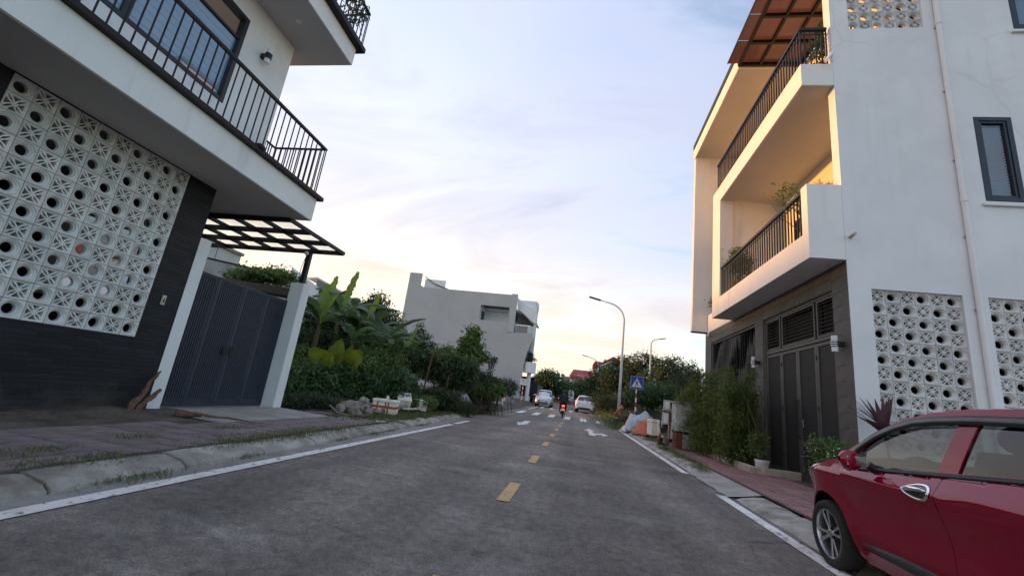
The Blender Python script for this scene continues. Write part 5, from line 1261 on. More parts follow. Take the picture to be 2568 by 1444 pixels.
bd = MB().box(3.05, 3.91, 14.30, 14.90, .655, 1.50).build('body', CABM, t, bevel=.01); MB().box(3.02, 3.94, 14.26, 14.94, 1.502, 1.54).build('roof', CABM, t, bevel=.01)
MB().box(3.50, 3.88, 14.288, 14.298, .70, 1.46).build('door', CABM, t, bevel=.003); MB().box(3.09, 3.485, 14.288, 14.298, .70, 1.46).build('door', CABM, t, bevel=.003)
nl = MB().box(3.42, 3.66, 14.278, 14.286, 1.08, 1.24).build('notice', WHITEP, t); 
for k in range(4): MB().box(3.45, 3.63-.03*(k % 2), 14.275, 14.277, 1.20-.032*k-.012, 1.20-.032*k).build('print_line', mat('grey_print', (.22, .22, .23), rough=.7), nl)
# meter post with boxes and cables
t = thing('meter_post', 'short concrete post carrying white meter boxes and loose cables', 'utility post', (2.95, 15.3, .12))
MB().box(2.90, 3.02, 15.24, 15.36, .08, 1.15).build('post', CONCD, t, bevel=.01)
for z0, z1, x0 in ((.78, 1.16, 2.80), (1.24, 1.56, 2.84)):
    bxm = MB().box(x0, x0+.2, 15.06, 15.23, z0, z1).build('meter_box', CABM, t, bevel=.012); MB().box(x0+.03, x0+.17, 15.050, 15.058, z0+.05, z1-.05).build('lid', WHITEP, bxm, bevel=.004)
mb = MB()
for k in range(5): mb.tube([(2.84+.04*k, 15.15, .80), (2.78+.03*k, 15.12, .55), (2.74-.03*k, 15.05+.02*k, .36), (2.70+.05*k, 15.0-.03*k, .14)], .016, 6)
mb.tube([(2.84, 15.2, 1.2), (2.74, 15.15, 1.0), (2.76, 15.1, .6), (2.85, 15.1, .45)], .02, 6); mb.build('cable', BLACKP, t, smooth=True)
ORC = mat('orange_conduit', (.36, .12, .06), (.22, .09, .05), rough=.7, scale=8)
mb = MB()
for k in range(4): mb.tube([(2.88+.03*k, 15.2, .62), (2.80-.02*k, 15.08, .48), (2.72-.02*k, 15.02-.02*k, .34), (2.70-.02*k, 14.98-.04*k, .13)], .02, 7)
mb.tube([(2.98, 15.2, 1.12), (3.06, 15.18, .9), (3.05, 15.15, .4), (3.0, 15.12, .14)], .03, 7); mb.build('conduit', ORC, t, smooth=True)
# foam boxes, tarp heap, sacks, wood heap
def foam_box(name, label, c, sx, sy, sz, rz, tilt=0, group=None, tape=False, m=None):
    t = thing(name, label, 'box', (0, 0, 0), group); m = m or FOAM
    MB().box(-sx/2, sx/2, -sy/2, sy/2, 0, sz*.80).build('tub', m, t, bevel=.02, local=True); MB().box(-sx/2-.012, sx/2+.012, -sy/2-.012, sy/2+.012, sz*.81, sz).build('lid', m, t, bevel=.02, local=True)
    if tape:
        for dz, w_ in ((.52, .05),): MB().box(-sx/2-.004, sx/2+.004, -sy/2-.004, sy/2+.004, sz*dz-.03, sz*dz+.03).build('tape_band', TAPE, t, local=True)
        for xx in (-.27, .08, .2): MB().box(sx*xx-.02, sx*xx+.02, -sy/2-.006, sy/2+.006, .05, sz+.004).build('tape_band', TAPE, t, local=True)
    t.location = c; t.rotation_euler = (tilt, 0, rz); return t
foam_box('foam_box', 'upright white foam box leaning against the orange tarp', (3.22, 18.9, .22), .46, .5, .62, .25, 0, 'foam boxes by the tarp')
foam_box('foam_box', 'white foam box nearest the meter post, in front of the tarp', (3.50, 18.2, .22), .55, .5, .58, -.12, 0, 'foam boxes by the tarp')
def cloth_heap(name, label, c, rx, ry, h, m, seed, cat='tarpaulin', rough=.25):
    mb = MB(); rows = []; n = 40
    for i in range(17):
        t_ = i/16; row = []
        for k in range(n+1):
            a = 2*PI*(k % n)/n; r = t_**.8; q = 1+rough*NO.noise(Vector((math.cos(a)*2.2+seed, math.sin(a)*2.2, t_*2.5))); hh = h*(1-t_**1.7)*(1+.35*NO.noise(Vector((math.cos(a)*t_*2.5, math.sin(a)*t_*2.5+seed, 4)))); f_ = .03*math.sin(a*11+seed*3+t_*4)*t_
            row.append((c[0]+(rx*r*q)*math.cos(a), c[1]+(ry*r*q)*math.sin(a), c[2]+max(-.03, hh+f_)))
        rows.append(row)
    mb.grid(rows); o = mb.build(name, m, None, smooth=True, loc=c); return tag(o, label, cat)
cloth_heap('tarpaulin', 'crumpled orange tarp spread over a heap beside foam boxes', (3.15, 20.3, .15), .62, .95, .68, mat('orange_tarp', (.50, .10, .025), (.38, .075, .025), rough=.6, scale=5), 1.3)
cloth_heap('tarpaulin', 'pale blue-grey tarp draped behind the orange tarp', (3.10, 21.8, .18), .75, .9, .85, mat('blue_grey_tarp', (.36, .42, .48), (.28, .33, .38), rough=.6, scale=5), 5.1)
cloth_heap('rubbish_sack', 'white plastic sack at the foot of the crossing sign', (2.75, 22.6, .16), .32, .35, .75, mat('white_plastic_sack', (.62, .60, .58), (.5, .48, .46), rough=.5, scale=6), 8.4, 'sack')
cloth_heap('rubbish_sack', 'flattened dirty white sack on the verge by the road line', (2.60, 21.9, .12), .45, .5, .30, MATS['white_plastic_sack'], 2.2, 'sack')
t = thing('wood_heap', 'heap of broken boards and roots in front of the tall lamp post', 'debris', (2.8, 25.5, .15)); rnd = random.Random(8)
for k in range(22):
    a = rnd.uniform(-.9, .9); ln = rnd.uniform(.4, 1.0); p = Vector((2.8+rnd.uniform(-.6, .7), 25.5+rnd.uniform(-.8, .8), .25+rnd.uniform(0, .55))); d = Vector((math.cos(a)*rnd.choice((-1, 1)), rnd.uniform(-.5, .5), rnd.uniform(-.2, .75))).normalized()
    MB().bar(p-d*ln/2, p+d*ln/2, rnd.uniform(.05, .12), rnd.uniform(.03, .06)).build('board', rnd.choice((WOOD, BARK, DRYL)), t)
b = MB().tube([(2.12, 25.3, .70), (2.35, 25.35, 1.02), (2.55, 25.4, 1.18), (2.62, 25.4, 1.1)], [.06, .09, .13, .05], 9).build('orange_bag', mat('orange_plastic', (.55, .15, .05), (.4, .11, .05), rough=.5), None, smooth=True, loc=(2.4, 25.4, .7)); tag(b, 'orange plastic bag caught on top of the wood heap', 'bag')
v, f = cloud([(Vector((2.85, 25.2, .45)), (.75, .8, .4)), (Vector((2.7, 24.3, .25)), (.6, .6, .2))], 1600, .16, .06, shell=.3); t2 = thing('dry_brush', 'pile of dry grey brush under the broken boards', 'brush', (2.85, 25.2, .15)); raw('foliage', v, f, DRYL, t2)
# crossing sign
def banded_post(x, y, z0, z1, t, n=7, r=.038):
    for i in range(n):
        a, b_ = z0+(z1-z0)*i/n, z0+(z1-z0)*(i+1)/n; MB().tube([(x, y, a), (x, y, b_-.001)], r, 10).build('post_band', WHITEP if (n-1-i) % 2 == 0 else REDP, t, smooth=40)
sx, sy = 3.02, 23.6
t = thing('crossing_sign', 'square blue pedestrian crossing sign on red and white banded post', 'road sign', (sx, sy, .2)); banded_post(sx, sy, .15, 2.20, t, 9)
zc = 2.52; hs = .335
pb = MB().box(sx-hs, sx+hs, sy-.062, sy-.045, zc-hs, zc+hs).build('sign_plate', BLUEP, t, bevel=.004); yb = sy-.066
ring_frame(MB(), 'y', yb, yb+.003, sx-hs+.012, sx+hs-.012, zc-hs+.012, zc+hs-.012, .010).build('border', WHITEP, pb)
MB().prism([(sx-.27, yb, zc-.23), (sx+.27, yb, zc-.23), (sx, yb, zc+.235)], (0, .003, 0)).build('triangle', WHITEP, pb)
mb = MB(); yk = yb-.004
def limb(a, b_, w_): 
    a = Vector((sx+a[0], yk, zc+a[1])); b_ = Vector((sx+b_[0], yk, zc+b_[1])); mb.bar(a, b_, w_, .004, up=(0, 1, 0))
mb.lathe((sx+.0, yk, zc+.105), [(0, -.002), (.026, -.002), (.026, .002), (0, .002)], 12, 'y'); limb((0, .075), (-.005, -.04), .055); limb((-.005, -.035), (-.085, -.185), .034); limb((0, -.035), (.05, -.105), .036); limb((.05, -.10), (.085, -.185), .032); limb((0, .055), (-.075, -.02), .026); limb((0, .055), (.07, -.0), .026)
mb.build('walking_figure', BLACKP, pb)
# small white sign across the road
sx2, sy2 = -5.55, 44.0; z0 = gz(sy2)
t = thing('street_sign', 'small white sign board on thin red and white banded post', 'road sign', (sx2, sy2, z0)); banded_post(sx2, sy2, z0, z0+2.3, t, 9, .045)
pb = MB().box(sx2-.33, sx2+.33, sy2-.08, sy2-.06, z0+1.95, z0+2.6).build('sign_plate', WHITEP, t); mb = MB()
for k in range(3): mb.box(sx2-.22, sx2+.22-.1*(k % 2), sy2-.085, sy2-.081, z0+2.45-.14*k, z0+2.50-.14*k)
mb.build('print_line', MATS['grey_print'], pb)
# street lamps
def street_lamp(label, x, y, h, arm, m=POLEW, head=DMETAL, group='street lamps along the road', zb=None, rh=1.0):
    zb = gz(y)+.1 if zb is None else zb; t = thing('street_lamp', label, 'street lamp', (x, y, zb), group); sg = 1 if arm > 0 else -1; a = abs(arm)
    R_ = min(a*.62, 1.2); pts = [(x, y, zb), (x, y, zb+h*.35), (x, y, zb+h-R_*1.15)]; rs = [.105, .088, .066]
    for i in range(1, 9):
        q = PI/2*.86*i/8; pts.append((x+sg*R_*(1-math.cos(q)), y, zb+h-R_*1.15+R_*math.sin(q))); rs.append(.062-.018*i/8)
    e = Vector(pts[-1]); d = Vector((sg*.975, 0, .22)); pts.append(tuple(e+d*(a-R_))); rs.append(.036)
    MB().tube(pts, rs, 10).build('pole', m, t, smooth=True)
    e = Vector(pts[-1]); MB().obox(e+d*.33*rh, d*.42*rh, (0, .12*rh, 0), d.cross(Vector((0, 1, 0)))*.045*rh).build('lamp_head', head, t, bevel=.03)
    MB().obox(e+d*.40*rh-Vector((0, 0, .05*rh)), d*.28*rh, (0, .09*rh, 0), Vector((0, 0, .01))).build('lamp_lens', LAMPG, t)
    MB().tube([(x, y, zb-.02), (x, y, zb+.04)], .2, 10).build('base_plate', CONCD, t)
    return t
street_lamp('tall white lamp post behind the blue crossing sign, arm over the road', 2.72, 29.5, 8.15, -2.05)
street_lamp('white lamp post with dark head turned towards the tree tops', 6.2, 40.0, 7.4, .85, head=BLACKP, rh=.75)
street_lamp('distant white lamp post in front of the gabled red-roofed house', 2.55, 62.0, 7.2, -1.9)
street_lamp('farthest white lamp post, seen before the long red roof', 1.1, 88.0, 6.0, -1.9)
# weeds and grass along edges
def tufts(name, label, spots, n, h, m, wd=.012, spread=.12):
    P_ = []; 
    for (x, y, z, s) in spots:
        k = max(4, int(n*s)); p = np.column_stack([x+RNG.normal(size=k)*spread*s, y+RNG.normal(size=k)*spread*2.0*s, np.full(k, z)]); P_.append(p)
    p = np.vstack(P_); n_ = len(p); a = RNG.random(n_)*2*PI; ln = h*(.5+RNG.random(n_)); tl = .25+.7*RNG.random(n_)
    d = np.column_stack([np.cos(a)*tl, np.sin(a)*tl, np.ones(n_)]); d /= np.linalg.norm(d, axis=1)[:, None]; q = np.column_stack([-np.sin(a), np.cos(a), np.zeros(n_)])
    v = np.empty((n_, 4, 3)); v[:, 0] = p-q*wd*.5; v[:, 1] = p+q*wd*.5; v[:, 2] = p+d*ln[:, None]*.6+q*wd*.6; v[:, 3] = p+d*ln[:, None]; v[:, 3, 2] -= ln*.25*tl
    o = raw(name, v.reshape(-1, 3), np.arange(n_*4).reshape(n_, 4), m, kind='stuff'); o['label'] = label; return o
sp = [(xk(y)-.40+random.uniform(-.06, .06), y, .10, s) for y, s in [(2.3, .6), (2.9, .5), (3.2, .8), (3.5, .5), (4.6, .9), (4.9, .7), (5.0, 1.0), (5.3, 1.2), (5.6, 1.3), (5.9, 1.3), (6.2, 1.2), (6.5, 1.2), (6.8, 1.0), (7.1, 1.0), (7.4, .9), (7.8, .8), (8.3, .9), (8.9, .8), (9.6, 1.0), (10.4, .9), (11.4, 1.0)]]
sp += [(xk(y)-.02, y, .01, s) for y, s in [(3.3, .7), (3.45, .8), (4.7, .5), (6.9, .6), (8.2, .8), (9.0, .5), (11.2, .8)]]
sp += [(-4.45, 2.9, .11, 1.0), (-4.5, 3.3, .11, .5), (-4.75, 4.3, .11, .6), (-4.9, 5.6, .11, .6)]
tufts('grass', 'short grass and weeds growing along the left kerb', sp, 300, .055, GRASS, .0045)
sp = [(2.75+random.uniform(-.12, .15), y, .09, random.uniform(.5, 1.2)) for y in frange(9.9, 14, .45)]+[(2.85, 14.2, .1, 1.6), (2.75, 13.8, .1, 1.3), (2.8, 16.9, .12, 1.4), (2.75, 17.4, .1, 1.2), (2.7, 19.6, .1, 1.2)]
tufts('grass', 'rough weeds along the right kerb', sp, 200, .085, GRASS, .0055)
sp = [(random.uniform(2.45, 6.5), random.uniform(23, 62), 0, random.uniform(1.4, 3)) for _ in range(420)]; sp = [(x, y, gz(y)+.12, s) for x, y, s in [(a, b_, c_) for a, b_, _, c_ in sp]]
tufts('grass', 'tall grass on the right verge', sp, 26, .34, GRASS, .035, .25)
sp = [(-4.9+random.uniform(-.35, .3), random.uniform(9.6, 27), .12, random.uniform(.8, 2.4)) for _ in range(95)]
tufts('grass', 'weeds along the edge of the vacant lot', [(x, y, gz(y)+.1, s) for x, y, _, s in sp], 90, .13, GRASS, .008, .14)
# ------------------------------------------------------------------ left lot: rubble, boxes, hose
STN = mat('rubble_stone', (.30, .26, .225), (.16, .135, .118), rough=.95, scale=6, bump=.7, bscale=20, island=.25)
STP = mat('pink_brick_rubble', (.22, .14, .115), (.14, .10, .085), rough=.95, scale=6, bump=.6, bscale=25, island=.2)
def rock(name, c, r, m, seed, parent=None, sq=(1, 1, .8)):
    mb = MB().sphere((0, 0, 0), 1, 9, 6); o = []
    for v_ in mb.v:
        p = Vector(v_); k = 1+.45*NO.noise(p*1.3+Vector((seed*3.1, seed, 0))); p = Vector((round(p.x*2.2)/2.2*.4+p.x*.6, round(p.y*2.2)/2.2*.4+p.y*.6, p.z))*k*r; o.append((c[0]+p.x*sq[0], c[1]+p.y*sq[1], c[2]+p.z*sq[2]))
    mb.v = o; return mb.build(name, m, parent, smooth=30, loc=None if parent else c)
rnd = random.Random(21)
labs = [('broken concrete lump behind the hose', (-5.75, 10.55, .28), .15, STN), ('grey rubble lump between the taped box and the tilted box', (-5.70, 12.2, .27), .15, STN), ('dirty cream stone lump behind the taped box', (-5.75, 11.3, .40), .13, CREAM), ('big brown rubble block at the far end of the debris strip', (-5.35, 15.2, .36), .33, STP), ('reddish brick rubble close to the hose end', (-5.55, 10.0, .24), .15, STP)]
for k, (lb, c, r, m) in enumerate(labs): tag(rock('rubble', c, r, m, k+1, sq=(1.2, 1.1, .9)), lb, 'rubble', 'loose rubble in the debris strip')
mb = MB()
for k in range(170):
    y = rnd.uniform(9.4, 23) if k % 3 else rnd.uniform(9.6, 14); c = (-5.35+rnd.uniform(-.55, .35)-.01*(y-9), y, .16+gz(y)+rnd.uniform(0, .16)); r = rnd.uniform(.04, .13); s_ = MB().sphere((0, 0, 0), 1, 6, 4); mb.add([(c[0]+x*r*rnd.uniform(.7, 1.3), c[1]+y_*r*rnd.uniform(.7, 1.3), c[2]+.03+z*r*.8) for x, y_, z in s_.v], s_.f)
o = mb.build('rubble', STN, None, kind='stuff', loc=(-5.3, 15, .1)); o['label'] = 'small broken stones strewn along the lot edge'
foam_box('foam_box', 'white foam box wrapped in orange-brown tape on the kerb strip', (-5.08, 11.25, .14), .62, .42, .40, .15, 0, 'foam boxes in the left debris', True)
foam_box('foam_box', 'tilted plain foam box right of the taped one', (-5.45, 13.3, .26), .42, .60, .38, .5, .35, 'foam boxes in the left debris')
foam_box('foam_box', 'smaller cream foam box beside the tilted one', (-5.15, 13.9, .20), .42, .4, .34, -.3, -.15, 'foam boxes in the left debris')
b = MB().obox((-5.0, 12.65, .28), (.26, .02, .03), (-.02, .18, 0), (0, 0, .018)).build('foam_sheet', FOAM, None, bevel=.01, loc=(-5, 12.65, .26)); tag(b, 'loose foam sheet lying flat before the tilted box', 'foam sheet')
b = MB().prism([(-5.42, 11.75, .35), (-5.18, 11.78, .35), (-5.32, 11.76, .62)], (.02, .05, 0)).build('foam_shard', FOAM, None, loc=(-5.3, 11.8, .35)); tag(b, 'pointed foam shard standing behind the taped box', 'scrap')
b = MB().tube([(-5.55, 9.3, .34), (-5.35, 9.35, .20), (-5.15, 9.6, .15), (-5.0, 10.0, .15), (-5.05, 10.4, .17), (-5.2, 10.65, .26), (-5.4, 10.8, .40), (-5.52, 10.9, .52)], .022, 8).build('hose', mat('grey_hose', (.24, .22, .19), (.17, .155, .13), rough=.7), None, smooth=True, loc=(-5.2, 10, .15)); tag(b, 'grey-brown garden hose curling at the edge of the debris', 'hose')
b = MB().obox((-4.35, 9.55, .125), (.10, .03, 0), (-.02, .05, 0), (0, 0, .004)).build('paper_scrap', WHITEP, None, loc=(-4.35, 9.55, .12)); tag(b, 'bright white paper scrap lying on the left kerb', 'litter')
cloth_heap('rag_heap', 'heap of grey and white rags on brown leaf litter', (-5.3, 19.6, .42), .55, .6, .5, mat('grey_rag', (.42, .40, .42), (.14, .13, .15), rough=.9, scale=5, lo=.45, hi=.55), 3.3, 'rags')
t = thing('leaf_litter', 'heap of brown dead leaves and twigs by the utility post', 'leaf heap', (-5.0, 22, .15)); v, f = cloud([(Vector((-5.0, 21.6, .42)), (.75, 1.5, .45)), (Vector((-4.75, 20.3, .25)), (.5, 1.0, .25)), (Vector((-5.4, 22.5, .8)), (.6, .8, .6))], 4500, .15, .05, shell=.5); raw('foliage', v, f, leafmat('brown_dead_leaf', (.10, .06, .05), (.06, .038, .034), trans=.08), t)
mb = MB()
for k in range(26): p = Vector((-5+rnd.uniform(-.5, .4), 21.8+rnd.uniform(-1.4, 1.2), .3+rnd.uniform(0, .4))); mb.tube([p, p+Vector((rnd.uniform(-.5, .5), rnd.uniform(-.4, .4), rnd.uniform(.1, .5)))], .012, 5)
mb.build('twig', BARK, t)
b = at(1256, 1000, 23.5)
t = thing('meter_post', 'leaning timber post with two cream meter boxes at the end of the lot', 'utility post', (b.x, 23.5, .1))
MB().tube([(b.x-.25, 23.5, .05), (b.x-.1, 23.5, 1.2), (b.x+.05, 23.5, 2.0)], .07, 8).build('post', BARK, t)
for z0 in (.95, 1.55): MB().box(b.x-.02, b.x+.14, 23.25, 23.4, z0, z0+.42).build('meter_box', CREAM, t, bevel=.01)
t = thing('bamboo_fence', 'rickety dark stick fence in front of the grey house wall', 'fence', (-5.9, 29, .1))
for k in range(7): MB().tube([(-6.3+.2*k, 29, .05), (-6.28+.2*k+rnd.uniform(-.03, .03), 29, 1.0+rnd.uniform(-.2, .2))], .02, 6).build('stake', WOOD, t)
for z in (.35, .6, .85): MB().tube([(-6.4, 28.97, z+rnd.uniform(-.04, .04)), (-4.95, 28.97, z)], .018, 6).build('rail', WOOD, t)
for lb, c, r in (('white plastic sheet hung behind the stick fence', (-5.5, 30.5, .3), (.38, .3, 1.05)), ('grey sheet of sacking next to the gate of the grey house', (-5.6, 36, .35), (.5, .4, 1.2))):
    cloth_heap('plastic_sheet', lb, c, r[0], r[1], r[2], MATS['white_plastic_sack'] if 'white' in lb else mat('grey_sacking', (.25, .24, .24), (.17, .165, .165), rough=.8), c[1], 'sheet')
t = thing('hanging_cloth', 'white cloth hanging from the trellis beside the papaya trunk', 'cloth', (0, 0, 0)); p = at(1180, 935, 20.5); MB().grid([[(p.x-.12-.10*i/4+.02*math.sin(j+i), 20.5+.05*math.sin(j*2), p.z+1.0-.26*i) for j in range(5)] if False else [(p.x+.06*j-.14*i/4*1.2, 20.5+.05*math.sin(j*2+i), p.z+.45-.24*i) for j in range(4)] for i in range(5)]).build('cloth', WHITEP, t, smooth=True)
# ------------------------------------------------------------------ plants of the vacant lot
def banana(label, c, h, n, ln, leaf, seed, young=0, group='banana plants in the vacant lot'):
    t = thing('banana_plant', label, 'banana plant', c, group); rnd = random.Random(seed); c = Vector(c); top = c+Vector((rnd.uniform(-.1, .1), 0, h))
    MB().tube([c, (c+top)/2+Vector((.03, 0, 0)), top], [.13, .10, .06], 9).build('stem', mat('banana_stem', (.075, .085, .035), (.10, .075, .045), rough=.8, scale=5), t, smooth=True)
    for k in range(n):
        az = k*2.399+rnd.uniform(-.3, .3); el = rnd.uniform(.35, 1.25) if k >= young else rnd.uniform(1.35, 1.5); L_ = ln*rnd.uniform(.75, 1.15); W = L_*.105*rnd.uniform(.8, 1.25)
        d = Vector((math.cos(az), math.sin(az), 0)); pos = top.copy(); a = el; rows = []; tear = rnd.uniform(0, 9); M_ = 16; q = d.cross(Vector((0, 0, 1)))
        bend = rnd.uniform(1.1, 2.0) if k >= young else rnd.uniform(.1, .35)
        for i in range(M_+1):
            s_ = i/M_; w_ = 0.02 if s_ < .18 else W*math.sin(PI*min(1, (s_-.16)/.86))**.55+.012
            j = 1+(.22*math.sin(i*2.1+tear) if 3 < i < M_-1 else 0); up_ = Vector((0, 0, 1)); cup = .35 if k < young else -.30
            rows.append([tuple(pos+q*w_*j+up_*(cup*w_)), tuple(pos+q*w_*.5*j+up_*(cup*w_*.3)), tuple(pos), tuple(pos-q*w_*.5/j+up_*(cup*w_*.3)), tuple(pos-q*w_/j+up_*(cup*w_))])
            pos = pos+(d*math.cos(a)+Vector((0, 0, 1))*math.sin(a))*L_/M_; a -= bend/M_*(0.4+1.3*s_)
        mb = MB().grid(rows)
        if seed % 2 == 0 and k >= young:                         # torn blades: drop a few slivers
            mb.f = [f for i, f in enumerate(mb.f) if not (rnd.random() < .17 and i % 4 in (0, 3) and i > 14)]
        mb.build('leaf', LEAF_BANY if k < young else leaf, t, smooth=True)
    return t
for k, (px, py, Y, n, ln, yg, lab) in enumerate([
    (795, 815, 12.6, 10, 1.5, 2, 'banana plant with an upright pale young leaf beside the gate pillar'),
    (852, 800, 14.2, 12, 1.9, 1, 'tallest banana plant, its torn leaves spreading left of the dark tree'),
    (915, 835, 15.6, 13, 2.0, 1, 'banana plant with broad torn leaves under the dark round tree'),
    (955, 862, 14.4, 11, 1.7, 0, 'lower banana plant with drooping leaves over the vine thicket'),
    (880, 860, 12.9, 10, 1.5, 0, 'short banana plant behind the yellow-green taro leaves'),
    (818, 775, 16.2, 12, 1.9, 1, 'banana plant farthest back on the left, leaning over the old wall'),
    (885, 800, 17.6, 12, 1.9, 0, 'banana plant in the back row right under the dark round tree'),
    (940, 835, 17.8, 11, 1.7, 0, 'banana plant in the back row nearest the grey house edge'),
    (1012, 900, 16.8, 8, 1.6, 1, 'rightmost banana plant, beside the conical tree')]):
    p = at(px, py, Y); banana(lab, (p.x, Y, .25), p.z-.25, n, ln, LEAF_BAN, k+2, yg)
def taro(label, c, leaves):
    t = thing('taro_plant', label, 'plant', c)
    for seed_, (px, py, Y, w_, h_, rot_, tl) in enumerate(leaves):
        p = at(px, py, Y); base = Vector(c)+Vector((0, 0, .3)); MB().tube([base, (base+p)/2+Vector((0, .1, .15)), p], [.03, .022, .015], 6).build('stalk', LEAF_M, t, smooth=True)
        rows = []
        for i in range(13):
            s_ = i/12; ww = w_*(math.sin(PI*s_**.75)**.7)*(1.0)+.005; row = []
            for j in range(7):
                u = (j-3)/3; row.append(Vector((u*ww*(1+.05*math.sin(14*s_+seed_)), -.30*abs(u)*ww+.30*h_*(s_-.4)**2+.022*math.sin(16*s_-4*abs(u))*abs(u), h_*(s_-.35)-.12*abs(u)*h_*(1-s_))))
            rows.append(row)
        R_ = Matrix.Rotation(rot_, 3, 'Y') @ Matrix.Rotation(tl, 3, 'X'); mb = MB(); mb.grid([[tuple(p+R_ @ q) for q in r] for r in rows]); mb.build('leaf', LEAF_TARO, t, smooth=True)
p0 = at(840, 930, 11.6)
taro('giant taro with broad yellow-green leaves rising over the vine thicket', (p0.x, 11.7, .3), [(846, 889, 11.5, .27, .72, .12, .2), (803, 897, 11.4, .30, .62, -.9, .55), (824, 904, 11.0, .20, .40, .25, .3), (888, 903, 11.6, .30, .62, .85, .4), (868, 893, 12.0, .13, .55, .5, .25), (778, 893, 11.9, .2, .45, -.5, .4)])
def mass(name, label, pts, n, size, leaf, width=None, cat='plant', stuff=False, droop=.35, shell=.5, base=None, clump=14, stems=True, cane=BARK):
    bl = [(at(px, py, Y), r) for px, py, Y, r in pts]; c = bl[len(bl)//2][0]; t = thing(name, label, cat, (c.x, c.y, gz(c.y)+.1))
    v, f = cloud(bl, n, size, width, droop=droop, shell=shell, clump=clump); raw('foliage', v, f, leaf, t)
    if stems:
        mb = MB()
        for p, r in bl: mb.tube([(p.x+.1, p.y+.1, gz(p.y)), (p.x-.06, p.y, p.z*.6), (p.x, p.y, p.z+r[2]*.5)], [.028, .02, .008], 5)
        mb.build('stem', cane, t, kind='stuff')
    return t
pts = []
rnd = random.Random(4)
for px in range(715, 1030, 20):
    Y = 10.1+(px-715)*.012
    for py in (938+(px-715)*.025, 962+(px-715)*.01, 985): pts.append((px+rnd.uniform(-8, 8), py+rnd.uniform(-6, 6), Y+rnd.uniform(-.2, .5)+(0.4 if py < 940 else 0), (.42, .45, .30)))
mass('vine_thicket', 'thick dark green vine thicket right of the gate pillar', pts, 26000, .11, LEAF_B, .062, 'thicket')
pts = [(px, 925+(px-720)*.025+rnd.uniform(-6, 6), 10.7+(px-720)*.012, (.40, .4, .13)) for px in range(722, 1000, 22)]
mass('vine_thicket', 'fresh lighter shoots along the top of the vine thicket', pts, 7000, .10, LEAF_M, .055, 'thicket', stems=False)
pts = [(760, 900, 11.5, (.4, .5, .3)), (745, 888, 12, (.5, .5, .3)), (905, 915, 12.2, (.5, .5, .25)), (940, 898, 13, (.5, .5, .3)), (985, 908, 13.8, (.5, .5, .3))]
mass('bush', 'loose mid green bush rising behind the vine thicket', pts, 5200, .11, LEAF_M, .05, 'bush')
pts = [(750+i*13, 800+18*(i % 4)+(i*5 % 7), 15.5+.1*i, (.7, .7, .55)) for i in range(9)]+[(770+i*16, 850+(i % 3)*10, 14.5, (.6, .6, .5)) for i in range(6)]
mass('bush', 'dark leafy bush filling the space behind the first banana plants', pts, 7500, .15, LEAF_D, .07, 'bush')
pts = [(860+i*15, 845+(i % 3)*14, 18+.2*i, (.75, .7, .5)) for i in range(10)]
mass('bush', 'fresh green bushes in the gaps between the banana stems', pts, 7000, .15, LEAF_M, .07, 'bush')
# dark trees behind the bananas
p = at(935, 800, 23); tree('dark_tree', 'dark round tree standing above the banana leaves against the sky', (p.x, 23, .2), p.z, [((0, 0, p.z-.3), (1.5, 1.4, 1.1)), ((-.75, .2, p.z-.8), (1.0, 1.0, .8)), ((.8, 0, p.z-1.0), (.9, 1, 1.0)), ((.15, 0, p.z+.75), (.65, .6, .6)), ((-.45, .1, p.z+.45), (.5, .5, .5)), ((.5, 0, p.z-1.8), (1.0, 1.0, 1.0)), ((-.4, .0, p.z-2.2), (1.2, 1.0, 1.0)), ((-1.2, 0, p.z-1.6), (1.0, 1.0, .9))], 15000, .19, LEAF_D, .12, shell=.3)
p = at(992, 838, 25); tree('small_tree', 'small olive tree touching the edge of the grey house wall', (p.x, 25, .2), p.z, [((0, 0, p.z), (.55, .6, .6)), ((.1, 0, p.z+.7), (.32, .3, .55)), ((-.3, 0, p.z-.8), (.8, .7, .8)), ((.25, .2, p.z-1.2), (.8, .8, .9))], 3600, .15, LEAF_O, .09)
p = at(1046, 880, 22); tree('conical_tree', 'dark conical tree before the left part of the grey house', (p.x, 22, .2), p.z, [((.1, 0, p.z-.5), (.95, .9, .8)), ((.05, 0, p.z+.3), (.62, .6, .6)), ((0, 0, p.z+.95), (.26, .26, .5)), ((.65, 0, p.z-.1), (.5, .5, .6)), ((.55, 0, p.z-.9), (.9, .8, .8))], 6200, .14, LEAF_D, .085, shell=.4)
p = at(1100, 895, 21); tree('small_tree', 'low mid green tree right of the conical tree', (p.x, 21, .2), p.z, [((0, 0, p.z-.2), (.65, .6, .45)), ((.3, 0, p.z+.1), (.4, .4, .35)), ((-.2, 0, p.z-.8), (.8, .7, .6))], 3200, .14, LEAF_M, .07)
p = at(1186, 880, 19.5)
t = tree('papaya_tree', 'narrow papaya tree with bare pale trunk before the grey house', (p.x-.1, 19.5, .2), p.z-.1, [((0.02, 0, p.z+.1), (.48, .45, .5)), ((0, 0, p.z+.62), (.26, .26, .38)), ((.1, 0, p.z-.35), (.66, .55, .28)), ((.55, 0, p.z-.42), (.26, .3, .16)), ((-.35, 0, p.z-.4), (.4, .4, .3))], 3400, .15, LEAF_M, .07, limbs=5, width=.09, droop=.5)
p = at(1140, 925, 19.5); tree('small_tree', 'dark small tree left of the papaya trunk', (p.x, 19.5, .2), p.z, [((0, 0, p.z), (.5, .5, .5)), ((.2, 0, p.z-.5), (.6, .5, .5))], 2600, .13, LEAF_D, .06)
t = thing('stake_plant', 'thin leafy stem climbing a stake in front of the grey house', 'plant', tuple(at(1228, 930, 22)-Vector((0, 0, 1)))); a, b = at(1226, 935, 22), at(1242, 896, 22)
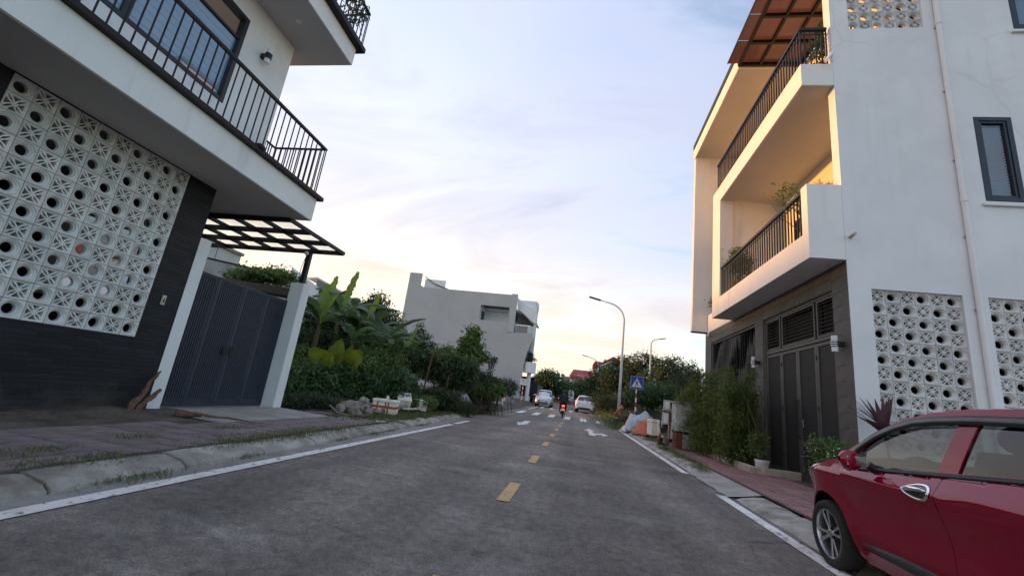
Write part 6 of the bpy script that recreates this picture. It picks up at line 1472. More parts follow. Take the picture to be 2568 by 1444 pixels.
MB().tube([(a.x-.15, 22, .2), a, b], .015, 5).build('stake', BARK, t); v, f = cloud([(a.lerp(b, k/6), (.14, .14, .14)) for k in range(7)], 420, .10, .05, shell=.2); raw('foliage', v, f, LEAF_O, t)
# vine covered trellis
t = thing('vine_trellis', 'low trellis of poles buried under dark climbing vines', 'trellis', tuple(at(1060, 1000, 16)))
for px, py0, py1, Y in ((1072, 965, 885, 15.5), (1125, 1015, 940, 16.5), (968, 990, 900, 15), (1150, 1020, 930, 17.5)):
    a, b = at(px-12, py0, Y), at(px+14 if px == 1072 else px, py1, Y); MB().tube([(a.x, Y, .1), b], .035, 6).build('pole', WOOD, t)
for k in range(6):
    a, b = at(945+8*k, 889+3*k, 14.6+.5*k), at(1165+2*k, 905+5*k, 17.5+.4*k); MB().tube([a, b], .022, 5).build('rail', WOOD, t)
bl = []
for px in range(950, 1180, 14):
    Y = 15+(px-950)*.013; bl.append((at(px, 885+(px-950)*.13+rnd.uniform(-5, 5), Y), (.5, .6, .22)))
    if px > 1090: bl += [(at(px, 930, Y-.3), (.35, .4, .4)), (at(px+3, 955, Y-.2), (.3, .4, .35))]
v, f = cloud(bl, 15000, .13, .07, droop=.5, shell=.35); raw('foliage', v, f, LEAF_D, t)
v, f = cloud([(c+Vector((0, 0, .16)), (r[0]*.9, r[1], .08)) for c, r in bl], 2600, .12, .06, droop=.3, shell=.6); raw('foliage', v, f, LEAF_M, t)
pts = [(1040+i*13, 1000-3*(i % 2), 15.2+.12*i, (.4, .4, .32)) for i in range(8)]; mass('bush', 'dark undergrowth below the vine trellis', pts, 5200, .10, LEAF_D, .05, 'bush', stems=False)
pts = [(985+i*14, 1006+(i % 2)*4, 13.3+.15*i, (.3, .35, .15)) for i in range(7)]; mass('ground_vine', 'bright low vine creeping behind the foam boxes', pts, 3400, .085, LEAF_M, .055, 'vine', stems=False)
pts = [(1120+i*9, 1022+(i % 3)*4, 16.3+.16*i, (.34, .4, .25)) for i in range(7)]; mass('bush', 'round dark weed bush spilling onto the kerb', pts, 4200, .085, LEAF_D, .03, 'bush', stems=False, droop=.15)
pts = [(715+i*14, 1012-4*(i % 2), 9.55+.06*i, (.28, .3, .22)) for i in range(9)]; mass('bush', 'scrubby weeds at the foot of the free standing gate pillar', pts, 4400, .085, LEAF_O, .035, 'bush', stems=False, shell=.3)
pts = [(1190+i*9, 945+i*4-(i % 2)*6, 20.8+.2*i, (.5, .5, .3)) for i in range(9)]; mass('climbing_vine', 'brown-green vine over a small shed roof by the utility post', pts, 4200, .14, LEAF_O, .07, 'vine')
pts = [(1185+i*10, 975+(i % 2)*8, 20.5+.15*i, (.45, .45, .35)) for i in range(7)]; mass('bush', 'dense fern-like bush under the brown-green vine', pts, 4200, .14, LEAF_M, .05, 'bush')
pts = [(1278, 968, 27, (.5, .4, .5)), (1285, 975, 27.5, (.4, .4, .4))]; mass('bush', 'small round bush behind the stick fence', pts, 900, .13, LEAF_O, .06, 'bush')
# weeds across the lot floor
pts = []
for _ in range(120):
    y = rnd.uniform(10.5, 30); pts.append((Vector((-6.2-rnd.uniform(0, 1)*12, y, .35)), (.7, .7, .25)))
v, f = cloud(pts, 9000, .13, .06); o = raw('undergrowth', v, f, LEAF_D, kind='stuff'); o['label'] = 'dark undergrowth across the vacant lot'
# neighbours' walls behind the gate
NW = mat('old_grey_render', (.34, .33, .31), (.25, .245, .23), rough=.9, scale=1.5, streak=((.10, .10, .09), .8, 2.0))
a, b = at(520, 648, 14.5), at(740, 700, 19)
t = thing('boundary_wall', 'old grey boundary wall with dark coping seen over the gate', 'wall', (a.x, 15, .1)); q = Vector((a.x-3, 12.6, a.z+.1))
MB().prism([(q.x, q.y, 0), (b.x, b.y, 0), (b.x, b.y, b.z), (q.x, q.y, q.z)], (-.1, .25, 0)).build('wall', NW, t); MB().prism([(q.x, q.y-.04, q.z+.002), (b.x, b.y-.04, b.z+.002), (b.x, b.y-.04, b.z+.08), (q.x, q.y-.04, q.z+.08)], (-.12, .33, 0)).build('coping', COPING, t)
a1, b1 = at(555, 700, 11), at(742, 722, 11); t = thing('car_shelter', 'dark flat shelter roof behind the folding gate, creepers on top', 'shelter', (a1.x, 11, .1))
MB().prism([(a1.x-2.5, 10.8, a1.z), (b1.x, 10.8, a1.z-.35), (b1.x, 10.8, a1.z-.12), (a1.x-2.5, 10.8, a1.z+.16)], (0, .7, 0)).build('roof', BLACKP, t); MB().box(b1.x-.15, b1.x-.05, 10.9, 11.0, .1, a1.z-.35).build('post', DMETAL, t); MB().box(a1.x-2.3, a1.x-2.2, 10.9, 11.0, .1, a1.z).build('post', DMETAL, t)
MB().box(a1.x-2.5, b1.x-.05, 11.45, 11.55, .1, a1.z-.4).build('back_wall', DARKROOM, t)
bl = [(at(600+11*i, 690+3*(i % 3), 11.4), (.22, .5, .16)) for i in range(13)]; t2 = thing('creeper', 'leafy creeper growing along the dark shelter roof', 'creeper', tuple(bl[5][0])); v, f = cloud(bl, 2600, .12, .07, shell=.3); raw('foliage', v, f, LEAF_M, t2)
a, b = at(730, 668, 19.2), at(800, 720, 20); t = thing('boundary_wall', 'white stained end wall left of the banana leaves', 'wall', (a.x, 19, .1)); MB().prism([(a.x, 19.3, 0), (b.x, 19.9, 0), (b.x, 19.9, b.z), (a.x, 19.3, a.z)], (-.1, .3, 0)).build('wall', WHITE, t)
a, b, c_ = at(797, 698, 26), at(872, 742, 26), at(800, 800, 26); t = thing('grey_building', 'flat roofed grey building corner behind the banana leaves', 'building', (a.x, 27, .1))
MB().prism([(a.x, 26, 0), (b.x, 26, 0), (b.x, 26, b.z), (a.x, 26, a.z)], (-1, 8, 0)).build('wall', mat('slate_grey_render', (.22, .22, .225), (.19, .19, .195), rough=.9), t); MB().prism([(a.x-.02, 25.95, a.z), (b.x, 25.95, b.z), (b.x, 25.95, b.z+.1), (a.x-.02, 25.95, a.z+.1)], (-1, .4, 0)).build('coping', WHITE, t)
a = at(541, 640, 16); MBp = MB().tube([(a.x, 16, a.z-.3), (a.x, 16, a.z+.75)], .012, 5).build('antenna_mast', DMETAL, None, loc=(a.x, 16, a.z-.3)); tag(MBp, 'thin mast above the old grey wall under the canopy', 'mast')
t = thing('neighbour_house', 'small terracotta-roofed house seen only through the pierced blocks', 'house', (-20, 13, .1)); MB().box(-23.5, -17.4, 13, 17, .1, 4.2).build('wall', WHITE, t)
MB().prism([(-24, 12.7, 4.2), (-17, 12.7, 4.2), (-20.5, 12.7, 5.4)], (0, 4.6, 0)).build('roof', mat('terracotta_tile', (.30, .075, .05), (.22, .06, .045), rough=.8, scale=8), t)

# houses added beyond the lot to keep low sun off the lower right facade
for k, (y0, y1, hh, lb) in enumerate(((7.5, 12.3, 8.4, 'added flat roofed house shading the right facade, southern one of three'), (12.5, 17.4, 8.9, 'added flat roofed house shading the right facade, middle one of three'), (17.6, 27.0, 8.8, 'added flat roofed house shading the right facade, northern one of three'))):
    t = thing('shading_house', lb, 'house', (-28, (y0+y1)/2, .1), 'houses added to shade the right facade'); MB().box(-33, -26, y0, y1, 0, hh-.2).build('wall', GREYW, t); MB().box(-33.2, -25.8, y0-.05, y1+.05, hh-.2, hh).build('roof', CONCD, t)
    for z in (1.6, 4.6): 
        w_ = MB(); ring_frame(w_, 'x', -26.05, -25.97, y0+1.2, y0+3.0, z, z+1.5, .08); w_ = w_.build('window', NAVY, t); MB().box(-25.995, -25.985, y0+1.28, y0+2.92, z+.08, z+1.42).build('pane', MATS['dark_pane'], w_)
# ------------------------------------------------------------------ far grey house, its end wall towards us
FY = 52.0
FH = thing('grey_house', 'large plain grey house with curved white front at the end of the lot', 'house', (at(1160, 1000, FY).x, FY, gz(FY)))
def fp(px, py, d=0): p = at(px, py, FY); return (p.x, FY+d, p.z)
g0 = gz(FY)
def low(px): p = at(px, 950, FY); return (p.x, FY, g0-.2)
mb = MB()
xl0 = at(1003, 820, FY).x; zt1 = at(1031, 683, FY).z; zt2 = at(1056, 716, FY).z; xr = at(1299, 740, FY).x; xn = at(1056, 700, FY).x; z3 = at(1283, 739, FY).z
w0, w1, wt, wb = at(1206, 766, FY), at(1274, 800, FY), at(1240, 767, FY).z, at(1240, 805, FY).z
wall_y(mb, FY, FY+.3, xl0, xn, g0-.3, zt1); wall_y(mb, FY, FY+.3, xn, xr-.75, g0-.3, z3, [(w0.x, w1.x, wb, wt)]); mb.box(xr-.75, xr, FY-.08, FY+.3, at(1290, 834, FY).z, z3+.12)
mb.box(xl0, xl0+.3, FY+.3, FY+13, g0-.3, zt1-.8); mb.box(xl0+.3, xr-.8, FY+13, FY+13.3, g0-.3, z3); mb.build('end_wall', GREYW, FH)
zA = at(1289, 834, FY).z
fm = MB(); fm.prism([(xr-.75, FY, g0-.3), at(1301, 1008, FY)-Vector((0, 0, .4)), fp(1306, 960), fp(1313, 915), fp(1322, 880), fp(1335, 852), fp(1336, 836), (xr-.75, FY, at(1280, 834, FY).z)], (0, .3, 0)); fm.build('end_wall', GREYW, FH)
MB().box(xl0+.3, xr-.8, FY+.3, FY+13, z3-1.0, z3-.7).build('roof', CONCD, FH)
MB().box(xl0+.3, xr-1.6, FY+4, FY+4.2, g0, z3-1.0).build('inner_wall', WHITE, FH)
MB().box(xn+.02, xn+2.9, FY+1.5, FY+1.8, z3, z3+1.5).build('stair_wall', WHITE, FH); MB().prism([(xn+.0, FY+1.3, zt1+.0), (xn+1.5, FY+1.3, zt1-.9), (xn+4.2, FY+1.3, z3+.15), (xn+4.2, FY+1.3, z3+.02), (xn+1.5, FY+1.3, zt1-1.03), (xn+0, FY+1.3, zt1-.13)], (0, 3, 0)).build('stair_roof', CONCD, FH)
# recess behind the square opening
mb = MB(); mb.box(w0.x-.2, w0.x-.02, FY+.3, FY+3, wb-.2, wt+.3); mb.box(w0.x-.2, xr-.8, FY+3, FY+3.15, wb-1, wt+.5); mb.box(w0.x-.2, xr-.8, FY+.3, FY+3, wb-.3, wb-.1); mb.build('loggia_wall', WHITE, FH); MB().box(w0.x-.2, w1.x, FY+1.7, FY+3, wt-.15, wt-.02).build('ceiling', WHITE, FH); MB().box(w0.x+.5, w1.x+.3, FY+.31, FY+1.6, wt-.02, wt+.05).build('skylight', BLACKP, FH)
MB().box(w0.x-.02, w0.x+.06, FY+.9, FY+2.4, wb-.1, wt-.55).build('loggia_door', NAVY, FH)
# front: curved fascia, tall column, balcony, drum planter, gate
fz = []
for i in range(13):
    s_ = i/12; px = 1298+(1347-1298)*s_; lo_ = 778+(812-778)*(3*s_*s_-2*s_**3); hi_ = 745+(772-745)*(1-(1-s_)**2.2); a, b = at(px, hi_, FY+1), at(px, lo_, FY+1); fz.append((a, b))
mb = MB(); mb.grid([[tuple(a), tuple(b)] for a, b in fz]); mb.grid([[tuple(a+Vector((0, .35, 0))), tuple(b+Vector((0, .35, 0)))] for a, b in fz]); mb.grid([[tuple(b), tuple(b+Vector((0, 3.5, 0)))] for a, b in fz]); mb.grid([[tuple(a), tuple(a+Vector((0, .35, 0)))] for a, b in fz]); mb.build('curved_fascia', WHITE2, FH, smooth=50)
mb = MB(); c0, c1 = at(1345, 760, FY+1.2), at(1336, 930, FY+1.2); mb.prism([(c0.x, c0.y, c0.z), (c0.x+.32, c0.y, c0.z), (c0.x+.32, c0.y, c1.z-.2), (c0.x-.1, c0.y, c1.z-.2)], (0, .5, 0)); mb.box(c0.x-.75, c0.x-.05, c0.y+.1, c0.y+.35, at(1340, 925, FY).z, at(1340, 815, FY).z); mb.build('column', mat('pale_green_white', (.62, .66, .64), (.56, .60, .58), rough=.8), FH)
MB().box(xr, at(1347, 760, FY+1).x, FY+1.3, FY+4, at(1330, 765, FY).z, at(1330, 757, FY).z+.4).build('parapet', WHITE, FH)
MB().box(xr-.2, c0.x-.1, FY+3.5, FY+3.7, at(1310, 835, FY).z, at(1310, 768, FY).z).build('loggia_wall', DARKROOM, FH)  # wall coloured dark to stand in for the shade inside the loggia
MB().box(xr-.2, c0.x, FY+.3, FY+4, at(1310, 838, FY).z-.15, at(1310, 838, FY).z).build('balcony_slab', WHITE2, FH)
MB().box(xr-.1, c0.x-.35, FY+.5, FY+.53, at(1310, 836, FY).z, at(1310, 815, FY).z).build('glass_balustrade', PANE, FH); MB().box(xr-.1, c0.x-.3, FY+.48, FY+.55, at(1310, 815, FY).z, at(1310, 813, FY).z).build('handrail', STEEL, FH)
dc = at(1327, 935, FY+.9); dr_ = .78; dz0, dz1 = at(1327, 934, FY).z, at(1327, 907, FY).z
MB().lathe((dc.x, dc.y, 0), [(0, dz0), (dr_, dz0), (dr_, dz1), (dr_*.9, dz1), (dr_*.9, dz1-.1), (0, dz1-.1)], 24).build('drum_balcony', WHITE2, FH, smooth=40)
MB().lathe((dc.x, dc.y+.1, 0), [(.26, g0), (.26, dz0)], 12).build('column', WHITE2, FH, smooth=True)
v, f = cloud([(Vector((dc.x, dc.y-.3, dz1+.35)), (.7, .5, .35)), (Vector((dc.x-.1, dc.y, dz1+.9)), (.35, .3, .5))], 900, .16, .07, shell=.3); t2 = thing('balcony_plant', 'dark plant overflowing the drum balcony of the grey house', 'plant', (dc.x, dc.y, dz1)); raw('foliage', v, f, LEAF_D, t2)
mb = MB(); gxl, gxr = at(1311, 975, FY+1.5).x, at(1346, 975, FY+1.5).x; mb.box(gxl-1.2, gxr, FY+1.6, FY+1.7, g0+.75, at(1325, 955, FY).z); mb.build('front_gate', DMETAL, FH); MB().box(xr-.1, gxl+1.0, FY+1.4, FY+1.6, g0-.1, g0+.8).build('low_wall', WHITE, FH)
mb = MB(); mb.box(xr-.3, gxr-.6, FY+4, FY+4.2, g0, at(1320, 940, FY).z); mb.build('front_wall', BLACKP, FH); MB().box(gxr-.1, gxr+.08, FY+1.5, FY+9, g0, at(1345, 962, FY).z).build('side_gate', DMETAL, FH)
a = at(1229, 733, FY+4); b = at(1234, 690, FY+4); o = MB().tube([a, b], .02, 5); o.tube([b-Vector((.1, 0, .15)), b+Vector((.1, 0, -.15))], .02, 5); o = o.build('antenna_mast', STEEL, None, loc=a); tag(o, 'thin antenna mast on the grey house roof', 'mast')
# ------------------------------------------------------------------ the far end of the road
EY = 92
RBR = mat('red_brick_wall', (.23, .085, .068), (.17, .065, .055), rough=.9, scale=2)
t = thing('brick_wall', 'long low red brick wall closing the end of the road, grey coping', 'wall', (0, EY, gz(EY)))
a, b = at(1380, 985, EY), at(1600, 1010, EY); MB().box(-14, 40, EY, EY+.3, gz(EY)-.3, 1.75).build('wall', RBR, t); MB().box(-14, 40, EY-.05, EY+.35, 1.752, 2.45).build('coping', mat('grey_coping', (.25, .235, .21), (.2, .19, .17), rough=.9), t)
for k in range(16): MB().box(-14+3.4*k, -13.7+3.4*k, EY-.08, EY-.002, gz(EY)-.3, 1.75).build('pier', RBR, t)
p = at(1432, 992, 78); o = MB().box(p.x-.5, p.x+.5, 78, 78.08, p.z-.9, p.z+1.0).build('notice_board', WHITEP, None, loc=(p.x, 78, p.z-.9)); tag(o, 'tall white notice board at the end of the road', 'sign board')
def fartree(name, label, px, py, Y, rx, rz, n, leaf, extra=(), size=None, r=.2):
    c = at(px, py, Y); size = size or Y*.0052; g = gz(Y); cr = [((0, 0, c.z-g), (rx, rx*.9, rz))]
    for ex, ez, er, eh in extra: cr.append(((ex, random.uniform(-.5, .5), c.z-g+ez), (er, er*.9, eh)))
    return tree(name, label, (c.x, Y, g), max(2.0, c.z-g), cr, n, size, leaf, r, width=size*.55, shell=.35, reach=min(rx, 2.2))
TREE_F = LEAF_O
fartree('round_tree', 'broad dark round tree behind the silver minivan', 1377, 958, 72, 2.6, 2.2, 6500, LEAF_D, [(-1.5, -.4, 1.8, 1.6), (1.6, -.6, 1.7, 1.4), (.2, 1.0, 1.4, .9), (-.8, -1.8, 2.2, 1.2), (2.6, -1.6, 1.4, 1.2)])
fartree('round_tree', 'dark tree right of the broad round tree, before the red roof', 1424, 978, 80, 2.3, 1.8, 3000, LEAF_D, [(1.5, .0, 1.5, 1.2), (-1.5, -.4, 1.4, 1.2)])
fartree('round_tree', 'dark tree below the eaves of the long red roof', 1466, 975, 82, 2.2, 1.8, 3000, LEAF_D, [(1.6, .3, 1.4, 1.3)])
fartree('street_tree', 'leafy roadside tree just right of the white car', 1512, 958, 50, 1.7, 1.9, 5200, LEAF_O, [(.9, .6, 1.3, 1.2), (-.7, -.7, 1.0, 1.0), (.3, -1.4, 1.4, .9)])
fartree('street_tree', 'taller roadside tree behind the tall lamp post', 1556, 935, 44, 1.7, 1.7, 6200, LEAF_O, [(.6, .9, 1.2, .9), (-.9, -.8, 1.2, 1.2), (.9, -1.2, 1.4, 1.2), (1.7, .4, 1.0, .9)])
fartree('street_tree', 'thin crowned tree whose gaps show sky, right of the lamp post', 1612, 915, 42, 1.5, 1.2, 3400, LEAF_O, [(.9, .3, 1.0, .8), (-.5, -1.2, 1.4, 1.2)])
fartree('street_tree', 'dark rounded tree right of the dark-headed lamp post', 1690, 935, 34, 1.25, 1.25, 5200, LEAF_D, [(-.7, .3, .9, .8), (.6, -.4, .8, 1.0), (-.5, -1.0, 1.2, .8)])
fartree('street_tree', 'lower tree between the lamp posts, filling the verge', 1640, 960, 37, 1.4, 1.1, 4200, LEAF_D, [(.8, -.6, 1.2, .9), (-1.0, -.8, 1.2, 1.0)])
pts = [(1600+i*14, 985+(i % 3)*7, 26+.25*(i % 4), (.75, .7, .55)) for i in range(10)]; mass('bush', 'dark green shrubs behind the crossing sign and meter post', pts, 9000, .15, LEAF_B, .075, 'bush')
pts = [(1500+i*15, 1003+(i % 2)*6, 38+.8*(i % 3), (.7, .8, .6)) for i in range(7)]; mass('bush', 'scrub under the roadside trees by the white car', pts, 4200, .20, LEAF_O, .08, 'bush')
pts = [(1715+i*6, 950+(i % 2)*14, 22+.2*i, (.45, .5, .45)) for i in range(6)]; mass('bush', 'loose olive bush rising behind the electrical cabinet', pts, 3200, .13, LEAF_O, .04, 'bush')
pts = [(1738+i*5, 925+i*8, 19.5, (.28, .4, .3)) for i in range(5)]; mass('bush', 'sparse twiggy shrub at the far house corner', pts, 700, .12, LEAF_D, .05, 'bush')
t = thing('low_wall', 'dark grey low wall behind the tarps and shrubs', 'wall', (6, 27.5, .1)); MB().box(3.6, 14, 27.4, 27.6, .1, 1.25).build('wall', CONCD, t)
# houses with red roofs
RT = mat('red_roof_tile', (.34, .050, .048), (.27, .042, .042), rough=.7, scale=3)
def pq(px, py, Y): p = at(px, py, Y); return p
t = thing('red_roofed_house', 'long grey-cream house under a plain red roof, dark glazing', 'house', tuple(at(1460, 1000, 112)))
rl, rr, el, er = at(1438, 924, 112), at(1500, 931, 112), at(1433, 944, 112), at(1500, 951, 112); yb = 112
CRW = mat('grey_cream_render', (.42, .41, .36), (.36, .35, .31), rough=.9, scale=.4)
MB().prism([tuple(el-Vector((.6, .6, 0))), tuple(er-Vector((0, .6, 0))), (rr.x, yb+4, rr.z), (rl.x, yb+4, rl.z)], (0, .15, .15)).build('roof', RT, t); MB().prism([(rl.x, yb+4.2, rl.z), (rr.x, yb+4.2, rr.z), (er.x, yb+9, er.z), (el.x-.6, yb+9, el.z)], (0, .15, .15)).build('roof', RT, t)
MB().prism([(el.x-.5, yb-.55, el.z-.35), (el.x+.5, yb-.55, el.z+.6), (el.x+.5, yb-.55, el.z-.9)], (0, .5, 0)).build('gable', RT, t)
MB().box(el.x, er.x, yb, yb+8, 0, el.z).build('wall', CRW, t); MB().box(el.x-.3, el.x+.35, yb-.4, yb, at(1440, 973, 112).z, el.z-.3).build('corner_column', WHITEP, t)
for k in range(5): MB().box(el.x+1.0+.72*k, el.x+1.6+.72*k, yb-.06, yb-.01, at(1450, 965, 112).z, el.z-.7).build('window', mat('far_glass', (.06, .075, .075), rough=.15), t)
t = thing('red_roofed_house', 'gabled house with teal gable and stepped red roof above trees', 'house', tuple(at(1520, 1000, 98)))
def Q(px, py, d=0): p = at(px, py, 98); return (p.x, 98+d, p.z)
TEAL = mat('teal_render', (.20, .42, .38), (.17, .36, .33), rough=.9)
MB().prism([Q(1500, 917), Q(1538, 903), Q(1580, 922), Q(1580, 1000), Q(1500, 1000)], (0, 7, 0)).build('wall', TEAL, t)
MB().prism([Q(1494, 913, -.5), Q(1512, 908, -.5), Q(1538, 894.5, -.5), Q(1538, 901, -.5), Q(1514, 915, -.5), Q(1500, 918, -.5)], (0, 8, 0)).build('roof', RT, t); MB().prism([Q(1538, 894.5, -.5), Q(1592, 922, -.5), Q(1592, 929, -.5), Q(1538, 901, -.5)], (0, 8, 0)).build('roof', RT, t)
MB().prism([Q(1487, 913, -.3), Q(1493, 905, -.3), Q(1496, 907, -.3), Q(1496, 923, -.3), Q(1487, 924, -.3)], (0, 4, 0)).build('roof', RT, t); MB().prism([Q(1494, 905, -.2), Q(1510, 908, -.2), Q(1510, 916, -.2), Q(1494, 915, -.2)], (0, 3, 0)).build('roof', RT, t)
MB().prism([Q(1488, 924), Q(1497, 924), Q(1497, 950), Q(1488, 950)], (0, 3, 0)).build('wall', CREAM, t); MB().prism([Q(1502, 917, -.7), Q(1538, 904, -.7), Q(1538, 906, -.7), Q(1502, 920, -.7)], (0, .1, 0)).build('barge_board', WHITEP, t)
MB().box(Q(1502, 930)[0], Q(1530, 930)[0], 97.2, 97.4, Q(1500, 922)[2]-.15, Q(1500, 920)[2]).build('balcony_slab', WHITEP, t)
a, b = at(1408, 937, 125), at(1432, 975, 125); t = thing('grey_block', 'low grey block beside the long red roof', 'building', (a.x, 125, 0)); MB().box(a.x, b.x, 125, 131, 0, at(1420, 945, 125).z).build('wall', mat('far_grey_render', (.27, .27, .27), (.23, .23, .23), rough=.9), t); MB().box(a.x, a.x+.9, 124.8, 127, at(1420, 945, 125).z, a.z).build('roof_tank', CONCD, t); MB().box(a.x+1.2, b.x, 124.6, 131, at(1420, 945, 125).z, at(1420, 943.5, 125).z+.1).build('roof', WHITEP, t)
pts = []
for px in range(1335, 1760, 9): pts.append((at(px, 1000-(px % 4), 135+(px % 7)), (3.2, 2.5, 2.6+(px % 5)*.3)))
pts += [(Vector((x, 150+abs(x)*.25+(k % 5)*4, 3+(k % 3))), (7, 5, 4.5)) for k, x in enumerate(range(-260, -20, 9))]+[(Vector((x, 150+abs(x)*.2+(k % 5)*4, 3+(k % 3))), (7, 5, 4.5)) for k, x in enumerate(range(30, 260, 9))]
v, f = cloud(pts, 16000, 1.0, .6, shell=.5); o = raw('far_woods', v, f, LEAF_D, kind='stuff'); o['label'] = 'distant line of trees on the horizon'
# ------------------------------------------------------------------ far vehicles and people
def ring_pts(st):
    u, zb, zm, zt, wl, wm, wt = st
    return [(-wl, u, zb), (-wm-.02, u, zb+(zm-zb)*.55), (-wm, u, zm), (-wt, u, zt-.05), (-wt*.82, u, zt), (0, u, zt+.03), (wt*.82, u, zt), (wt, u, zt-.05), (wm, u, zm), (wm+.02, u, zb+(zm-zb)*.55), (wl, u, zb)]
def far_car(name, label, cat, st, paint, wheel_u, wr, glass_side, front_glass, rear_glass, loc, rz, extras):
    t = thing(name, label, cat); mb = MB(); rows = [ring_pts(s) for s in st]; mb.grid(rows)
    for r, fl in ((rows[0], 1), (rows[-1], 0)):
        b = len(mb.v); mb.v += r; idx = list(range(b, b+len(r))); mb.f.append(tuple(idx[::-1] if fl else idx))
    mb.build('body', paint, t, smooth=38, local=True); GL = mat('far_car_glass', (.02, .024, .026), rough=.05, spec=.9)
    def quad(name_, pts, off, m=GL): 
        a, b, c = Vector(pts[0]), Vector(pts[1]), Vector(pts[2]); n_ = (b-a).cross(c-a).normalized()*off; return MB().prism([Vector(p)+n_ for p in pts], n_*-.8).build(name_, m, t, local=True)
    for s_ in (-1, 1):
        for ua, ub, z0, z1, z2, z3, wa, wb in glass_side:
            P_ = [(s_*wa, ua, z0), (s_*wa, ub, z1), (s_*wb, ub, z3), (s_*wb, ua, z2)]; quad('side_window', P_ if s_ > 0 else P_[::-1], .018)
    if front_glass: u0, z0, w0_, u1, z1, w1_ = front_glass; quad('windscreen', [(-w0_, u0, z0), (w0_, u0, z0), (w1_, u1, z1), (-w1_, u1, z1)][::-1], .02)
    if rear_glass: u0, z0, w0_, u1, z1, w1_ = rear_glass; quad('rear_window', [(-w0_, u0, z0), (w0_, u0, z0), (w1_, u1, z1), (-w1_, u1, z1)], .02)
    for s_ in (-1, 1):
        for u in wheel_u:
            x = s_*(st[len(st)//2][5]-.10); mb = MB().lathe((x, u, wr), [(0, -.1), (wr*.9, -.1), (wr, -.07), (wr, .07), (wr*.9, .1), (wr*.62, .1)], 20, 'x'); wl = mb.build('wheel', RUBBER, t, local=True, smooth=40); MB().lathe((x, u, wr), [(wr*.62, s_*.09), (wr*.5, s_*.06), (0, s_*.085)], 12, 'x').build('rim', STEEL, wl, local=True)
    extras(t, quad); t.location = loc; t.rotation_euler = (0, 0, rz); return t
SILV = mat('silver_car_paint', (.52, .53, .55), (.48, .49, .51), rough=.3, metal=.6, coat=.6); WHCP = mat('white_car_paint', (.72, .72, .73), (.68, .68, .69), rough=.3, coat=.8)
LENS = mat('clear_lens', (.75, .76, .78), (.55, .56, .58), rough=.15, spec=.8); TAILR = mat('red_tail_lens', (.35, .012, .014), rough=.2, spec=.7)
st = [(-2.28, .42, .95, 1.1, .72, .76, .70), (-2.2, .26, 1.05, 1.62, .78, .84, .66), (-1.6, .24, 1.08, 1.74, .80, .87, .66), (-.6, .24, 1.08, 1.76, .82, .88, .67), (.35, .24, 1.06, 1.70, .82, .88, .66), (.75, .24, 1.05, 1.46, .82, .88, .68), (1.22, .24, 1.02, 1.10, .81, .87, .74), (1.75, .24, .90, 1.00, .79, .84, .72), (2.12, .26, .76, .88, .74, .78, .66), (2.26, .32, .58, .66, .62, .66, .58)]
def vx(t, quad):
    MB().box(-.42, .42, 2.22, 2.31, .60, .70).build('grille', CHROME, t, local=True, bevel=.02); MB().box(-.52, .52, 2.20, 2.30, .36, .50).build('lower_grille', BLACKP, t, local=True, bevel=.02)
    for s_ in (-1, 1):
        MB().prism([(s_*.45, 2.20, .70), (s_*.76, 2.0, .74), (s_*.78, 1.86, .90), (s_*.50, 2.1, .84)], (0, .05, .03)).build('headlight', LENS, t, local=True); MB().obox((s_*1.0, .85, 1.13), (.11, 0, 0), (0, .07, 0), (0, 0, .08)).build('door_mirror', SILV, t, local=True, bevel=.03); MB().box(s_*.62-.08, s_*.62+.08, 2.19, 2.27, .38, .46).build('fog_lamp', LENS, t, local=True)
    MB().box(-.26, .26, 2.30, 2.32, .50, .60).build('number_plate', WHITEP, t, local=True); MB().box(-.70, .70, 2.14, 2.22, .26, .34).build('bumper_lip', BLACKP, t, local=True)
Yv = 47.5; p = at(1362, 1000, Yv-2); far_car('minivan', 'silver minivan facing us, parked along the left kerb far ahead', 'minivan', st, SILV, (-1.35, 1.42), .33, [(-2.0, -.75, 1.13, 1.13, 1.62, 1.66, .86, .69), (-.68, .25, 1.13, 1.11, 1.66, 1.62, .87, .69), (.32, .88, 1.10, 1.09, 1.58, 1.36, .87, .70)], (1.18, 1.10, .74, .46, 1.66, .60), None, (p.x, Yv, gz(Yv)), PI, vx)
st2 = [(-2.27, .40, .80, .92, .74, .78, .70), (-2.18, .34, 1.02, 1.18, .80, .86, .72), (-1.95, .30, 1.06, 1.52, .82, .90, .64), (-1.5, .28, 1.05, 1.63, .83, .92, .62), (-.4, .28, 1.02, 1.67, .84, .92, .62), (.3, .28, 1.0, 1.60, .84, .92, .62), (1.1, .28, .98, 1.12, .83, .91, .72), (1.9, .28, .88, .98, .80, .86, .72), (2.25, .34, .66, .78, .68, .74, .62)]
def sx_(t, quad):
    MB().box(-.62, .62, -2.29, -2.20, .30, .52).build('rear_bumper', BLACKP, t, local=True, bevel=.03); MB().box(-.28, .28, -2.285, -2.26, .74, .86).build('number_plate', WHITEP, t, local=True); MB().box(-.6, .6, -2.02, -1.88, 1.57, 1.62).build('roof_spoiler', WHCP, t, local=True, bevel=.02)
    for s_ in (-1, 1):
        MB().prism([(s_*.35, -2.20, .98), (s_*.82, -2.12, 1.00), (s_*.88, -1.95, 1.07), (s_*.80, -2.10, 1.06)], (0, -.05, .02)).build('tail_lamp', TAILR, t, local=True); MB().obox((s_*1.02, .75, 1.06), (.11, 0, 0), (0, .07, 0), (0, 0, .08)).build('door_mirror', WHCP, t, local=True, bevel=.03)
        MB().tube([(s_*.5, -2.32, .36), (s_*.5, -2.2, .36)], .04, 8).build('exhaust', STEEL, t, local=True)
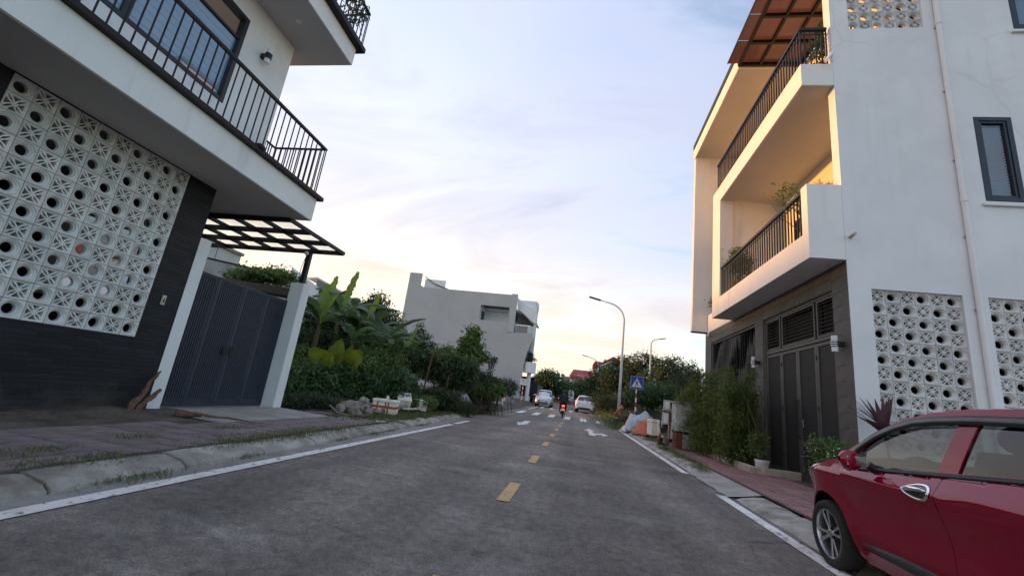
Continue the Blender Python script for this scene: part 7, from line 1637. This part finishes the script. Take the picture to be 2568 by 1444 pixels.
Yv = 45.5; p = at(1469, 1010, Yv-2.2); far_car('white_car', 'white hatch-backed car seen from behind on the right kerb', 'car', st2, WHCP, (-1.35, 1.4), .36, [(-1.75, -.62, 1.12, 1.10, 1.48, 1.56, .90, .67), (-.55, .35, 1.10, 1.08, 1.56, 1.48, .91, .67)], (1.05, 1.10, .72, .35, 1.56, .58), (-2.19, 1.15, .68, -1.97, 1.50, .58), (p.x, Yv, gz(Yv)), math.radians(-3), sx_)

def figure(joints, bones, mats, parent=None, name='body', sub=2):
    "one continuous body grown over a skeleton; bones = (a, b, material index)"
    names = list(joints); me = bpy.data.meshes.new(name); me.from_pydata([joints[n][0] for n in names], [(names.index(a), names.index(b)) for a, b, m in bones], []); ob = bpy.data.objects.new(name, me); COL.objects.link(ob)
    sk_ = ob.modifiers.new('skin', 'SKIN'); sk_.use_smooth_shade = True
    for i, n in enumerate(names):
        d = me.skin_vertices[0].data[i]; r = joints[n][1]; d.radius = r if isinstance(r, tuple) else (r, r); d.use_root = (i == 0)
    s2 = ob.modifiers.new('sub', 'SUBSURF'); s2.levels = s2.render_levels = sub
    bpy.context.view_layer.update(); dg = bpy.context.evaluated_depsgraph_get(); m2 = bpy.data.meshes.new_from_object(ob.evaluated_get(dg)); bpy.data.objects.remove(ob)
    for m in mats: m2.materials.append(m)
    segs_ = [(Vector(joints[a][0]), Vector(joints[b][0]), m) for a, b, m in bones]
    for pl in m2.polygons:
        c = pl.center; best = 1e9
        for a, b, m in segs_:
            d = b-a; t_ = max(0, min(1, (c-a).dot(d)/max(d.length_squared, 1e-9))); e = (a+d*t_-c).length
            if e < best: best = e; pl.material_index = m
        pl.use_smooth = True
    o = bpy.data.objects.new(name, m2); COL.objects.link(o)
    if parent: o.parent = parent
    return o
def hand(J, B, tag_, wrist, d, side, m):
    d = Vector(d).normalized(); q = Vector(side).normalized(); w_ = Vector(wrist); J[tag_+'p'] = (tuple(w_+d*.06), (.036, .018)); B.append((tag_, tag_+'p', m))
    for k, (o_, l_) in enumerate(((-.028, .062), (-.010, .074), (.010, .070), (.028, .055))):
        J[f'{tag_}f{k}'] = (tuple(w_+d*.095+q*o_), .0085); J[f'{tag_}g{k}'] = (tuple(w_+d*(.095+l_)+q*o_*1.1+d.cross(q)*.02), .0065); B += [(tag_+'p', f'{tag_}f{k}', m), (f'{tag_}f{k}', f'{tag_}g{k}', m)]
    J[tag_+'t'] = (tuple(w_+d*.06-q*.06), .0095); B.append((tag_+'p', tag_+'t', m))
NAVYC = mat('dark_navy_cloth', (.016, .017, .024), (.024, .025, .032), rough=.9); BLKC = mat('black_trousers', (.014, .014, .016), rough=.9); SHIRT = mat('pale_lilac_shirt', (.50, .46, .52), (.44, .40, .46), rough=.9); SHORTS = mat('dusty_pink_trousers', (.30, .17, .16), (.24, .14, .135), rough=.9); HAIR = mat('black_hair', (.012, .011, .011), rough=.6)
# motorcycle with rider, both seen from behind
Yv = 30.6; p = at(1411, 1030, Yv); MX = p.x
MT = thing('motorcycle', 'small dark red motorcycle ridden away from us, tail lamp lit', 'motorcycle')
for u in (-.62, .64):
    w_ = MB().lathe((0, u, .29), [(.21, -.04), (.25, -.05), (.29, -.025), (.295, 0), (.29, .025), (.25, .05), (.21, .04)], 24, 'x').build('wheel', RUBBER, MT, local=True, smooth=True); mb = MB().lathe((0, u, .29), [(.21, -.02), (.195, 0), (.21, .02)], 20, 'x')
    for k in range(5): a = 2*PI*k/5; mb.bar((0, u, .29), (0, u+.2*math.cos(a), .29+.2*math.sin(a)), .03, .02, up=(1, 0, 0))
    mb.build('rim', STEEL, w_, local=True)
MRED = mat('dark_red_fairing', (.16, .012, .014), (.13, .010, .012), rough=.25, coat=.6)
mb = MB(); rows = []
for u, z0, z1, w_ in ((-.82, .62, .70, .06), (-.62, .50, .76, .13), (-.30, .42, .76, .15), (.0, .34, .70, .13), (.22, .34, .66, .12), (.40, .45, .92, .15), (.50, .62, 1.02, .12)):
    rows.append([(w_*math.cos(a)*(1 if abs(math.cos(a)) > .3 else .9), u, (z0+z1)/2+(z1-z0)/2*math.sin(a)) for a in ulist(0, 2*PI, 14)])
mb.grid(rows); mb.build('fairing', MRED, MT, local=True, smooth=True)
MB().obox((0, -.32, .80), (.13, 0, 0), (0, .42, 0), (0, 0, .045)).build('saddle', BLACKP, MT, local=True, bevel=.04); MB().tube([(0, .62, .29), (0, .48, .75), (0, .40, 1.02)], .035, 8).build('fork', STEEL, MT, local=True)
hb = MB().tube([(-.34, .30, 1.02), (-.2, .38, 1.04), (0, .40, 1.03), (.2, .38, 1.04), (.34, .30, 1.02)], .014, 8).build('handlebar', BLACKP, MT, local=True)
for s_ in (-1, 1): MB().tube([(s_*.22, .36, 1.03), (s_*.30, .34, 1.18)], .007, 6).build('mirror_stem', BLACKP, MT, local=True); MB().sphere((s_*.33, .33, 1.21), .06, 10, 6, (1.2, .3, .8)).build('mirror', CHROME, MT, local=True, smooth=True)
MB().obox((0, -.80, .74), (.085, 0, 0), (0, .03, .01), (0, 0, .055)).build('tail_lamp', emitmat('lit_tail_lamp', (.95, .10, .05), 1.8), MT, local=True, bevel=.02); pb = MB().obox((0, -.86, .50), (.095, 0, 0), (0, .004, .001), (0, -.015, .07)).build('number_plate', emitmat('lit_number_plate', (.85, .32, .22), .35), MT, local=True)
MB().obox((0, -.78, .36), (.06, 0, 0), (0, .10, -.04), (0, .01, .012)).build('mudguard', BLACKP, MT, local=True); MB().tube([(.14, -.75, .36), (.14, -.2, .30), (.12, .1, .28)], [.045, .04, .02], 8).build('exhaust', STEEL, MT, local=True, smooth=True); MB().box(-.16, .16, -.15, .25, .18, .36).build('engine', BLACKP, MT, local=True, bevel=.03)
MT.location = (MX, Yv, gz(Yv)); MT.rotation_euler = (0, 0, math.radians(3))
RD = thing('person', 'rider in dark jacket and dark helmet sitting on the motorcycle', 'person')
J = {'pelvis': ((0, -.30, .93), (.165, .12)), 'waist': ((0, -.26, 1.10), (.155, .11)), 'chest': ((0, -.18, 1.32), (.185, .12)), 'neck': ((0, -.12, 1.50), .060), 'head': ((0, -.10, 1.60), (.085, .095)), 'crown': ((0, -.10, 1.70), (.075, .085))}
B = [('pelvis', 'waist', 0), ('waist', 'chest', 0), ('chest', 'neck', 0), ('neck', 'head', 2), ('head', 'crown', 2)]
for s_, n in ((-1, 'l'), (1, 'r')):
    J[n+'sh'] = ((s_*.19, -.15, 1.41), .075); J[n+'el'] = ((s_*.30, .02, 1.18), .052); J[n+'wr'] = ((s_*.30, .24, 1.06), .036); J[n+'hip'] = ((s_*.12, -.26, .90), .098); J[n+'kn'] = ((s_*.20, .14, .78), .068); J[n+'an'] = ((s_*.20, .02, .36), .045); J[n+'toe'] = ((s_*.20, .17, .31), (.042, .03))
    B += [('chest', n+'sh', 0), (n+'sh', n+'el', 0), (n+'el', n+'wr', 0), ('pelvis', n+'hip', 1), (n+'hip', n+'kn', 1), (n+'kn', n+'an', 1), (n+'an', n+'toe', 3)]; hand(J, B, n+'wr', J[n+'wr'][0], (s_*.1, 1, -.25), (0, .3, -1), 2)
figure(J, B, [NAVYC, BLKC, SKIN, BLACKP], RD); mb = MB().sphere((0, -.10, 1.665), .135, 16, 10, (.95, 1.05, 1.0)); mb.build('helmet', BLACKP, RD, local=True, smooth=True); MB().obox((0, .03, 1.66), (.09, 0, 0), (0, .006, 0), (0, 0, .05)).build('visor', mat('visor_glass', (.04, .04, .05), rough=.1), RD, local=True, bevel=.01)
RD.location = MT.location; RD.rotation_euler = MT.rotation_euler
# pedestrian walking away near the far kerb
Yv = 55; p = at(1432, 1015, Yv); PD = thing('person', 'pedestrian in pale shirt and pinkish trousers walking on the road', 'person')
J = {'pelvis': ((0, 0, .92), (.13, .10)), 'waist': ((0, 0, 1.06), (.125, .09)), 'chest': ((0, 0, 1.28), (.155, .10)), 'neck': ((0, .01, 1.44), .050), 'head': ((0, .02, 1.53), (.072, .085)), 'crown': ((0, .02, 1.61), (.062, .072))}
B = [('pelvis', 'waist', 0), ('waist', 'chest', 0), ('chest', 'neck', 0), ('neck', 'head', 2), ('head', 'crown', 2)]
for s_, n, ph in ((-1, 'l', .18), (1, 'r', -.16)):
    J[n+'sh'] = ((s_*.165, 0, 1.36), .060); J[n+'el'] = ((s_*.25, -.10*ph*3, 1.10), .042); J[n+'wr'] = ((s_*.20, .16-ph*.2, 1.0), .030); J[n+'hip'] = ((s_*.09, 0, .88), .085); J[n+'kn'] = ((s_*.10, ph*.8, .48), .058); J[n+'an'] = ((s_*.10, ph*1.1-.05, .09), .038); J[n+'toe'] = ((s_*.10, ph*1.1+.10, .03), (.038, .025))
    B += [('chest', n+'sh', 0), (n+'sh', n+'el', 0), (n+'el', n+'wr', 2), ('pelvis', n+'hip', 1), (n+'hip', n+'kn', 1), (n+'kn', n+'an', 2), (n+'an', n+'toe', 3)]; hand(J, B, n+'wr', J[n+'wr'][0], (0, .5, -.8), (1, .2, 0), 2)
figure(J, B, [SHIRT, SHORTS, SKIN, BLACKP], PD); MB().sphere((0, -.005, 1.585), .095, 14, 8, (.92, 1.0, 1.0)).build('hair', HAIR, PD, local=True, smooth=True)
PD.location = (p.x, Yv, gz(Yv)); PD.rotation_euler = (0, 0, .3)
